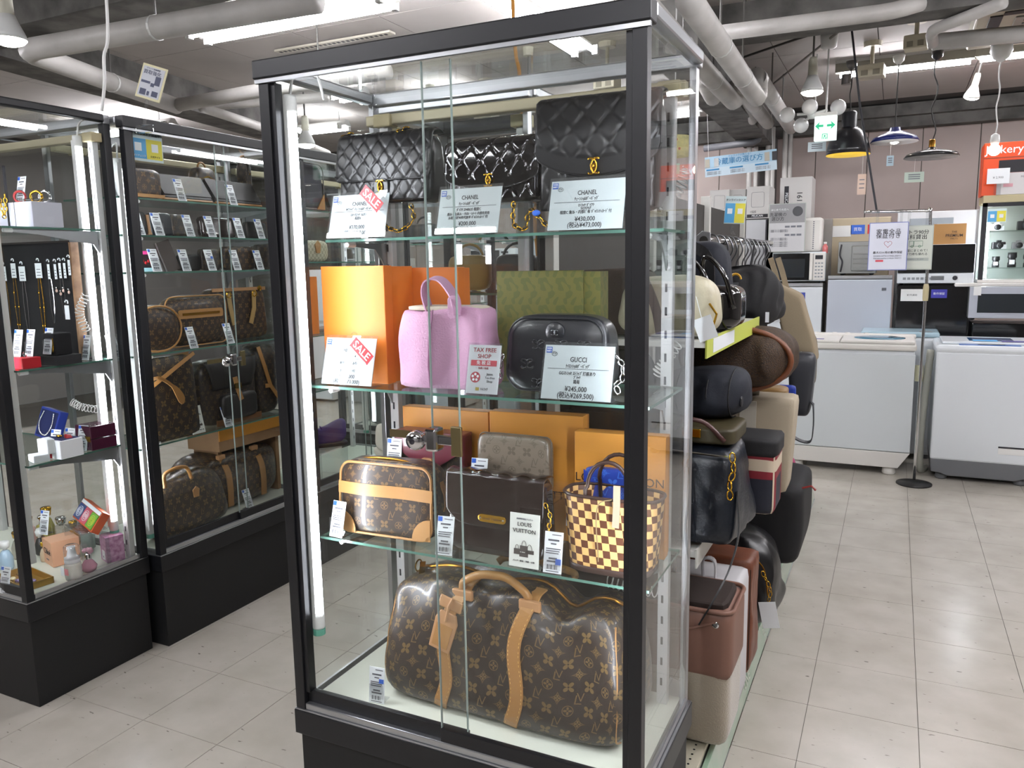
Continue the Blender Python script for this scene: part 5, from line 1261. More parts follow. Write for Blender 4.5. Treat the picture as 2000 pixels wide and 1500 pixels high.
s_ = G().box(-.042, .042, -.003, .003, .0, .115).o('frame', mat('sign_cream', '#cfc9a4', .5), t, loc=(0, .02, .055), rot=(-.1, .3, .45), bev=.002)
G().box(-.036, .036, -.004, -.003, .008, .107).o('poster', mat('poster_grey', '#b9bcc4', .5), s_)
txt(s_, '買取強化', .015, (-.003, -.0045, .088), mat('navy_ink', '#2c3350', .5), bold=.0001); txt(s_, 'ブランド高価買取', .006, (-.003, -.0045, .101), mat('navy_ink'))
g = G()
for x, z, a, b in ((.02, .066, .018, .03), (-.018, .056, .03, .008), (-.02, .022, .02, .02), (.006, .05, .012, .012), (.02, .022, .02, .018), (-.002, .02, .008, .014)): g.box(x-a/2, x+a/2, -.0047, -.004, z-b/2, z+b/2)
g.o('picture', mat('navy_ink'), s_)
# next showcase contents (seen through the tall case)
def citem(name, label, u0, u1, v0, z, m, **k): return case_item(name, label, u0, u1, v0, z, m, lo=1.47, **k)
t, w_, h_ = citem('shoulder_bag', 'dark rounded shoulder bag with a tan corner behind the tall showcase left glass', 560, 618, 318, 1.633, mat('bag_navy_brown', '#2c2a33', .4), X=-1.23, d=.08, p=4.5, cat='handbag', trim=mat('trim_grey', '#6b6460', .5))
G().prism([(w_*.2, .004), (w_*.46, .004), (w_*.46, h_*.35)], -.044, -.038).o('corner_patch', TAN, t); G().ribbon([(w_/2-.005, -.02, h_*.6), (w_/2+.05, -.02, .02)], (0, 1, 0), .02, .003).o('strap', DCL, t)
t, w_, h_ = citem('envelope_pouch', 'small grey monogram pouch with a tan tab behind the bright tube', 588, 636, 470, 1.40, DAMIERA, X=-1.24, d=.04, p=4, cat='pouch')
G().prism([(-.012, h_*.4), (.012, h_*.4), (.02, h_*.8), (0, h_), (-.02, h_*.8)], -.026, -.02).o('tab', TAN, t)
t = T('orange_gift_box', 'orange box behind the left glass beside the bright tube', 'box', (-1.27, B(590, 650, -1.27).y, 1.062), PI/2)
G().box(-.09, .09, -.03, .05, 0, .27).o('box_body', OR, t, bev=.002)
t, w_, h_ = citem('brown_satchel', 'brown leather satchel seen low through the left glass of the tall showcase', 612, 672, 790, .80, mat('saddle_brown', '#6f4a35', .4), X=-1.25, d=.1, p=4, cat='handbag', trim=TAN)
t, w_, h_ = citem('camera_satchel', 'small tan and grey bag on the shelf above the brown satchel', 590, 660, 700, 1.062, mat('grey_brown', '#6d6460', .5), X=-1.33, d=.1, p=5, cat='handbag')
PUR = mat('purple_suede', '#4a3478', .7)
def shoe(name, label, loc, rz, L, m, sole, lace, hi=False, group=None, sc=1.0):
    t = T(name, label, 'shoe', loc, rz, group)
    def f(q):
        x = q.x/L+.5; top = (.085 if hi else .055)*(1-x)**1.1+.032+(.05 if hi else .012)*max(0, .35-x)
        return (q.x, q.y*(.8+.25*math.sin(PI*min(x*1.05, 1))**.6)*(1-.25*(q.z/.1)), .016+q.z/.1*top)
    G().sbox(L, .085, .1, 4, 14, f).o('upper', m, t, smooth=True)
    G().sbox(L*1.03, .09, .024, 5, 10, lambda q: (q.x, q.y*(.82+.2*math.sin(PI*(q.x/L+.5))), q.z)).o('sole', sole, t, smooth=True)
    g = G()
    for k in range(5):
        x = -L*.05+L*.065*k; z = .016+(.085 if hi else .055)*(1-(x/L+.5))**1.1+.036
        g.tube([(x, -.024, z-.006), (x+.006, 0, z+.003), (x, .024, z-.006)], .004, 5)
    g.o('laces', lace, t, smooth=True)
    return t
q = B(628, 925, -1.22, SD+.28); shoe('sneaker', 'purple suede high top sneaker seen through the left glass of the tall showcase', (-1.24, q.y+.02, .52), PI/2+2.4, .26, PUR, mat('sole_dark', '#2a2630', .6), PUR, True, 'sneakers behind the tall showcase')
t = T('shoe_stand', 'clear stand holding the purple sneaker', 'stand', (-1.24, q.y+.02, SD+.001), PI/2); G().box(-.1, .1, -.09, .09, .15, .154).o('top_plate', ACRYL, t); G().box(-.1, -.096, -.09, .09, 0, .15).o('side_plate', ACRYL, t); G().box(.096, .1, -.09, .09, 0, .15).o('side_plate', ACRYL, t)
WH = mat('canvas_white', '#c9c5b6', .6)
GS = 'sneakers behind the tall showcase'
q = U(755, 838, 'y', .62); shoe('sneaker', 'white sneaker with pink laces beyond the left end of the third shelf', (q.x+.06, .60, .802), -.5, .25, WH, WH, mat('lace_pink', '#d0447c', .6), group=GS)
q = U(725, 838, 'y', .70); shoe('sneaker', 'white sneaker with orange laces beside the pink laced one', (q.x+.10, .745, .802), -.5, .25, WH, WH, mat('lace_orange', '#d9652a', .6), group=GS)
shoe('sneaker', 'grey sneaker with white laces on the shelf below the bright laced pair', (.12, .60, .622), -.5, .25, mat('sneaker_grey', '#8f8d80', .7), WH, PAPER, group=GS)
shoe('sneaker', 'second grey sneaker behind the burgundy flap bag', (.15, .735, .622), -.5, .25, mat('sneaker_grey'), WH, PAPER, group=GS)
for k, (x, z, m, lb) in enumerate(((.12, 1.302, mat('bag_gold', '#a5884a', .4), 'small golden bag behind the pink tote'), (.27, 1.302, DCL, 'dark bag behind the pink tote handle'))):
    t = T('small_handbag', lb, 'handbag', (x, .68, z), .2, 'bags in the narrow rear showcase'); G().sbox(.12, .06, .1, 5, 8).o('body', m, t, smooth=True); G().tube(arc((0, 0, .09), .04, 0, PI, 10), .004, 6).o('handle', m, t, smooth=True)
# a few bags in the farther rows
for k, (x, y, z, w_, h_, m, lb) in enumerate(((-1.7, 2.8, 1.502, .22, .15, MONOD, 'dark bag on the upper shelf of the far left row'), (-1.35, 2.8, 1.502, .2, .12, DCL, 'black bag beside it in the far left row'), (-1.6, 2.8, 1.152, .24, .2, DAMIERA, 'pale checkered bag in the far left row'), (-1.25, 2.8, .802, .3, .22, MONOD, 'brown bag low in the far left row'),
      (-.5, 2.65, 1.502, .24, .15, DAMIERA, 'pale checkered bag behind the first quilted bag'), (-.2, 2.65, 1.202, .2, .14, mat('saddle_brown'), 'brown bag behind the orange gift boxes'), (-.45, 2.65, .852, .3, .2, MONOD, 'monogram bag behind the pink tote, lower shelf'), (-.1, 2.65, .852, .2, .16, mat('saddle_brown'), 'brown bag behind the third shelf boxes'), (-1.6, 2.8, .366, .4, .26, mat('bag_dark_teal', '#2e3a3c', .5), 'dark bag on the floor of the far left showcase'))):
    t = T('display_handbag', lb, 'handbag', (x, y, z), 0, 'bags in the far showcases'); G().sbox(w_, .1, h_, 5, 8).o('body', m, t, smooth=True)
    G().tube(arc((0, 0, h_-.01), w_*.25, 0, PI, 10), .006, 6).o('handle', TAN if k % 2 == 0 else DCL, t, smooth=True)

# ---------------------------------------------------------------- jewellery and perfume showcase
GA = 'price tags in the jewellery showcase'
A1, A2, A3 = 1.512, 1.077, .776
def A(u, v, Y, z=None):
    q = U(u, v, 'y', Y)
    if q.x > -1.222: q = U(u, v, 'x', -1.222)
    if q.y > .47: q = U(u, v, 'y', .47)
    return (q.x, q.y, q.z if z is None else z)
LIL = mat('lilac_board', '#c9c9d6', .4)
# top shelf: white plinths with brooches
x0, x1, z0, z1 = R(32, 398, 96, 448, .33)
t = T('display_plinth', 'pale lilac display plinth with dark dividers on the top shelf of the jewellery showcase', 'stand', ((x0+x1)/2-.02, .32, A1+.001))
pw2 = x1-x0+.06
G().box(-pw2/2, pw2/2, -.05, .05, 0, z1-A1).o('block', LIL, t, bev=.002)
for x in (-pw2*.28, pw2*.12): G().box(x-.001, x+.001, -.0508, -.05, 0, z1-A1).o('divider', INK, t)
t = T('acrylic_box', 'clear box with sparkling brooches at the right end of the jewellery top shelf', 'display box', (A(118, 440, .3)[0], .32, A1+.001))
for b in ((-.035, .035, -.04, -.038, 0, .085), (-.035, .035, .038, .04, 0, .085), (-.035, -.033, -.038, .038, 0, .085), (.033, .035, -.038, .038, 0, .085), (-.035, .035, -.04, .04, .085, .087)): G().box(*b).o('panel', ACRYL, t)
for k in range(5):
    g = G(); cx0 = -.02+.02*(k % 3); cz0 = .02+.035*(k//3)
    for j in range(7): g.ball((cx0+.006*math.cos(j), -.01+.004*(k % 2), cz0+.008*math.sin(j*1.3)), .0035, n=6)
    g.o('brooch', (CHROME, GOLD)[k % 2], t)
BR = 'brooches and watches in the jewellery showcase'
for k, (u, v, m, lb) in enumerate(((72, 390, GOLD, 'black and gold brooch standing on the lilac plinth'), (88, 390, CHROME, 'silver bangle beside the black and gold brooch'), (40, 355, mat('coral_red', '#a83232', .4), 'red bangle behind a tag on the plinth'))):
    p = A(u, 397, .3); t = T('bangle', lb, 'jewellery', (p[0], p[1], p[2]+.002), .5, BR); G().tube(arc((0, 0, .018), .018, 0, 2*PI, 16, 'xz', .017), .004, 6, closed=False).o('ring', m, t, smooth=True)
small_tag((A(38, 395, .30)[0], .30, z1+.001), 0, 'price tag standing on the lilac plinth', GA)
t = T('necklace', 'thick gold chain necklace hanging at the left edge of the jewellery showcase', 'jewellery', A(8, 420, .25)); chain(t, [(-.02, 0, .07), (-.01, 0, .03), (0, 0, -.005), (.012, 0, .03), (.014, 0, .07)], .008, GOLD)
t = T('necklace_stand', 'thin dark necklace stand with gold chains at the left edge', 'stand', (A(20, 448, .27)[0], .27, A1+.001)); G().box(-.003, .003, -.003, .003, 0, .19).o('post', INK, t); G().box(-.03, .03, -.02, .02, 0, .004).o('foot', INK, t)
# necklace board on the second shelf
x0, x1, z0, z1 = R(-90, 478, 150, 690, .43)
t = T('necklace_board', 'black fabric board with a pale wooden frame holding necklaces', 'display board', ((x0+x1)/2, .435, A2+.001)); bw_ = x1-x0; bh_ = z1-A2
G().box(-bw_/2, bw_/2, -.004, .01, 0, bh_).o('board', mat('black_felt', '#141316', .95), t)
for b in ((bw_/2-.006, bw_/2+.004, 0, bh_), ): G().box(b[0], b[1], -.012, .016, b[2], b[3]).o('frame_side', mat('frame_wood', '#b08c6b', .5, vary=(15, '#7c5a40')), t)
G().box(-bw_/2, bw_/2, -.012, .016, bh_, bh_+.006).o('frame_top', mat('dark_frame', '#2d2724', .5), t)
G().box(-bw_/2, bw_/2, -.03, .03, -.0, .004).o('foot', INK, t)
HN = 'necklaces on the black board'
hx = [(-4, 540), (8, 534), (26, 528), (44, 534), (75, 528), (96, 530), (108, 530), (118, 528), (126, 528), (136, 522)]
for k, (u, v) in enumerate(hx):
    p = A(u, v, .42); big = u in (44, 75); sw = .017 if big else (.013 if u < 90 else .006)
    t = T('hang_tag', ('far left', 'second', 'third', 'wide fourth', 'widest, middle', 'first narrow', 'second narrow', 'third narrow', 'fourth narrow', 'last narrow')[k]+' white hang tag on the black necklace board', 'tag', (p[0], .421-.002*(k % 2), p[2]), 0, 'white hang tags on the necklace board', )
    G().box(-sw, sw, -.0008, 0, -.026, .024).o('card', PAPER, t); G().tube(arc((0, -.001, .034), .006, -.6, PI, 8), .0018, 5).o('hook', PAPER, t)
    g = G(); [g.box(-sw*.6, sw*.6, -.0012, -.0008, -.018+.01*j, -.0155+.01*j) for j in range(3)]; g.o('print', INKG, t)
    if k in (1, 2, 3, 4, 5, 7):
        L = (.17, .2, .19, .2, .15, .12)[(1, 2, 3, 4, 5, 7).index(k)]; m = (GOLD, GOLD, CHROME, GOLD, CHROME, CHROME)[(1, 2, 3, 4, 5, 7).index(k)]
        n = T('necklace', ('thin gold', 'gold with beads', 'silver twisted', 'chunky gold', 'fine silver', 'fine short silver')[(1, 2, 3, 4, 5, 7).index(k)]+' necklace hanging on the black board', 'jewellery', (p[0], p[1], p[2]-.026), 0, HN)
        pts = smooth_path([(-.006, 0, 0), (-.010, 0, -L*.5), (0, 0, -L), (.010, 0, -L*.5), (.006, 0, 0)], 8)
        G().tube(pts, .0009 if k != 4 else .0016, 5).o('chain', m, n)
        if k in (2, 4):
            for j in range(6): G().ball(pts[4+j*4], .0035, n=8).o('bead', m, n, smooth=True)
for k, (u, v) in enumerate(((110, 562), (118, 568), (123, 562), (134, 565))):
    p = A(u, v, .42); t = T('earring', ('first', 'second', 'third', 'last')[k]+' pearl drop earring on the black board', 'jewellery', (p[0], p[1], p[2]), 0, 'earrings on the black board'); G().ball((0, 0, 0), .004, n=8).o('pearl', CHROME, t, smooth=True); G().ball((0, 0, -.01), .005, 1, .6, 1.2, 8).o('drop', mat('pearl_pink', '#d8b7a8', .3), t, smooth=True)
p = A(131, 606, .33); t = T('hang_tag', 'white hang tag on a hook above the black box', 'tag', (p[0], p[1], p[2]), 0); G().box(-.011, .011, -.0008, 0, -.03, .016).o('card', PAPER, t); G().tube(arc((0, 0, .026), .007, -.6, PI, 8), .002, 5).o('hook', PAPER, t)
p = A(112, 668, .3); t = T('jewel_cube', 'black fabric cube with a bracelet in front of the necklace board', 'stand', (p[0], p[1], A2+.032)); G().box(-.03, .03, -.03, .03, 0, .07).o('block', mat('black_felt'), t, bev=.003); G().tube(smooth_path([(.022, -.031, .055), (.024, -.032, .03), (.02, -.032, .01)], 4), .002, 5).o('bracelet', GOLD, t)
p = A(115, 700, .26); t = T('black_tray', 'low black display box at the right of the second shelf', 'display box', (p[0]-.01, p[1], A2+.001)); G().box(-.062, .06, -.045, .045, 0, .03).o('block', mat('box_black', '#131417', .5), t, bev=.001)
p = A(50, 710, .2); t = T('red_box', 'small red box with a ring on top at the left of the second shelf', 'box', (p[0], p[1], A2+.001)); G().box(-.032, .032, -.03, .03, 0, .034).o('box_body', mat('bright_red', '#c8202c', .35), t, bev=.002); G().tube(arc((.0, 0, .042), .008, 0, 2*PI, 12), .0018, 5).o('ring', CHROME, t)
for u, v, lb in ((30, 680, 'price tag left of the middle on the second jewellery shelf'), (54, 680, 'price tag in front of the long necklaces'), (90, 678, 'price tag before the black fabric cube'), (165, 698, 'price tag beside the low black display box')):
    z_ = A2+.034 if u < 100 else A2; p = A(u, v, .215); small_tag((p[0], p[1], z_+.002), 0, lb, GA)
coil('grey coiled wire beside the necklace board', [A(168, 575, .38), A(155, 610, .36), A(168, 645, .36)], .013, 12)
coil('coiled wire above the burgundy box', [A(140, 785, .38), A(160, 795, .36), A(190, 800, .36)], .012, 10)
# third shelf
p = A(84, 850, .37); t = T('necklace_case', 'open blue case tilted back with a sparkling necklace', 'jewel case', (p[0], p[1], A3+.03), 0, rot=(-.3, .1, -.1))
G().box(-.058, .058, 0, .03, 0, .105).o('case_body', mat('case_blue', '#22368a', .5), t, bev=.002); G().box(-.05, .05, -.001, .0, .008, .098).o('inner_pad', mat('pad_navy', '#172050', .9), t)
g = G(); pts = smooth_path([(-.03, -.004, .09), (-.042, -.004, .05), (-.02, -.004, .018), (.015, -.004, .016), (.035, -.004, .05), (.03, -.004, .09)], 7)
for q in pts: g.ball(q, .003, n=6)
g.o('necklace', CHROME, t, smooth=True)
BUR = mat('burgundy_lacquer', '#4b1a33', .2, coat=.6)
p = A(190, 872, .3); t = T('burgundy_box', 'glossy burgundy box in two tiers with a gold plate', 'box', (p[0], p[1], A3+.001), -.1); G().box(-.045, .045, -.045, .045, 0, .038).o('lower_tier', BUR, t, bev=.002); G().box(-.045, .045, -.045, .045, .04, .082).o('upper_tier', BUR, t, bev=.002); G().box(.012, .042, -.0465, -.045, .03, .048).o('gold_plate', GOLD, t)
p = A(115, 850, .3); t = T('white_jewel_box', 'flat open white box with a gold brooch behind the ring boxes', 'box', (p[0], p[1], A3+.001)); G().box(-.055, .06, -.04, .04, 0, .06).o('box_body', PAPER, t, bev=.002); G().box(-.05, .055, -.03, .035, .0602, .061).o('dark_pad', mat('pad_navy'), t); G().ball((.0, 0, .066), .008, 1.4, 1, .6, 8).o('brooch', GOLD, t, smooth=True)
p = A(75, 880, .22); t = T('ring_box', 'open white ring box with upright lid', 'jewel case', (p[0], p[1], A3+.001), -.3, 'open ring boxes'); G().box(-.026, .026, -.024, .024, 0, .022).o('base', PAPER, t, bev=.002); G().box(-.026, .026, .018, .042, .02, .068).o('lid', PAPER, t, bev=.003)
p = A(110, 892, .2); t = T('ring_box', 'open red heart shaped ring box', 'jewel case', (p[0], p[1], A3+.001), -.5, 'open ring boxes')
def heart(k, y0, y1, m_, nm, rot=None, loc=None):
    pts = [(k*16*math.sin(a)**3, k*(13*math.cos(a)-5*math.cos(2*a)-2*math.cos(3*a)-math.cos(4*a))) for a in [2*PI*j/24 for j in range(24)]]
    return G().prism(pts, y0, y1).o(nm, m_, t, rot=rot, loc=loc, bev=.002)
RV = mat('red_velvet', '#b3141f', .5)
heart(.0017, -.011, .011, RV, 'base', rot=(PI/2, 0, 0), loc=(0, 0, .012)); heart(.0018, -.009, .009, RV, 'lid', rot=(-.25, 0, 0), loc=(0, .036, .046)); heart(.0014, -.0115, -.009, mat('velvet_inside', '#8f3a3f', .8), 'lid_lining', rot=(-.25, 0, 0), loc=(0, .036, .046))
for u, v, Yt, lb in ((28, 870, .24, 'price tag before the white ring box'), (102, 850, .3, 'price tag behind the red heart box'), (130, 850, .31, 'price tag before the flat white jewel box'), (160, 882, .26, 'price tag leaning beside the burgundy box')):
    p = A(u, v, Yt); small_tag((p[0], p[1], A3+.001), .15, lb, GA)
# deck: perfume and cosmetics
def bottle(label, x, y, w_, h_, body, cap, capr=.4, neckm=None, sq=False, z=SD, k=1.0, cap_h=.3):
    t = T('perfume_bottle', label, 'perfume', (x, y, z+.001), .2, 'perfume bottles in the jewellery showcase'); hb = h_*(1-cap_h)
    if sq: G().sbox(w_, w_*.6, hb, 8, 8).o('bottle', body, t, smooth=True)
    else: G().lathe([(w_*.42, 0), (w_*.5, hb*.1), (w_*.5, hb*.6), (w_*.3, hb*.92), (w_*.14, hb)], n=20).o('bottle', body, t, smooth=True)
    G().lathe([(w_*.15, hb), (w_*.16, hb+.006), (w_*capr*.8, hb+.007), (w_*capr, h_-.004), (w_*capr*.85, h_)], n=18).o('cap', cap, t, smooth=True)
    return t
AMB = mat('amber_perfume', '#a8701e', .1, coat=.5); CLR = BOTTLE; YLQ = mat('yellow_perfume', '#b9ad5a', .1, coat=.5)
def Dk(u, v): q = U(u, v, 'z', SD); return q.x, q.y
x, y = Dk(112, 1100); t = T('perfume_box', 'peach coloured square perfume box with dark lettering', 'box', (x, y+.02, SD+.001), -.28, 'boxes on the jewellery showcase floor'); pch = mat('peach_box', '#d8a482', .5)
G().box(-.045, .045, -.045, .045, 0, .088).o('box_body', pch, t, bev=.001); txt(t, 'Chloé', .03, (0, -.0458, .048), INK, bold=.0004, sx=.85); txt(t, 'PARFUMS', .006, (0, -.0458, .02), INKG)
x, y = Dk(145, 1130); t = T('pump_bottle', 'clear foam pump bottle with a see-through cap in front of the peach box', 'bottle', (x, y, SD+.001)); G().lathe([(.024, 0), (.026, .01), (.026, .05), (.023, .056)], n=24).o('bottle', glassmat('foam_bottle', (.86, .82, .8, 1), 1.2, .06, .03, .25), t, smooth=True); G().lathe([(.022, .056), (.024, .058), (.024, .074), (.016, .078), (.011, .1), (.013, .11), (.0, .111)], n=20).o('pump', mat('pump_white', '#dcdcde', .3), t, smooth=True); G().lathe([(.025, .07), (.023, .112), (.018, .116), (0, .117)], n=20).o('cap', ACRYL, t, smooth=True); G().box(-.027, -.01, -.0255, -.0248, .015, .045).o('sticker', PAPER, t); G().box(-.006, .012, -.0268, -.026, .02, .042).o('pink_print', mat('print_pink', '#d98a92', .5), t)
x, y = Dk(175, 1116); t = T('perfume_bottle', 'pink glass perfume bottle topped with blossoms', 'perfume', (x, y, SD+.001), 0, 'perfume bottles in the jewellery showcase'); G().lathe([(.015, 0), (.022, .006), (.026, .02), (.016, .036), (.008, .044), (.008, .056)], n=20).o('bottle', mat('pink_perfume', '#cf93a8', .12, coat=.6), t, smooth=True); G().lathe([(.009, .044), (.01, .048), (.01, .06), (.008, .064)], n=14).o('collar', CHROME, t)
for k in range(9): G().ball((.011*math.cos(k*2.4), .011*math.sin(k*2.4), .07+.004*(k % 3)), .007, n=8).o('petal', mat('petal_pink', '#d7a3b4', .3), t, smooth=True)
x, y = Dk(212, 1096); t = T('perfume_box', 'pink box with dark red flower print and a price label', 'box', (x, y+.02, SD+.001), -.35, 'boxes on the jewellery showcase floor'); G().box(-.032, .032, -.03, .03, 0, .092).o('box_body', mat('floral_pink', '#cfa3c4', .45, vary=(70, '#9a5a86')), t, bev=.001)
lb_ = G().box(-.012, .016, -.0312, -.03, .008, .04).o('price_label', PAPER, t); txt(lb_, '4', .014, (.002, -.0316, .017), INK, bold=.0004)
riser((-1.285, .41, SD+.001), .16, .09, .13, 'clear riser under the patterned lid box on the jewellery showcase floor', -.3)
t = T('soap_set_box', 'orange box leaning back with blue, pink and green patterned lids', 'box', (-1.285, .395, SD+.142), 0, None, rot=(-.6, .12, -.3))
G().box(-.085, .085, 0, .03, 0, .075).o('box_body', mat('hermes_orange', '#c8511f', .5), t, bev=.002)
for k, c in enumerate(('#3d4d7c', '#c25063', '#6fae3a')):
    s_ = G().box(-.08+.054*k, -.028+.054*k, -.003, 0, .006, .058).o('patterned_lid', mat('lid'+c, c, .5), t); cxl = -.054+.054*k
    for r in (.018, .012, .006): G().tube(arc((cxl, -.0035, .032), r, 0, 2*PI, 16), .001, 4).o('ring_print', PAPER if k < 2 else mat('lid_yellow', '#d8d24a', .5), s_)
    if k == 1: txt(s_, 'H', .01, (cxl, -.0035, .032), PAPER)
G().box(-.082, .082, -.002, 0, .06, .072).o('pale_strip', PAPER, t)
x, y = Dk(60, 1140); t = T('gold_tray', 'shallow gold box filled with chocolates coloured trinkets', 'tray', (x-.03, y-.0, SD+.001), -.15)
for b in ((-.09, .09, -.05, -.046, 0, .022), (-.09, .09, .046, .05, 0, .022), (-.09, -.086, -.05, .05, 0, .022), (.086, .09, -.05, .05, 0, .022), (-.09, .09, -.05, .05, 0, .002)): G().box(*b).o('tray_side' if b[4] == 0 and b[5] > .01 else 'tray_base', mat('gold_card', '#b08a3a', .3, .6), t)
for k in range(14):
    G().ball((-.07+.011*k, -.02+.035*math.sin(k*2.1), .01), .009, 1.2, 1, .7, 8).o('trinket', (mat('trinket_brown', '#4a3426', .4), GOLD, mat('trinket_violet', '#6a5a80', .4), mat('trinket_cream', '#c9bf9a', .4))[k % 4], t, smooth=True)
for u, v, dy, w_, h_, bm, cm, sq, lb in ((92, 1060, .16, .05, .13, YLQ, GOLD, False, 'round yellow perfume bottle with a gold cap at the back'), (85, 1080, .09, .05, .105, CLR, CHROME, True, 'square clear perfume bottle with a faceted cap'), (132, 1075, .09, .04, .095, AMB, GOLD, False, 'amber perfume bottle with a tall gold cap'), (162, 1080, .1, .045, .09, mat('green_perfume', '#a9c0b5', .1, coat=.5), mat('cap_grey', '#4c5054', .2, .8), True, 'pale green bottle with a grey cap beside the pink box'), (72, 1090, .03, .035, .09, mat('dark_label', '#2b2a2a', .3), WHITEP, False, 'small dark bottle with a white cap'), (84, 1102, .02, .025, .07, mat('bottle_beige', '#b9a58a', .2), GOLD, False, 'tiny beige bottle with a gold cap'),
                                  (12, 1090, .1, .05, .12, mat('perfume_pinkish', '#c9a6a0', .15, coat=.5), GOLD, True, 'pinkish perfume bottle at the left edge behind the corner post'), (22, 1100, .04, .04, .1, CLR, GOLD, False, 'clear bottle with a gold cap near the corner post'), (34, 1085, .12, .05, .11, YLQ, CHROME, True, 'yellowish square bottle near the corner post'), (4, 1120, .03, .045, .1, mat('bottle_blue', '#9fb9cc', .2, coat=.4), WHITEP, False, 'blue white bottle at the far left edge'), (48, 1095, .08, .04, .09, mat('bottle_peach', '#d3a58c', .2, coat=.4), WHITEP, False, 'peach bottle just inside the corner post')):
    x, y = Dk(u, v); bottle(lb, x-.02, min(y+dy, .50), w_, h_, bm, cm, .38, sq=sq)
x, y = Dk(108, 1085); small_tag((x-.0, y-.035, SD+.09), .1, 'price tag standing on the peach perfume box', GA)
x, y = Dk(195, 1090); small_tag((x+.01, y-.012, SD+.094), .1, 'price tag standing on the pink flower box', GA)
x, y = Dk(135, 1060); small_tag((x-.02, y+.06, SD+.001), .1, 'price tag between the amber and green bottles', GA)
x, y = Dk(8, 1160); small_tag((x, y-.0, SD+.001), .1, 'price tag before the gold box at the left edge', GA)
x, y = Dk(235, 1085); t = T('paper_sachet', 'small cream paper bag with a string loop beside the pink flower box', 'paper bag', (x-.01, y, SD+.001), -.5); G().prism([(-.02, 0), (.02, 0), (.028, .035), (-.01, .03)], -.003, .003).o('body', mat('sachet_cream', '#c9c0a2', .6), t); G().tube(arc((-.008, 0, .03), .012, 0, PI, 8, 'xz', .02), .002, 5).o('string_loop', mat('sachet_cream'), t)
# ---------------------------------------------------------------- bag rack along the right aisle
RACKW = mat('rack_white', '#c9c8c2', .45)
rk = T('bag_rack', 'white shop rack with a clear price rail along its foot, loaded with bags', 'rack', (.42, .50, 0))
RL = 2.9
G().box(0, .405, 0, RL, .0, .095).o('foot_plinth', RACKW, rk)
G().box(.0, .41, 0, RL, .095, .11).o('bottom_shelf', mat('shelf_cream', '#c3bda9', .5), rk, bev=.002)
g = G()
for k in range(130): g.lathe([(0, .0), (.0035, .0)], (.385, .02+.022*k, .1108), 6)
g.o('perforations', INK, rk)['kind'] = 'stuff'
pr = G().add([(x, y, z) for y in (0.02, RL) for x, z in ((.412, .0), (.44, .006), (.425, .085), (.412, .085))], [(3, 2, 1, 0), (4, 5, 6, 7)]+[(k, (k+1) % 4, (k+1) % 4+4, k+4) for k in range(4)]).o('price_rail', mat('price_rail', '#a9b8a6', .08, vary=(7, '#8fb398'), coat=.8), rk)
G().box(.43, .442, .02, RL, 0, .006).o('rail_edge', CHROME, rk)
txt(rk, 'LINE', .045, (.434, .62, .045), mat('rail_print', '#c7d2c2', .3), rot=(1.4, 0, PI/2), bold=.0005)
G().box(-.01, .012, 0, RL, .095, 1.62).o('back_panel', mat('rack_panel', '#35322f', .8), rk)
for y in (.0, .9, 1.8, 2.7): G().box(-.005, .035, y, y+.035, .095, 1.66).o('upright', RACKW, rk, bev=.002)
sh = G().box(.01, .375, .10, .50, .628, .646).o('shelf', RACKW, rk, bev=.002); G().box(.375, .379, .10, .50, .600, .650).o('price_strip', mat('strip_pale', '#d6d6cf', .3), sh)
sh = G().box(.01, .40, .05, .85, 1.17, 1.186).o('shelf', RACKW, rk, bev=.002)
st_ = G().box(.40, .404, .05, .85, 1.145, 1.192).o('price_strip', mat('strip_lime', '#c3cc5a', .4), sh); G().box(.404, .405, .12, .4, 1.152, 1.186).o('price_ticket', PAPER, st_)
# hanging rail with hooks
hr = T('hanging_rail', 'chrome hanging rail with a flat arm holding the bag hooks', 'rail', (0, 0, 0))
ra, rb = Vector((.66, 1.30, 1.44)), Vector((.66, 2.75, 1.455))
G().tube([ra, rb], .013, 12).o('rail', CHROME, hr, smooth=True)
G().prism([(.44, 1.30), (.47, 1.28), (.675, 1.42), (.675, 1.465), (.65, 1.47)], 1.27, 1.285).o('arm', mat('arm_silver', '#a5a6a8', .35, .8), hr, bev=.002)
G().lathe([(0, -.002), (.014, -.002), (.014, .0)], (.655, 1.27, 1.44), 14, axis='y').o('arm_bolt', mat('bolt_dark', '#4a4845', .4, .7), hr)
for k in range(12):
    y = 1.38+.105*k+random.uniform(-.02, .02)
    t = T('bag_hook', ('first', 'second', 'third', 'fourth', 'fifth', 'sixth', 'seventh', 'eighth', 'ninth', 'tenth', 'eleventh', 'last')[k]+' bent wire hook on the chrome rail, counted from the showcase', 'hook', (.66, y, 1.44), random.uniform(-.2, .2), 'wire hooks on the hanging rail')
    G().tube(smooth_path([(-.02, 0, .0), (-.012, 0, .018), (.006, 0, .02), (.02, 0, .006), (.03, .0, -.03), (.01, .0, -.07), (.012, 0, -.10), (.03, 0, -.11)], 5), .003, 6).o('wire', mat('hook_steel', '#77787a', .3, .9), t, smooth=True)
def gbag(name, label, u0, v0, u1, v1, Y, d, m, p=4, xl=None, zb=None, fn=None, cat='handbag', py=None, n=20):
    x0, x1, z0, z1 = R(u0, v0, u1, v1, Y); x0 = xl if xl is not None else x0; z0 = zb if zb is not None else z0
    t = T(name, label, cat, ((x0+x1)/2, Y+d/2, z0), 0, 'second-hand bags on the white rack'); w_, h_ = x1-x0, z1-z0
    f = (lambda q: fn(q, w_, h_)) if fn else None
    G().sbox(w_, d, h_, p, n, f, py=py).o('body', m, t, smooth=True)
    return t, w_, h_, d
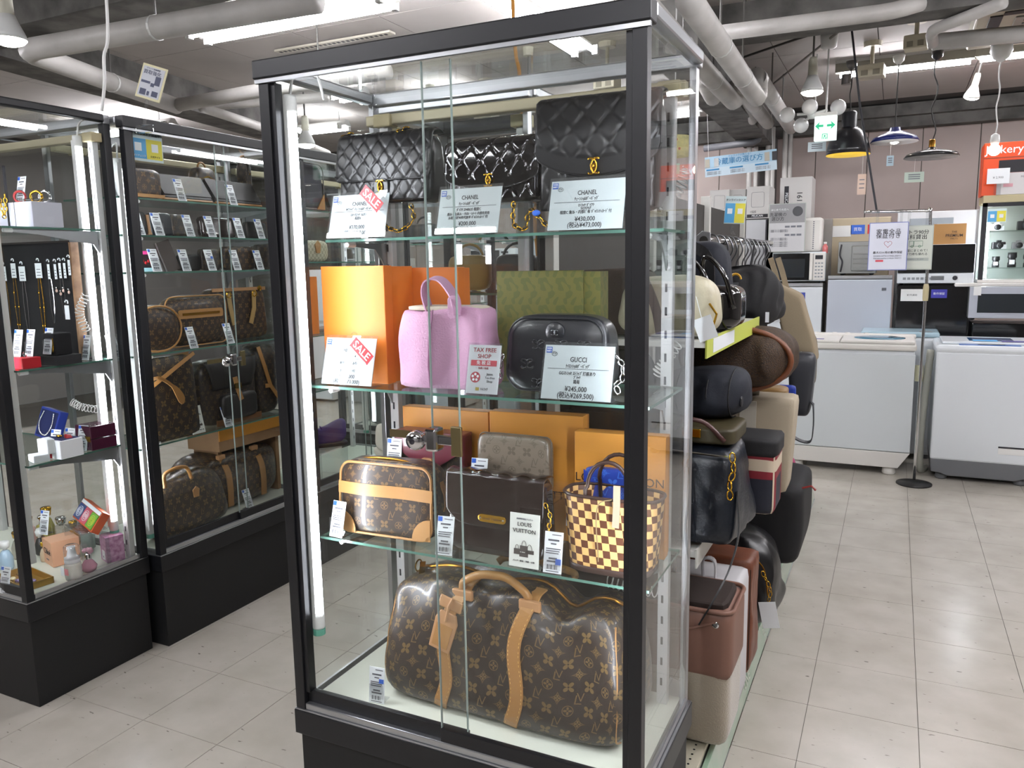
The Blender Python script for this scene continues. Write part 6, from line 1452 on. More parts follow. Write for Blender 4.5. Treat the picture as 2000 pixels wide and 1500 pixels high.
def wob(a=.006, f=18, tp=0.0):
    def fn(q, w_, h_):
        n1 = noise.noise(Vector((q.x*f*.7+w_*50, q.y*f, q.z*f*.6)))*a*2.6+noise.noise(Vector((q.x*f*2+q.z*f, q.y*f*2, q.z*f*1.1)))*a*1.1
        return (q.x*(1-tp*q.z/h_)+a*math.sin(q.z*f+q.y*9)+n1*.6, q.y*(1-.25*q.z/h_)+n1, q.z+a*.6*math.sin(q.x*f*1.3)*(1 if q.z > h_*.2 else 0))
    return fn
FLEECE = mat('cream_fleece', '#a59a88', 1, bump=(220, 1.0), sheen=.6); ROSE = mat('rose_brown_leather', '#7d5a4c', .55, bump=(120, .1))
t, w_, h_, d = gbag('bucket_bag', 'drawstring bucket bag with rose brown top and fleecy cream bottom, on the rack foot', 1300, 1195, 1425, 1412, .60, .20, FLEECE, 9, xl=.62, zb=.112)
G().sbox(w_*1.03, d*1.03, h_*.5, 14, 14, c=(0, 0, h_*.52)).o('leather_top', ROSE, t, smooth=True)
G().sbox(w_*.9, d*.86, .02, 8, 8, c=(0, 0, h_*1.005)).o('open_top', mat('bag_inside', '#2c211c', .8), t)
G().tube([(x, y, h_*1.02) for x, y in rrect(-w_*.51, w_*.51, -d*.51, d*.51, .03, 4)], .006, 6, closed=True).o('top_rim', ROSE, t, smooth=True)
G().tube(smooth_path([(-.05, -d/2-.004, h_*.83), (.03, -d/2-.008, h_*.88), (w_*.36, -d/2, h_*.95)], 6), .004, 6).o('drawstring', ROSE, t, smooth=True)
G().lathe([(.005, -.002), (.009, -.002), (.009, .001)], (w_*.36, -d/2-.001, h_*.93), 14, axis='y').o('eyelet', CHROME, t, smooth=True)
t, w_, h_, d = gbag('shopper', 'smooth white shopper with short handles behind the bucket bag', 1372, 1132, 1446, 1345, .83, .13, mat('white_leather', '#c9c7c9', .45), 26, xl=.60, zb=.112, py=26)
for x in (-.03, .05): G().ribbon(smooth_path([(x-.02, -d/2+.01, h_-.03), (x-.02, -d/2+.0, h_+.05), (x+.012, -d/2+.0, h_+.05), (x+.012, -d/2+.01, h_-.03)], 5), (0, 1, 0), .02, .004).o('handle', mat('white_leather'), t)
G().box(-.03, .04, -d/2-.003, -d/2-.001, h_*.62, h_*.92).o('price_slip', PAPER, t)
g = G(); [g.box(-.02, .025, -d/2-.0036, -d/2-.003, h_*(.66+.05*k), h_*(.675+.05*k)) for k in range(5)]; g.o('slip_print', INKG, t)
t, w_, h_, d = gbag('tote_bag', 'tall brown leather tote with a stitched edge behind the white shopper', 1392, 1095, 1467, 1290, 1.02, .16, mat('cognac_leather', '#6b3b26', .42, bump=(80, .1)), 22, xl=.55, zb=.112, py=22, fn=wob(.003))
G().box(w_*.5-.006, w_*.5-.003, -d/2-.002, -d/2+.0, .02, h_-.02).o('edge_seam', mat('seam_brown', '#3c2116', .5), t)
t, w_, h_, d = gbag('zip_shoulder_bag', 'black leather shoulder bag with a gold zip and chain behind the brown tote', 1425, 1060, 1512, 1235, 1.28, .3, BLKL, 3.5, xl=.55, zb=.112, fn=wob(.01, 14))
G().tube(smooth_path([(w_*.18, -d/2, h_*.9), (w_*.38, -d/2+.02, h_*.75), (w_*.44, -d/2+.02, h_*.45)], 6), .003, 6).o('zip', BRASS, t); chain(t, [(w_*.4, -d/2-.005, h_*.7), (w_*.47, -d/2-.01, h_*.55), (w_*.45, -d/2-.01, h_*.4)], .01)
G().box(w_*.44, w_*.44+.055, -d/2-.02, -d/2-.019, .02, .11).o('paper_tag', PAPER, t, rot=(0, -.2, 0))
BT = mat('blue_black_leather', '#141a24', .36, bump=(130, .5))
t, w_, h_, d = gbag('grained_tote', 'blue black grained leather tote with a gold ring on the lower rack shelf', 1300, 885, 1440, 1072, .62, .30, BT, 9, xl=.60, zb=.652, fn=wob(.006, 16, .12))
G().tube([(.02, -d/2-.002, h_*.95), (.035, -d/2-.002, h_*.55), (.045, -d/2-.002, h_*.05)], .0016, 5).o('seam', BT, t); G().tube([(-w_*.45, -d/2+.02, h_+.0), (w_*.45, -d/2+.02, h_-.01)], .003, 6).o('zip', CHROME, t)
for x in (-w_*.38, w_*.45): chain(t, [(x, -d/2-.0, h_*.98), (x+.004, -d/2-.006, h_*.85), (x-.004, -d/2-.006, h_*.7), (x, -d/2-.006, h_*.5)] if x > 0 else [(x, -d/2-.0, h_*1.0), (x+.01, -d/2-.01, h_*.8)], .013, GOLD, t_=.0022)
t = T('long_strap', 'long thin black strap looping down from the blue black tote', 'strap', (0, 0, 0)); cp = [U(1440, 960, 'y', .66), U(1443, 1040, 'y', .64), U(1425, 1110, 'y', .62), U(1395, 1170, 'y', .58), U(1365, 1220, 'y', .56)]
G().ribbon(smooth_path(cp, 6), (0, 1, 0), .012, .004).o('strap', BLKL, t)
t, w_, h_, d = gbag('plaid_tote', 'red and navy plaid canvas tote with a black top band', 1392, 862, 1514, 1016, .93, .16, PLAID, 16, xl=.62, zb=.655, py=12)
uv = G().sbox(w_*1.03, d*1.05, h_*.24, 16, 10, c=(0, 0, h_*.80), py=9).o('top_band', BLKN, t, smooth=True)
chain(t, [(-.02, -d/2-.004, h_*.98), (.01, -d/2-.006, h_*.93)], .007)
t, w_, h_, d = gbag('canvas_tote', 'cream canvas tote with a white strap and long white label', 1425, 775, 1552, 960, 1.35, .12, mat('cream_canvas', '#a89c88', .9, bump=(300, .3)), 20, xl=.66, py=20, fn=lambda q, w_, h_: (q.x*(.86+.14*q.z/h_), q.y, q.z))
G().ribbon(smooth_path([(-.05, -d/2, h_-.01), (-.05, -d/2-.01, h_+.06), (-.03, -d/2-.01, h_+.09), (-.0, -d/2, h_+.09), (.005, -d/2+.01, h_+.04), (.0, -d/2+.03, h_)], 5), (1, 0, 0), .045, .004).o('handle', mat('strap_white', '#b9b4a8', .7), t)
G().box(-.035, .02, -d/2-.006, -d/2-.002, h_*.42, h_*.95).o('label', mat('strap_white'), t, bev=.001)
t, w_, h_, d = gbag('magenta_pouch', 'magenta leather bag low behind the plaid tote', 1505, 890, 1556, 985, 2.1, .14, mat('magenta_leather', '#a3195b', .4), 4, xl=.68, fn=wob(.004, 14, .25))
t, w_, h_, d = gbag('large_black_bag', 'large limp black bag hanging near the end of the rack with a red zip pull', 1455, 942, 1568, 1125, 1.6, .4, BLKN, 12, xl=.58, fn=lambda q, w_, h_: (q.x*(.9+.12*q.z/h_)+.008*math.sin(q.z*12), q.y, q.z-.03*(q.x/w_)+.06*(1-q.z/h_)*(q.x/w_+.5)))
G().tube([(w_*.48, -.2, h_*.97), (w_*.56, -.2, h_*1.0), (w_*.6, -.2, h_*.96)], .004, 6).o('zip_pull', mat('pull_red', '#8a2a26', .5), t)
t, w_, h_, d = gbag('navy_pouch', 'soft navy fabric bag lying above the blue black tote', 1350, 728, 1448, 828, .75, .24, mat('navy_fabric', '#0f1420', .8, bump=(200, .2)), 3, xl=.64, fn=wob(.006, 18))
for k in (-.25, .1, .35): G().tube([(w_*k, -d*.5*math.cos(a)*.96, h_*.5+h_*.49*math.sin(a)) for a in [PI*j/10-PI/2 for j in range(11)]], .002, 5).o('seam', BLKN, t)
G().ball((w_*.46, -.06, h_*.4), .016, .3, 1, 1, 8).o('round_patch', mat('patch_black', '#15161a', .5), t)
t, w_, h_, d = gbag('olive_clutch', 'olive and brown handled bag tucked between navy bag and blue black tote', 1340, 836, 1436, 880, .68, .2, mat('olive_brown', '#3a331c', .5), 8, xl=.62, zb=.905)
G().tube(smooth_path([(-.03, -.1, h_*.8), (.0, -.12, h_+.02), (.05, -.11, h_+.015), (.1, -.1, h_*.3)], 6), .006, 8).o('handle', mat('handle_maroon', '#4a2b28', .4), t, smooth=True); G().box(-.01, .04, -.105, -.1, h_*.4, h_*.9).o('gold_clasp', GOLD, t, bev=.002)
t, w_, h_, d = gbag('mesh_bag', 'round brown mesh bag with orange brown leather edge hanging mid rack', 1360, 645, 1540, 770, 1.15, .3, mat('brown_mesh', '#1d130c', .7, vary=(260, '#473017'), bump=(300, 1)), 2.8, xl=.60, fn=wob(.008, 12))
G().tube([(w_/2*math.cos(a), -d/2*.55, h_/2+h_/2*math.sin(a)) for a in [2*PI*k/36 for k in range(36)]], .009, 8, closed=True).o('leather_edge', mat('rust_leather', '#6a3a1e', .45), t, smooth=True)
t, w_, h_, d = gbag('nylon_bag', 'black nylon bag with a white side label and a printed key strap on the rail', 1432, 520, 1512, 645, 1.45, .3, BLKN, 3.6, xl=.56, fn=wob(.012, 14, .1), cat='handbag')
G().ribbon([(0.02, -.15, h_*.75), (.022, -.158, h_*.5), (.02, -.156, h_*.25)], (1, 0, 0), .018, .003).o('key_strap', mat('key_strap', '#3d3f42', .5), t); txt(t, 'SPORT', .016, (.021, -.163, h_*.45), PAPER, rot=(PI/2, -PI/2, 0)); G().tube(arc((.02, -.155, h_*.8), .018, 0, PI, 8), .004, 6).o('hook_clip', mat('clip_yellow', '#c99a2a', .4), t)
G().box(w_*.40, w_*.44, -.13, -.126, h_*.12, h_*.28).o('side_label', PAPER, t)
for x in (-.06, .05): G().ribbon([(x, -.05, h_-.02), (x+.01, -.03, h_+.07)], (0, 1, 0), .03, .004).o('strap', BLKN, t)
CROC = mat('cream_croc', '#c4bda3', .35, bump=(55, 1.0))
t, w_, h_, d = gbag('croc_backpack', 'cream crocodile textured backpack on the lime edged shelf', 1312, 538, 1400, 655, .56, .14, CROC, 3.4, xl=.58, zb=1.19, fn=wob(.003, 16, .12))
G().ribbon(smooth_path([(-.06, -d/2-.0, h_*.9), (-.04, -d/2-.02, h_*.95), (-.01, -d/2-.02, h_*.5), (.0, -d/2-.01, h_*.08)], 6), (1, 0, 0), .022, .005).o('shoulder_strap', BLKL, t); G().tube([(w_*.42, -d/2+.02, h_*.55), (w_*.5, -d/2-.0, h_*.4), (w_*.47, -d/2, h_*.2)], .003, 6).o('zip_pull', GOLD, t)
t, w_, h_, d = gbag('patent_tote', 'black patent tote with drooping handles behind the cream backpack', 1362, 556, 1442, 660, .78, .16, BLKP, 5, xl=.60, zb=1.19)
for dx in (-.02, .03): G().tube(smooth_path([(dx, -d/2, h_*.9), (dx+.01, -d/2-.01, h_+.07), (dx+.06, -d/2-.02, h_+.03), (dx+.09, -d/2-.02, h_*.5)], 6), .006, 8).o('handle', BLKP, t, smooth=True)
t, w_, h_, d = gbag('navy_backpack', 'dark navy backpack high on the rack under the notice stand', 1340, 470, 1414, 600, 1.0, .2, mat('navy_fabric'), 3.6, xl=.58, zb=1.19, fn=wob(.004)); G().ribbon(smooth_path([(.0, -.1, h_*.95), (.05, -.11, h_*.8), (.06, -.11, h_*.4)], 5), (1, 0, 0), .03, .006).o('strap', BLKN, t)
G().box(.02, .1, -.115, -.105, h_*.42, h_*.47).o('brown_band', mat('rust_leather'), t)
BEI = mat('beige_canvas', '#93856e', .9, bump=(260, .4))
t, w_, h_, d = gbag('canvas_shopper', 'beige canvas bag hanging askew with long straps at the far end of the rail', 1512, 560, 1580, 690, 2.15, .12, BEI, 14, fn=lambda q, w_, h_: (q.x+.07*(1-q.z/h_)-.03+.004*math.sin(q.z*20), q.y, q.z-.07*(q.x/w_)), py=10)
for dx in (-.03, .0): G().ribbon([(dx-.03, 0, h_-.01), (dx-.05, 0, h_+.06), (dx-.07, 0, h_+.12)], (1, 0, 0), .022, .004).o('strap', BEI, t)
G().box(-.035, -.01, -d/2-.004, -d/2-.002, h_*.5, h_*1.0).o('paper_tag', PAPER, t, rot=(0, -.25, 0))
t, w_, h_, d = gbag('grey_canvas_bag', 'grey brown woven bag behind the beige canvas bag', 1548, 640, 1593, 738, 2.3, .12, mat('grey_weave', '#6f6759', .9, bump=(200, .5)), 6, fn=lambda q, w_, h_: (q.x, q.y, q.z-.1*(q.x/w_)), py=6)
t, w_, h_, d = gbag('grey_leather_bag', 'slate grey leather bag with a dangling strap loop at the end of the rack', 1535, 690, 1592, 815, 2.0, .1, mat('slate_leather', '#303237', .4), 5, fn=lambda q, w_, h_: (q.x*(.7+.3*q.z/h_), q.y, q.z), py=5)
x_ = U(1590, 800, 'y', 2.0).x-t.location.x; zz = lambda v: U(1575, v, 'y', 2.0).z-t.location.z
G().ribbon(smooth_path([(-.03, -.05, zz(760)), (-.028, -.055, zz(830)), (-.015, -.055, zz(855)), (x_-.012, -.055, zz(862)), (x_, -.055, zz(835)), (x_-.003, -.05, zz(795)), (x_-.012, -.04, zz(785))], 6), (0, .9, .2), .022, .004).o('strap_loop', mat('slate_leather'), t)
t, w_, h_, d = gbag('tan_folder_bag', 'tan structured bag with a blue tag between mesh bag and cream tote', 1430, 757, 1535, 800, 1.55, .1, mat('tan_smooth', '#8a6b40', .4), 9, xl=.6, py=9)
t = T('blue_pass_case', 'small blue case with a key ring hanging behind the tan bag', 'case', tuple(U(1535, 770, 'y', 1.75))); G().sbox(.07, .02, .07, 8, 6, c=(0, 0, -.035)).o('body', mat('blue_leather'), t, smooth=True)
for k, (u, v, Y, lb) in enumerate(((1440, 632, 1.38, 'white paper tag under the black nylon bag'), (1555, 690, 2.05, 'grey white paper tag on the grey straps'), (1325, 1330, .50, 'white paper tag hanging inside the right side glass view'), (1370, 620, .54, 'white paper tag before the patent tote'))):
    q = U(u, v, 'y', Y); t = T('paper_tag', lb, 'tag', tuple(q), .3, 'paper tags on the rack bags', rot=(0, .35*(-1)**k, .2)); G().box(-.022, .022, -.0006, .0006, -.055, 0).o('card', PAPER, t); G().tube([(0, 0, 0), (.004, .01, .05)], .001, 4).o('string', PAPER, t)
t, w_, h_, d = gbag('brown_suede_bag', 'dark brown suede bag with gold rings seen behind the green box', 1110, 525, 1262, 660, .60, .12, mat('brown_suede', '#33241c', .85, bump=(200, .4)), 7, xl=.44, zb=1.19, fn=wob(.004))
chain(t, [(-.01, -d/2-.004, h_*.75), (.0, -d/2-.01, h_*.6), (.015, -d/2-.006, h_*.5)], .009)
t, w_, h_, d = gbag('black_suede_bag', 'black soft bag seen between the camera bag and the right post', 1110, 690, 1262, 850, .60, .14, mat('black_suede', '#151314', .85), 6, xl=.44, zb=.905, fn=wob(.005))
t, w_, h_, d = gbag('dark_box_bag', 'dark boxy bag with a folded flap behind the third saffron box', 1110, 800, 1262, 1060, .60, .14, mat('dark_olive_leather', '#23211c', .5), 12, xl=.44, zb=.652, fn=wob(.003))
G().box(-w_/2, w_/2, -d/2-.006, -d/2, h_*.5, h_*.98).o('flap', mat('dark_olive_leather'), t, bev=.002)
# clear stand with the blue and yellow notice on the rail end
q = U(1430, 462, 'y', 1.29)
t = T('online_notice', 'blue and yellow notice on a clear stem above the hanging rail', 'notice', (q.x, 1.29, q.z-.02)); G().tube(smooth_path([(0, 0, -.0), (.006, 0, .02), (-.003, 0, .04), (0, 0, .055)], 4), .005, 8).o('stem', ACRYL, t)
a_, b_, c_, d_ = R(1414, 383, 1454, 437, 1.29); W_, H_ = b_-a_, d_-c_
s_ = G().box(-W_/2, W_/2, 0, .0015, 0, H_).o('sheet', mat('notice_paper'), t, loc=((a_+b_)/2-q.x, 0, c_-q.z+.02), rot=(-.05, .06, 0))
G().box(-W_/2+.001, -.0, -.0008, 0, .003, H_*.74).o('blue_half', mat('notice_blue'), s_); G().box(0, W_/2-.001, -.0008, 0, .003, H_*.74).o('yellow_half', mat('notice_yellow'), s_)
for x in (-W_*.25, W_*.25): G().box(x-W_*.12, x+W_*.12, -.0012, -.0008, H_*.36, H_*.36+W_*.26).o('blank_square', PAPER, s_)
txt(s_, 'オンラインストア', W_*.12, (0, -.001, H_*.86), INK, bold=.0002)

# ---------------------------------------------------------------- appliances along the back wall
WM = mat('appliance_white', '#dde2e6', .28, coat=.3); WM2 = mat('appliance_cream', '#dedbd6', .35); PAN = mat('appliance_panel', '#d3d9dc', .3, coat=.2); GRY = mat('appliance_grey', '#67696c', .5)
def lab(par, x, z, w_, h_, y, c='#2d4a9e', s=None, sz=None, m=None):
    o = G().box(x-w_/2, x+w_/2, y-.0012, y, z-h_/2, z+h_/2).o('label_sticker', m or mat('lab'+c, c, .45), par)
    if s: txt(o, s, sz or h_*.5, (x, y-.0016, z), PAPER if c not in ('#e8e8e6',) else INK)
    return o
# twin tub washer
x0 = U(1500, 913, 'z', 0).x; x1 = U(1765, 930, 'z', 0).x+.03
yw = 4.13; W_ = .80; xr = U(1790, 700, 'y', yw).x; xl = xr-W_
t = T('twin_tub_washer', 'white twin tub washing machine with an oval blue window in its lid', 'washing machine', (xl, yw, 0))
G().box(.01, W_-.01, .01, .44, .15, .80).o('body', WM, t, bev=.008); G().box(.006, W_-.006, .004, .02, .155, .775).o('front_panel', PAN, t, bev=.002)
G().add([(x, y, z) for y in (0.0, .42) for x, z in ((.05, .05), (W_-.07, .05), (W_-.005, .15), (0.005, .15))], [(0, 1, 2, 3), (7, 6, 5, 4)]+[(k+4, (k+1) % 4+4, (k+1) % 4, k) for k in range(4)]).o('skirt', WM2, t, bev=.003)
G().box(0, W_, -.01, .45, .80, .84).o('top_rim', WM2, t, bev=.012)
G().box(.02, W_*.44, .0, .36, .84, .856).o('spin_lid', WM2, t, bev=.005); l_ = G().box(W_*.45, W_-.01, .0, .36, .84, .862).o('wash_lid', WM2, t, bev=.008)
G().lathe([(.155, 0), (.15, .008), (.1, .012), (0, .013)], (W_*.73, .18, .860), 28, M=Matrix.Diagonal((1, .72, 1))).o('oval_window', mat('blue_window', '#3d6d84', .08, coat=.8), l_, smooth=True)
for k, x in enumerate((.1, .18, .3, .38, .5)): G().lathe([(.018, 0), (.016, .02), (0, .021)], (x, .40, .855), 14).o('dial_knob', WM2, t, smooth=True)
G().box(0, W_, .36, .45, .84, .87).o('control_ridge', WM2, t, bev=.008); lab(t, W_*.26, .862, .16, .0, .0) if False else None
G().box(W_*.1, W_*.32, .06, .10, .856, .8575).o('label_sticker', mat('label_purple', '#4a3f8a', .4), t)
for x in (.12, W_-.12): G().lathe([(.035, 0), (.04, .01), (.036, .05)], (x, .05, 0), 16).o('foot', WM2, t, smooth=True)
for x in (.12, W_-.12): G().lathe([(.035, 0), (.04, .01), (.036, .05)], (x, .36, 0), 16).o('foot', WM2, t, smooth=True)
# automatic washer
xl = U(1822, 800, 'y', 4.13).x; W_ = .56; HH = .845
t = T('automatic_washer', 'white automatic washing machine with blue control panel and grey foot, right edge', 'washing machine', (xl, 4.13, 0))
G().prism(rrect(0, W_, .13, HH-.04, .012), .0, .52).o('body', WM, t, bev=.02); G().prism([(0.002, .135), (W_-.002, .135), (W_-.01, .05), (W_-.06, .045), (W_-.1, .03), (.1, .03), (.06, .045), (.01, .05)], .004, .5).o('foot_skirt', GRY, t, bev=.005)
G().box(-.006, W_+.006, -.006, .52, HH-.05, HH).o('top_frame', WM, t, bev=.02); lid = G().box(.03, W_-.03, .06, .46, HH, HH+.016).o('lid', WM, t, bev=.008)
G().box(.12, W_-.12, .02, .07, HH, HH+.004).o('control_panel', mat('panel_blue', '#4a6fb0', .25), t); G().box(.22, .36, .03, .06, HH+.004, HH+.005).o('display', INK, t); G().box(.18, W_-.14, .16, .36, HH+.016, HH+.018).o('lid_window', mat('lid_window', '#3c6a9c', .1, coat=.6), lid)
G().box(.20, .33, .12, .2, HH+.018, HH+.0195).o('label_sticker', mat('label_cyan', '#3f9fdc', .4), lid); G().box(.35, .5, .1, .17, HH+.018, HH+.0195).o('label_sticker', mat('label_purple'), lid)
lab(t, W_-.13, .215, .14, .045, -.001, '#e8e8e6'); G().box(W_-.2, W_-.06, -.0035, -.002, .23, .24).o('label_bar', INK, t)
for x in (.07, W_-.07): G().lathe([(.03, 0), (.036, .01), (.03, .04)], (x, .06, 0), 16).o('foot', GRY, t, smooth=True)
for x in (.07, W_-.07): G().lathe([(.03, 0), (.036, .01), (.03, .04)], (x, .44, 0), 16).o('foot', GRY, t, smooth=True)
# third washer behind
t = T('blue_lid_washer', 'pale blue lidded washing machine standing behind the twin tub', 'washing machine', (1.02, 4.66, 0)); G().box(0, .48, 0, .34, .03, .84).o('body', WM, t, bev=.02); G().box(-.004, .484, -.004, .34, .84, .875).o('lid', mat('lid_pale_blue', '#a9c3cf', .25, coat=.4), t, bev=.012); G().box(.36, .44, .02, .05, .875, .879).o('handle_slot', GRY, t)
for x in (.06, .44): G().lathe([(.03, 0), (.03, .03)], (x, .06, 0), 12).o('foot', GRY, t)
cq = T('drain_hose', 'ribbed drain hose standing between the two washing machines', 'hose', (xl-.045, 4.25, 0)); G().tube(smooth_path([(.03, .1, .02), (.0, .02, .03), (-.01, .0, .2), (.0, .0, .5), (.02, .02, .8)], 8), [.022+.002*(k % 2) for k in range(33)], 10).o('hose', mat('hose_grey', '#a9aaa0', .5), cq, smooth=True); G().lathe([(.024, .5), (.026, .56), (.024, .6)], (-.04, 0, .1), 12).o('hose_end', mat('hose_cream', '#c5c3a4', .5), cq)
# poster stand
t = T('poster_stand', 'chrome floor stand with a top arm carrying two hanging posters', 'stand', (0, 0, 0)); b0 = U(1787, 905, 'y', 3.97); pz0 = U(1818, 412, 'y', 3.97)
bx_ = pz0.x
G().tube(smooth_path([(bx_, 3.97, .03), (bx_, 3.97, 1.0), (bx_, 3.97, pz0.z-.04), (bx_-.02, 3.97, pz0.z), (bx_-.1, 3.97, pz0.z+.004), (U(1687, 408, 'y', 3.97).x, 3.97, pz0.z+.01)], 6), .009, 10).o('pole', CHROME, t, smooth=True)
G().lathe([(.014, .62), (.016, .64), (.016, .70), (.012, .72)], (bx_, 3.97, .5), 14).o('pole_joint', CREAM, t); G().lathe([(.10, 0), (.10, .008), (.02, .02)], (bx_, 3.97, 0), 24).o('base', mat('base_black', '#1b1b1c', .4), t, smooth=True)
def poster(name, label, u0, v0, u1, v1, Y, m, frame, rz=0, grp=None):
    a, b, c, d = R(u0, v0, u1, v1, Y); W_, H_ = b-a, d-c; t = T(name, label, 'poster', ((a+b)/2, Y, c), rz, grp)
    G().box(-W_/2, W_/2, 0, .004, 0, H_).o('frame', frame, t, bev=.001); s_ = G().box(-W_/2+.005, W_/2-.005, -.001, 0, .005, H_-.005).o('sheet', m, t)
    return t, s_, W_, H_
PP = mat('poster_white', '#d3d6e2', .3); FR = mat('frame_violet', '#7a82b5', .3)
t, s_, W_, H_ = poster('hanging_poster', 'white poster with a blue border, a pink heart and Japanese text', 1696, 434, 1773, 528, 3.93, PP, FR, 0, 'posters on the chrome stand')
txt(s_, '家電全品', W_*.15, (0, -.002, H_*.80), INK, bold=.0005, sp=1.15); txt(s_, '保証付き', W_*.15, (0, -.002, H_*.71), INK, bold=.0005, sp=1.15); txt(s_, '最大12ヶ月の動作保証', W_*.075, (0, -.002, H_*.37), INK, bold=.0002)
G().tube([(.0013*16*math.sin(a)**3, -.002, H_*.55+.0013*(13*math.cos(a)-5*math.cos(2*a)-2*math.cos(3*a)-math.cos(4*a))) for a in [2*PI*j/28 for j in range(28)]], .0012, 4, closed=True).o('heart_drawing', mat('heart_pink', '#c98f9a', .5), s_)
for z in (.3, .25): txt(s_, '税抜価格2,000円以上の商品に保証付き', W_*.042, (0, -.002, H_*z), INKG)
G().box(-W_*.3, -W_*.1, -.0018, -.001, H_*.18, H_*.22).o('red_mark', mat('tax_red'), s_)
for x in (-W_*.3, W_*.3): G().box(x-.008, x+.008, -.004, .006, H_, H_+.075).o('clear_clip', ACRYL, t)
t, s_, W_, H_ = poster('hanging_poster', 'greenish white poster with a truck drawing behind the blue bordered one', 1752, 440, 1822, 527, 3.96, mat('poster_green', '#c3c8bd', .35), mat('frame_clear', '#a9b0a9', .3), 0, 'posters on the chrome stand')
txt(s_, '軽トラ90分', W_*.15, (0, -.002, H_*.84), INK, bold=.0005); txt(s_, '無料貸出', W_*.16, (0, -.002, H_*.73), INK, bold=.0005, sp=1.1); txt(s_, '一度にまとめて！', W_*.09, (.01, -.002, H_*.43), INK); txt(s_, '車で持ち帰れる', W_*.09, (.01, -.002, H_*.35), INK)
gk = mat('truck_green', '#55806a', .5); g = G()
for b in ((-.03, -.008, .0), (-.005, .04, .0)): g.tube([(b[0], -.0025, H_*.53), (b[0], -.0025, H_*.53+.03), (b[1], -.0025, H_*.53+.03), (b[1], -.0025, H_*.53)], .0012, 4, closed=True)
for x in (-.015, .025): g.tube(arc((x, -.0025, H_*.53), .006, 0, 2*PI, 10), .0012, 4)
g.o('truck_drawing', gk, s_); G().box(-W_*.38, W_*.4, -.0015, -.001, H_*.2, H_*.27).o('text_frame', mat('frame_clear'), s_); txt(s_, '※貸出条件がございます', W_*.05, (0, -.003, H_*.235), INKG)
for x in (-W_*.2, W_*.3): G().box(x-.008, x+.008, -.004, .006, H_, H_+.075).o('clear_clip', ACRYL, t)
# boxes helper for appliances on Y plane
def app(name, label, u0, v0, u1, v1, Y, d, m, cat, zb=None, zt=None, bev=.006, group=None, part='body', rz=0):
    a, b, c, e = R(u0, v0, u1, v1, Y); c = zb if zb is not None else c; e = zt if zt is not None else e
    t = T(name, label, cat, ((a+b)/2, Y, c), rz, group); W_, H_ = b-a, e-c
    G().box(-W_/2, W_/2, 0, d, 0, H_).o(part, m, t, bev=bev); return t, W_, H_
YF = 5.02
SLV = mat('brushed_silver', '#a3a4a6', .35, .6)
def fridge(label, u0, u1, v0, m, zt=None, split=.62, Y=YF, gap=True):
    a, b, c, e = R(u0, v0, u1, v0+60, Y); W_ = b-a; H_ = zt or e
    t = T('refrigerator', label, 'refrigerator', ((a+b)/2, Y, 0), 0, 'small refrigerators in the back row')
    G().box(-W_/2+.004, W_/2-.004, .035, .36, .02, H_-.004).o('cabinet', GRY if m is not WM else WM2, t, bev=.004)
    G().box(-W_/2, W_/2, 0, .033, .03, H_*split-.005).o('lower_door', m, t, bev=.006); G().box(-W_/2, W_/2, 0, .033, H_*split+.005, H_-.03 if gap else H_).o('upper_door', m, t, bev=.006)
    if gap: G().box(-W_/2, W_/2, .004, .05, H_-.026, H_).o('top_trim', SLV, t, bev=.003)
    for x in (-W_/2+.05, W_/2-.05): G().lathe([(.02, 0), (.02, .03)], (x, .08, 0), 10).o('foot', INK, t)
    return t, W_, H_
WD = mat('door_bluewhite', '#c3c9d4', .22, coat=.4); BD = mat('door_black', '#0c0d10', .12, coat=.6)
f1, w1, h1 = fridge('white refrigerator carrying the black fronted microwave beside the hanging bags', 1500, 1606, 553, WM, split=.5); lab(f1, w1*.1, h1-.10, .07, .06, -.001, '#34419a', '中古品', .016)
f2, w2, h2 = fridge('bluish white refrigerator in the middle of the back row under the old oven', 1616, 1742, 538, WD); lab(f2, w2*.38, h2-.10, .03, .02, -.001, '#5d5f66')
f3, w3, h3 = fridge('black refrigerator with a white price card under the wide black microwave', 1750, 1893, 557, BD, gap=False); lab(f3, -w3*.28, h3-.07, .145, .085, -.001, '#e8e8e6', '¥19,800', .02); lab(f3, w3*.09, h3-.06, .10, .06, -.001, '#34319a', '動作保証', .018)
f4, w4, h4 = fridge('dark refrigerator under the silver microwave at the right edge', 1897, 2040, 632, BD, gap=False)
# microwaves
def microwave(label, u0, u1, v0, zb, Y, m, doorm, ctl, zt=None, frame=None, d=.34):
    a, b, c, e = R(u0, v0, u1, v0+50, Y); W_ = b-a; H_ = (zt or e)-zb
    t = T('microwave_oven', label, 'microwave', ((a+b)/2, Y, zb+.002), 0, 'microwave ovens in the back row')
    G().box(-W_/2, W_/2, .012, d, .012, H_).o('casing', m, t, bev=.004)
    for x in (-W_/2+.03, W_/2-.03):
        G().lathe([(.012, 0), (.014, .013)], (x, .05, 0), 10).o('foot', INK, t); G().lathe([(.012, 0), (.014, .013)], (x, d-.05, 0), 10).o('foot', INK, t)
    return t, W_, H_
z1_ = h1+.0
t, W_, H_ = microwave('white microwave with black window and white handle beside the hanging bags', 1508, 1612, 493, z1_, YF, WM, BD, None)
dr = G().box(-W_/2+.005, W_*.22, .0, .012, .02, H_-.01).o('door', BD, t, bev=.003); G().box(-W_/2+.04, W_*.12, -.002, 0, .04, H_-.05).o('window', mat('oven_window', '#2a2f33', .1, coat=.6), dr)
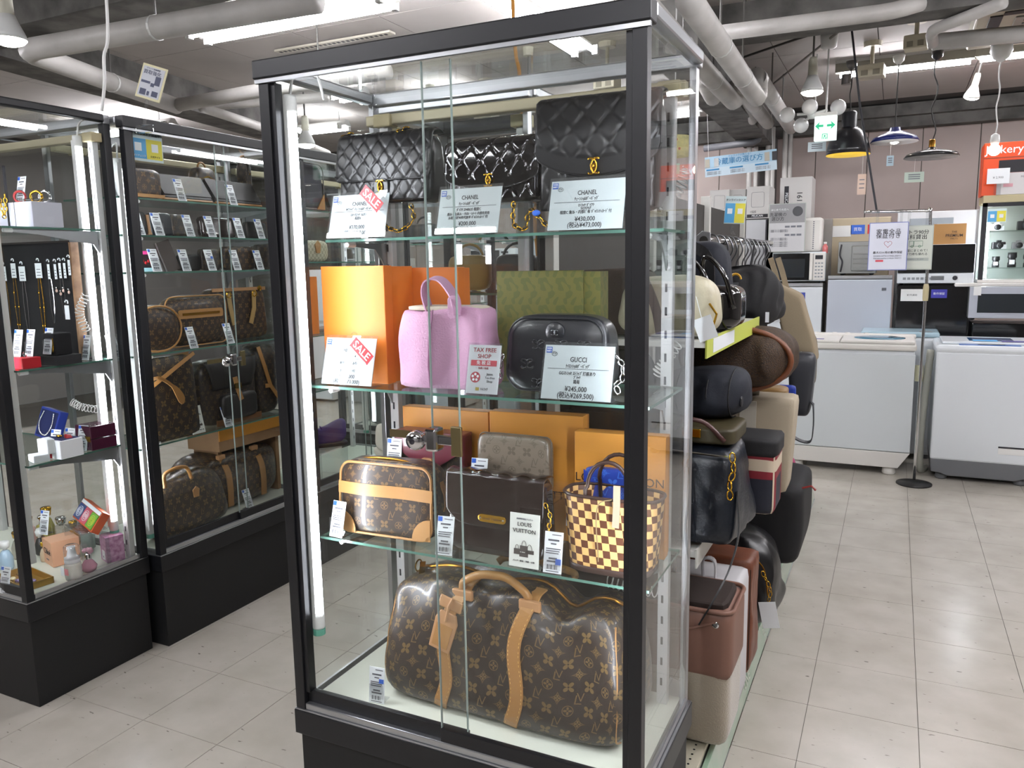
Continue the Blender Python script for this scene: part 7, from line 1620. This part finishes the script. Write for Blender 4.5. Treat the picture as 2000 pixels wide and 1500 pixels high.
G().box(W_*.21, W_*.27, -.02, .008, .02, H_-.01).o('handle', WM2, t, bev=.005); c_ = G().box(W_*.275, W_/2-.004, .0, .012, .02, H_-.01).o('control_panel', WM2, t, bev=.002); G().box(W_*.31, W_*.45, -.002, 0, H_-.055, H_-.025).o('display', INK, c_)
for r in range(5):
    for k in range(3): G().box(W_*.31+.021*k, W_*.31+.021*k+.014, -.002, 0, .04+.025*r, .05+.025*r).o('button', mat('button_grey', '#8f9499', .5), c_)
t, W_, H_ = microwave('wide white and black microwave with dark glass door in the middle', 1754, 1905, 478, h3, YF, WM, BD, None)
G().box(-W_/2+.003, W_/2-.003, .0, .012, H_*.30, H_-.002).o('door', BD, t, bev=.002); c_ = G().box(-W_/2, W_/2, -.004, .012, .012, H_*.285).o('control_panel', WM, t, bev=.003)
G().box(-W_*.05, W_*.12, -.006, -.004, H_*.12, H_*.22).o('display', GRY, c_); G().lathe([(0, -.012), (.015, -.012), (.016, -.004)], (W_*.26, 0, H_*.17), 16, axis='y').o('dial_knob', INK, c_)
for k in range(7): G().box(-W_*.42+.028*k, -W_*.42+.028*k+.02, -.0055, -.004, H_*.13, H_*.19).o('button', mat('button_grey'), c_)
t, W_, H_ = microwave('silver microwave with dark window at the right edge, a price slip on its corner', 1893, 2040, 560, U(1940, 626, 'y', 4.9).z, 4.9, SLV, BD, None)
dr = G().box(-W_/2, W_*.36, .0, .012, .012, H_-.002).o('door', mat('silver_white', '#b4b8c2', .35, .2), t, bev=.003); G().box(-W_/2+.05, W_*.25, -.002, 0, .05, H_-.05).o('window', mat('oven_window'), dr); G().box(W_*.31, W_*.36, -.022, .0, .02, H_-.02).o('handle', WM2, t, bev=.004); lab(t, -W_/2+.045, H_-.03, .045, .06, -.003, '#e8e8e6')
t, W_, H_ = app('microwave_shelf', 'white shelf under the silver microwave and the camera cabinet', 1865, 553, 2050, 560, 4.95, .3, WM2, 'shelf')
t, W_, H_ = microwave('old silver oven with ribbed back and black cord seen from behind', 1637, 1712, 472, h2, YF, mat('oven_steel', '#8b8c8a', .35, .7), BD, None)
G().box(-W_*.15, W_*.45, -.006, .012, .03, H_-.03).o('ribbed_plate', mat('oven_steel'), t, bev=.008)
for k in range(4): G().box(-W_*.1, W_*.4, -.012, -.006, .045+.035*k, .055+.035*k).o('rib', mat('oven_steel'), t, bev=.003)
G().tube(smooth_path([(-W_*.42, -.005, H_-.02), (-W_*.45, -.01, H_*.6), (-W_*.38, -.01, H_*.4), (-W_*.42, -.01, H_*.1)], 5), .006, 6).o('power_cord', INK, t, smooth=True)
# things behind and above
t, W_, H_ = app('cream_freezer', 'cream top of a tall appliance with blue and red stickers behind the old oven', 1622, 425, 1738, 540, 5.45, .25, mat('cream_panel', '#b9ab91', .45), 'appliance', zb=.0)
lab(t, -W_*.32, H_-.10, .14, .085, -.001, '#e8e8e6'); lab(t, -.02, H_-.09, .10, .07, -.001, '#2f63c9', '買取', .03); lab(t, W_*.33, H_-.09, .18, .07, -.001, '#c8281f', '家電1年', .04)
t, W_, H_ = app('white_cabinet', 'tall white cupboard with a grey glass strip behind the kraft box', 1750, 412, 1912, 552, 5.4, .3, mat('cabinet_white', '#c9cbcd', .4), 'cabinet', zb=.0)
G().box(-W_*.35, W_*.18, -.004, 0, H_-.17, H_-.05).o('glass_strip', mat('strip_grey', '#8e969c', .2), t, bev=.002); lab(t, W_*.1, H_-.11, .12, .03, -.004, '#e8e8e6', '二重構造', .02)
KR = mat('kraft_card', '#a17743', .6)
t, W_, H_ = app('kraft_box', 'flat kraft carton with dark lettering on top of the wide microwave', 1822, 437, 1887, 479, YF+.03, .2, KR, 'box', bev=.001); txt(t, 'THE', .018, (0.03, -.001, H_*.62), INK); txt(t, 'PREMIUM', .026, (.03, -.001, H_*.45), INK, bold=.0004); txt(t, "MALT'S", .014, (.03, -.001, H_*.3), INK)
t, W_, H_ = app('steel_refrigerator', 'steel fronted refrigerator behind the rail with cartons on top', 1378, 430, 1498, 480, 5.15, .5, SLV, 'refrigerator', zb=.0); G().box(W_/2-.012, W_/2, -.002, .5, .02, H_-.004).o('dark_side', INK, t)
PB = mat('carton_white', '#c2c0bd', .5)
def carton(label, u0, v0, u1, v1, Y, d, num, name_='PELICAN', m=PB, rz=0, vert=False):
    t, W_, H_ = app('carton', label, u0, v0, u1, v1, Y, d, m, 'box', bev=.001, group='white cartons on the back row', rz=rz)
    if vert:
        G().box(-W_*.36, -W_*.22, -.0012, 0, H_*.15, H_*.8).o('black_band', INK, t); txt(t, name_, W_*.13, (-W_*.29, -.0016, H_*.47), PAPER, rot=(PI/2, PI/2, 0), bold=.0008); txt(t, num, W_*.24, (W_*.12, -.001, H_*.5), INK, rot=(PI/2, PI/2, 0), bold=.0008)
    else:
        G().box(-W_/2+.006, W_/2-.006, -.0012, 0, .008, .034).o('black_band', INK, t); txt(t, name_, .022, (-.0, -.0016, .021), PAPER, bold=.0008); txt(t, num, .024, (-W_*.2, -.001, .052), INK, bold=.0004)
        g = G().tube([(x, -.0012, z) for x, z in rrect(-W_*.28, W_*.28, H_*.36, H_*.82, .012)], .001, 4, closed=True); g.o('case_drawing', INKG, t)
    return t
carton('first white carton numbered 1535 on the steel refrigerator', 1386, 371, 1424, 430, 5.16, .22, '1535'); carton('middle white carton behind the blue and yellow notice', 1425, 370, 1456, 430, 5.2, .2, '1535'); carton('right white carton numbered 1525 with a black corner mark', 1458, 364, 1502, 427, 5.16, .3, '1525')
tf, W_, H_ = app('steel_refrigerator', 'grey tall appliance behind the washer poster with the upright carton on top', 1512, 432, 1625, 500, 5.42, .34, mat('appliance_warm_grey', '#8c8782', .4), 'refrigerator', zb=0, zt=U(1554, 430, 'y', 5.45).z)
ct = carton('tall upright white carton numbered 1615 leaning against the wall', 1523, 346, 1585, 430, 5.45, .3, '1615', vert=True)
ps, s_, W_, H_ = poster('washer_guide_poster', 'grey and white poster showing a drum washing machine, how to choose one', 1501, 397, 1573, 492, 4.98, mat('poster_grey2', '#c4c4c6', .4), mat('frame_clear'))
G().box(-W_/2+.005, W_/2-.005, -.0014, -.001, H_*.6, H_-.005).o('grey_header', mat('header_grey', '#8f8f91', .5), s_); txt(s_, '洗濯機の', W_*.12, (-W_*.25, -.002, H_*.77), INK); txt(s_, '選び方', W_*.12, (-W_*.25, -.002, H_*.68), INK); txt(s_, 'はじめての方へ', W_*.07, (-W_*.2, -.002, H_*.87), PAPER)
G().lathe([(0, -.004), (W_*.13, -.004), (W_*.14, -.001)], (W_*.28, 0, H_*.83), 20, axis='y').o('drum_picture', mat('drum_dark', '#3a3c40', .3), s_)
for r in range(2):
    for k in range(3): G().box(W_*(-.05+.16*k), W_*(.08+.16*k), -.002, -.001, H_*(.5-.17*r), H_*(.54-.17*r)).o('grey_cell', INKG, s_)
for z in (.45, .42, .28, .25, .2, .16, .12): txt(s_, '容量 サイズ 機能で選ぶ', W_*.045, (-W_*.2, -.002, H_*z), INKG)
t, W_, H_ = app('heater', 'white slim heater with a vent column beside the washer poster', 1562, 425, 1606, 492, 5.06, .12, WM2, 'heater', bev=.02, zb=U(1580, 492, 'y', YF).z+.002)
for k in range(14): G().box(W_*.08, W_*.14, -.001, 0, .02+H_*.06*k, .028+H_*.06*k).o('vent_slot', INKG, t)
t = T('drink_bottle', 'small bottle with red liquid and a white cap beside the black fronted microwave', 'bottle', (U(1610, 493, 'y', 5.0).x, 5.06, h1+.22)); G().lathe([(.018, 0), (.02, .004), (.02, .05), (.009, .066), (.009, .07)], n=16).o('bottle', mat('bottle_red', '#c96a6a', .15, coat=.5), t, smooth=True); G().lathe([(.011, .068), (.011, .082), (0, .083)], n=14).o('cap', WHITEP, t)
# banner about refrigerators
a, b, c, d = R(1377, 296, 1517, 342, 5.1); t = T('hanging_banner', 'pale blue hanging banner about choosing a refrigerator', 'banner', ((a+b)/2, 5.1, (c+d)/2), 0, rot=(0, -.05, 0)); W_, H_ = b-a, (d-c)*.86
G().box(-W_/2, W_/2, 0, .004, -H_/2, H_/2).o('sheet', mat('banner_blue', '#a9cbe0', .4), t); G().box(-W_/2, W_/2, -.0012, 0, -H_/2, 0-.01).o('lower_band', mat('banner_pale', '#c3d6e2', .4), t)
txt(t, '冷蔵庫の選び方', .052, (-.01, -.002, .028), mat('banner_ink', '#2b7fb3', .4), bold=.001); txt(t, 'トレファクが教える！', .018, (0, -.002, .065), mat('banner_ink'))
for x, m in ((-.25, '#b9b4a6'), (-.18, '#c3c6c6'), (.2, '#b3aea2'), (.255, '#2c2a2e')): G().box(x-.018, x+.018, -.003, -.001, -.005, .06).o('fridge_picture', mat('pic'+m, m, .5), t)
for x in (-.2, -.02, .17): G().box(x-.06, x+.04, -.0025, -.001, -.03, -.018).o('blue_tab', mat('banner_ink'), t); 
for x in (-.2, -.02, .17):
    for z in (-.045, -.058): txt(t, '設置場所と容量で選ぶ', .011, (x, -.002, z), INKG)
for x in (-W_/2+.03, W_/2-.03): G().tube([(x, 0, H_/2), (x, 0, CZ-t.location.z)], .0015, 4).o('string', WHITEP, t)
# camera cabinet
a, b, c, d = R(1915, 385, 2070, 552, 4.98); t = T('camera_cabinet', 'black framed glass cabinet full of cameras and lenses at the right edge', 'cabinet', (a, 4.98, c)); W_, H_ = .62, d-c
G().box(0, W_, .0, .34, H_-.03, H_+.02).o('top_board', CREAM, t, bev=.003); G().box(0, W_, 0, .34, 0, .02).o('bottom_board', WM2, t)
for x0_, x1_ in ((0, .028), (W_-.028, W_)): G().box(x0_, x1_, 0, .02, .02, H_-.03).o('frame_post', INK, t)
G().box(0, W_, 0, .02, H_-.055, H_-.03).o('frame_top', INK, t); G().box(.01, W_-.01, .325, .335, .02, H_-.03).o('back_board', mat('back_pale', '#b9c2bd', .5), t); G().box(.03, W_-.03, .008, .012, .02, H_-.06).o('door_glass', GLASS, t)
lm = G().tube([(.045, .05, .03), (.045, .05, H_-.07)], .008, 10).o('tube_lamp', TUBE, t, smooth=True)
sz = (.10, .225, .35)
for z in sz: G().box(.03, W_-.02, .06, .32, z-.004, z).o('glass_shelf', SHELFG, t)
ox, oy, oz = t.location
LENS = mat('lens_black', '#17181a', .35)
def lens(x, z, r, h, lb):
    q = T('camera_lens', lb, 'lens', (ox+x, oy+.12, oz+z+.002), 0, 'camera lenses in the cabinet'); G().lathe([(r, 0), (r, h*.3), (r*.85, h*.34), (r*.85, h*.6), (r*1.1, h*.66), (r*1.05, h)], n=18).o('barrel', LENS, q, smooth=True); G().box(-r*.7, r*.5, -r*1.25, -r*1.2, h*.2, h*.5).o('price_label', PAPER, q)
for k, (x, r, h) in enumerate(((.11, .022, .075), (.205, .026, .10), (.295, .024, .085), (.375, .02, .07), (.46, .024, .09), (.54, .02, .07))): lens(x, sz[0], r, h, ('first', 'tallest, second', 'third', 'short fourth', 'fifth', 'last')[k]+' black camera lens from the left on the lowest cabinet shelf')
def camera_(x, z, w_, lb, m=LENS):
    q = T('camera', lb, 'camera', (ox+x, oy+.13, oz+z+.002), .1, 'cameras in the cabinet'); G().box(-w_/2, w_/2, -.02, .02, 0, w_*.6).o('camera_body', m, q, bev=.005); G().box(-w_*.15, w_*.2, -.015, .015, w_*.6, w_*.75).o('finder', m, q, bev=.003); G().lathe([(w_*.25, 0), (w_*.25, -.03), (w_*.2, -.035), (0, -.034)], (0, -.02, w_*.3), 16, axis='y').o('lens', LENS, q, smooth=True); G().box(w_*.1, w_*.5, -.045, -.044, 0, .03).o('price_label', PAPER, q)
for k, (x, z, w_, m, lb) in enumerate(((.12, sz[1], .08, LENS, 'black camera at the left of the middle cabinet shelf'), (.235, sz[1], .075, mat('camera_silver', '#a9a9ab', .3, .6), 'silver camera on the middle cabinet shelf'), (.36, sz[1], .08, LENS, 'black camera right of the silver one'), (.10, sz[2], .075, mat('camera_white', '#c9c9c9', .3), 'white compact camera on the top cabinet shelf under the notice'), (.27, sz[2], .10, LENS, 'large black camera case on the top cabinet shelf'), (.42, sz[2], .1, LENS, 'second black camera case on the top cabinet shelf'))): camera_(x, z, w_, lb, m)
q = T('online_notice', 'small blue and yellow notice on the camera cabinet glass', 'notice', (ox+.085, oy-.002, oz+H_-.16)); G().box(-.055, .055, -.002, 0, 0, .09).o('sheet', mat('notice_paper'), q); G().box(-.052, 0, -.003, -.002, .005, .075).o('blue_half', mat('notice_blue'), q); G().box(0, .052, -.003, -.002, .005, .075).o('yellow_half', mat('notice_yellow'), q)
for x in (-.026, .026): G().box(x-.012, x+.012, -.0036, -.003, .03, .054).o('blank_square', PAPER, q)
q = T('paper_notice', 'curled white paper taped to the camera cabinet top', 'notice', (ox+.30, oy-.01, oz+H_-.07), -.1); G().slab(lambda u, v: ((u-.5)*.12, -.012*math.sin(u*3), v*.08), 8, 3, .001).o('sheet', PAPER, q); txt(q, '税込価格', .012, (0, -.02, .05), INKG)
# cartons on the camera cabinet
OJ = mat('carton_orange', '#dd4b14', .45)
t, W_, H_ = app('power_station_carton', 'bright orange carton with white lettering on the camera cabinet', 1920, 275, 2075, 388, 5.02, .24, OJ, 'box', zb=oz+(d-c)+.022, bev=.002); txt(t, 'Jackery', .075, (-W_*.24, -.0016, H_*.86), PAPER, bold=.0025); G().box(-W_*.3, W_*.4, -.0012, 0, H_*.42, H_*.66).o('black_window', INK, t); G().box(-W_/2+.0, W_/2, -.0012, 0, H_*.70, H_*.72).o('thin_band', mat('band_dark_orange', '#8a3414', .5), t)
for k in range(3): G().box(W_*.02, W_*.12, -.0012, 0, H_*(.78+.05*k), H_*(.81+.05*k)).o('spec_mark', PAPER, t)
t, W_, H_ = app('white_carton', 'white carton with pink printing in front of the orange carton', 1947, 335, 2075, 387, 4.985, .03, mat('carton_pale', '#d3d0d0', .5), 'box', zb=oz+(d-c)+.022, bev=.001); G().box(-W_*.4, -W_*.25, -.0012, 0, H_*.35, H_*.5).o('pink_mark', mat('mark_pink', '#dba3ac', .5), t); txt(t, 'HAPPY', .02, (-.02, -.001, H_*.8), INKG)
a_, b_, c_, d_ = R(1930, 325, 1972, 362, 4.94)
q = T('price_slip', 'white price slip standing before the orange carton', 'price card', ((a_+b_)/2, 4.975, oz+(d-c)+.024)); G().box(-.065, .065, -.0012, 0, .07, .17).o('card', PAPER, q); G().box(-.02, .02, -.001, 0.002, 0, .07).o('stem', ACRYL, q); txt(q, '¥ 2,900', .02, (0, -.002, .11), INKG)
# appliances seen through the tall case
t, W_, H_ = app('bread_maker', 'white kitchen appliance with a grey label and side vents, seen through the tall showcase', 1108, 462, 1222, 522, 4.6, .3, WM, 'appliance', bev=.03, zb=U(1160, 522, 'y', 4.6).z); lab(t, -W_*.28, H_*.6, .06, .03, -.001, '#77786f'); lab(t, W_*.1, H_*.55, .1, .1, -.001, '#e8e8e6')
for k in range(9): G().box(W_*.38, W_*.46, -.001, 0, H_*(.15+.055*k), H_*(.175+.055*k)).o('vent_slot', INKG, t)
zc = U(1160, 522, 'y', 4.6).z
t, W_, H_ = app('white_cold_box', 'white refrigerator under the white kitchen appliance, seen through the tall showcase', 1024, 462, 1222, 640, 4.9, .4, WD, 'refrigerator', zb=0, zt=U(1010, 462, 'y', 4.9).z, bev=.01)
t = T('appliance_table', 'grey steel table under the white kitchen appliance', 'table', (U(1165, 520, 'y', 4.6).x, 4.6, 0)); G().box(-.25, .25, -.02, .29, zc-.03, zc-.001).o('table_top', SLV, t)
for x in (-.22, .2):
    for y in (0, .25): G().box(x, x+.025, y, y+.025, 0, zc-.03).o('leg', SLV, t)
t, W_, H_ = app('grey_refrigerator', 'grey blue refrigerator under a white microwave, seen behind the pink tote', 936, 535, 1004, 640, 4.8, .45, mat('fridge_greyblue', '#7f8a92', .35), 'refrigerator', zb=0, bev=.02)
t, W_, H_ = microwave('white microwave with a black window and yellow note, seen above the pink tote', 918, 1006, 486, U(960, 533, 'y', 4.8).z, 4.8, WM, BD, None); G().box(-W_/2+.01, W_*.15, .0, .012, .02, H_-.015).o('door', BD, t); lab(t, -W_*.28, H_*.5, .07, .09, -.002, '#c9b93a'); G().box(W_*.2, W_*.34, -.001, .01, H_*.8, H_*.88).o('display', INK, t)
for k, (x, m, lb, h_) in enumerate(((-2.75, WD, 'white refrigerator deep in the shop behind the orange gift box', 1.3), (-3.45, SLV, 'steel refrigerator deep in the shop at the left', 1.45), (-4.2, WM, 'white refrigerator furthest left along the back wall', 1.35))):
    t = T('refrigerator', lb, 'refrigerator', (x, 5.05, 0), 0, 'refrigerators deep in the shop'); G().box(-.27, .27, .03, .5, .02, h_).o('cabinet', WM2, t, bev=.005); G().box(-.27, .27, 0, .028, .03, h_*.6).o('lower_door', m, t, bev=.005); G().box(-.27, .27, 0, .028, h_*.62, h_).o('upper_door', m, t, bev=.005)
# boxes on the shelf behind the drum lamp
st = T('open_shelf_unit', 'white open shelf unit with small appliance boxes, seen through the side glass', 'shelf unit', (-1.3, 5.3, 0))
for z in (1.0, 1.35, 1.62, 1.9): G().box(0, .55, 0, .3, z-.015, z).o('shelf_board', WM2, st)
for x in (0, .53): G().box(x, x+.02, 0, .3, 0, 1.92).o('side_board', WM2, st)
for k, (x, z, lb) in enumerate(((-1.13, 1.905, 'grey and white box on top of the open shelf unit'), (-1.13, 1.625, 'grey and white box on the second level of the open shelf unit'), (-.90, 1.625, 'small white box beside the grey and white one'))):
    t = T('appliance_box', lb, 'box', (x, 5.33, z), 0, 'boxes on the open shelf unit'); G().box(-.09, .09, 0, .2, 0, .2).o('box_body', PB, t, bev=.002); G().box(-.09, .09, -.001, 0, .0, .1).o('grey_print', INKG, t); G().box(.02, .07, -.002, -.001, .17, .195).o('red_sticker', RED, t)

# lettering: turn the curves into plain meshes so every word is a part of its sign
bpy.context.view_layer.update(); dg = bpy.context.evaluated_depsgraph_get()
for o in [o for o in COL.objects if o.type == 'FONT']:
    me = bpy.data.meshes.new_from_object(o.evaluated_get(dg)); n = bpy.data.objects.new('lettering', me); COL.objects.link(n)
    n.parent = o.parent; n.location = o.location; n.rotation_euler = o.rotation_euler; n.scale = o.scale
    bpy.data.objects.remove(o)
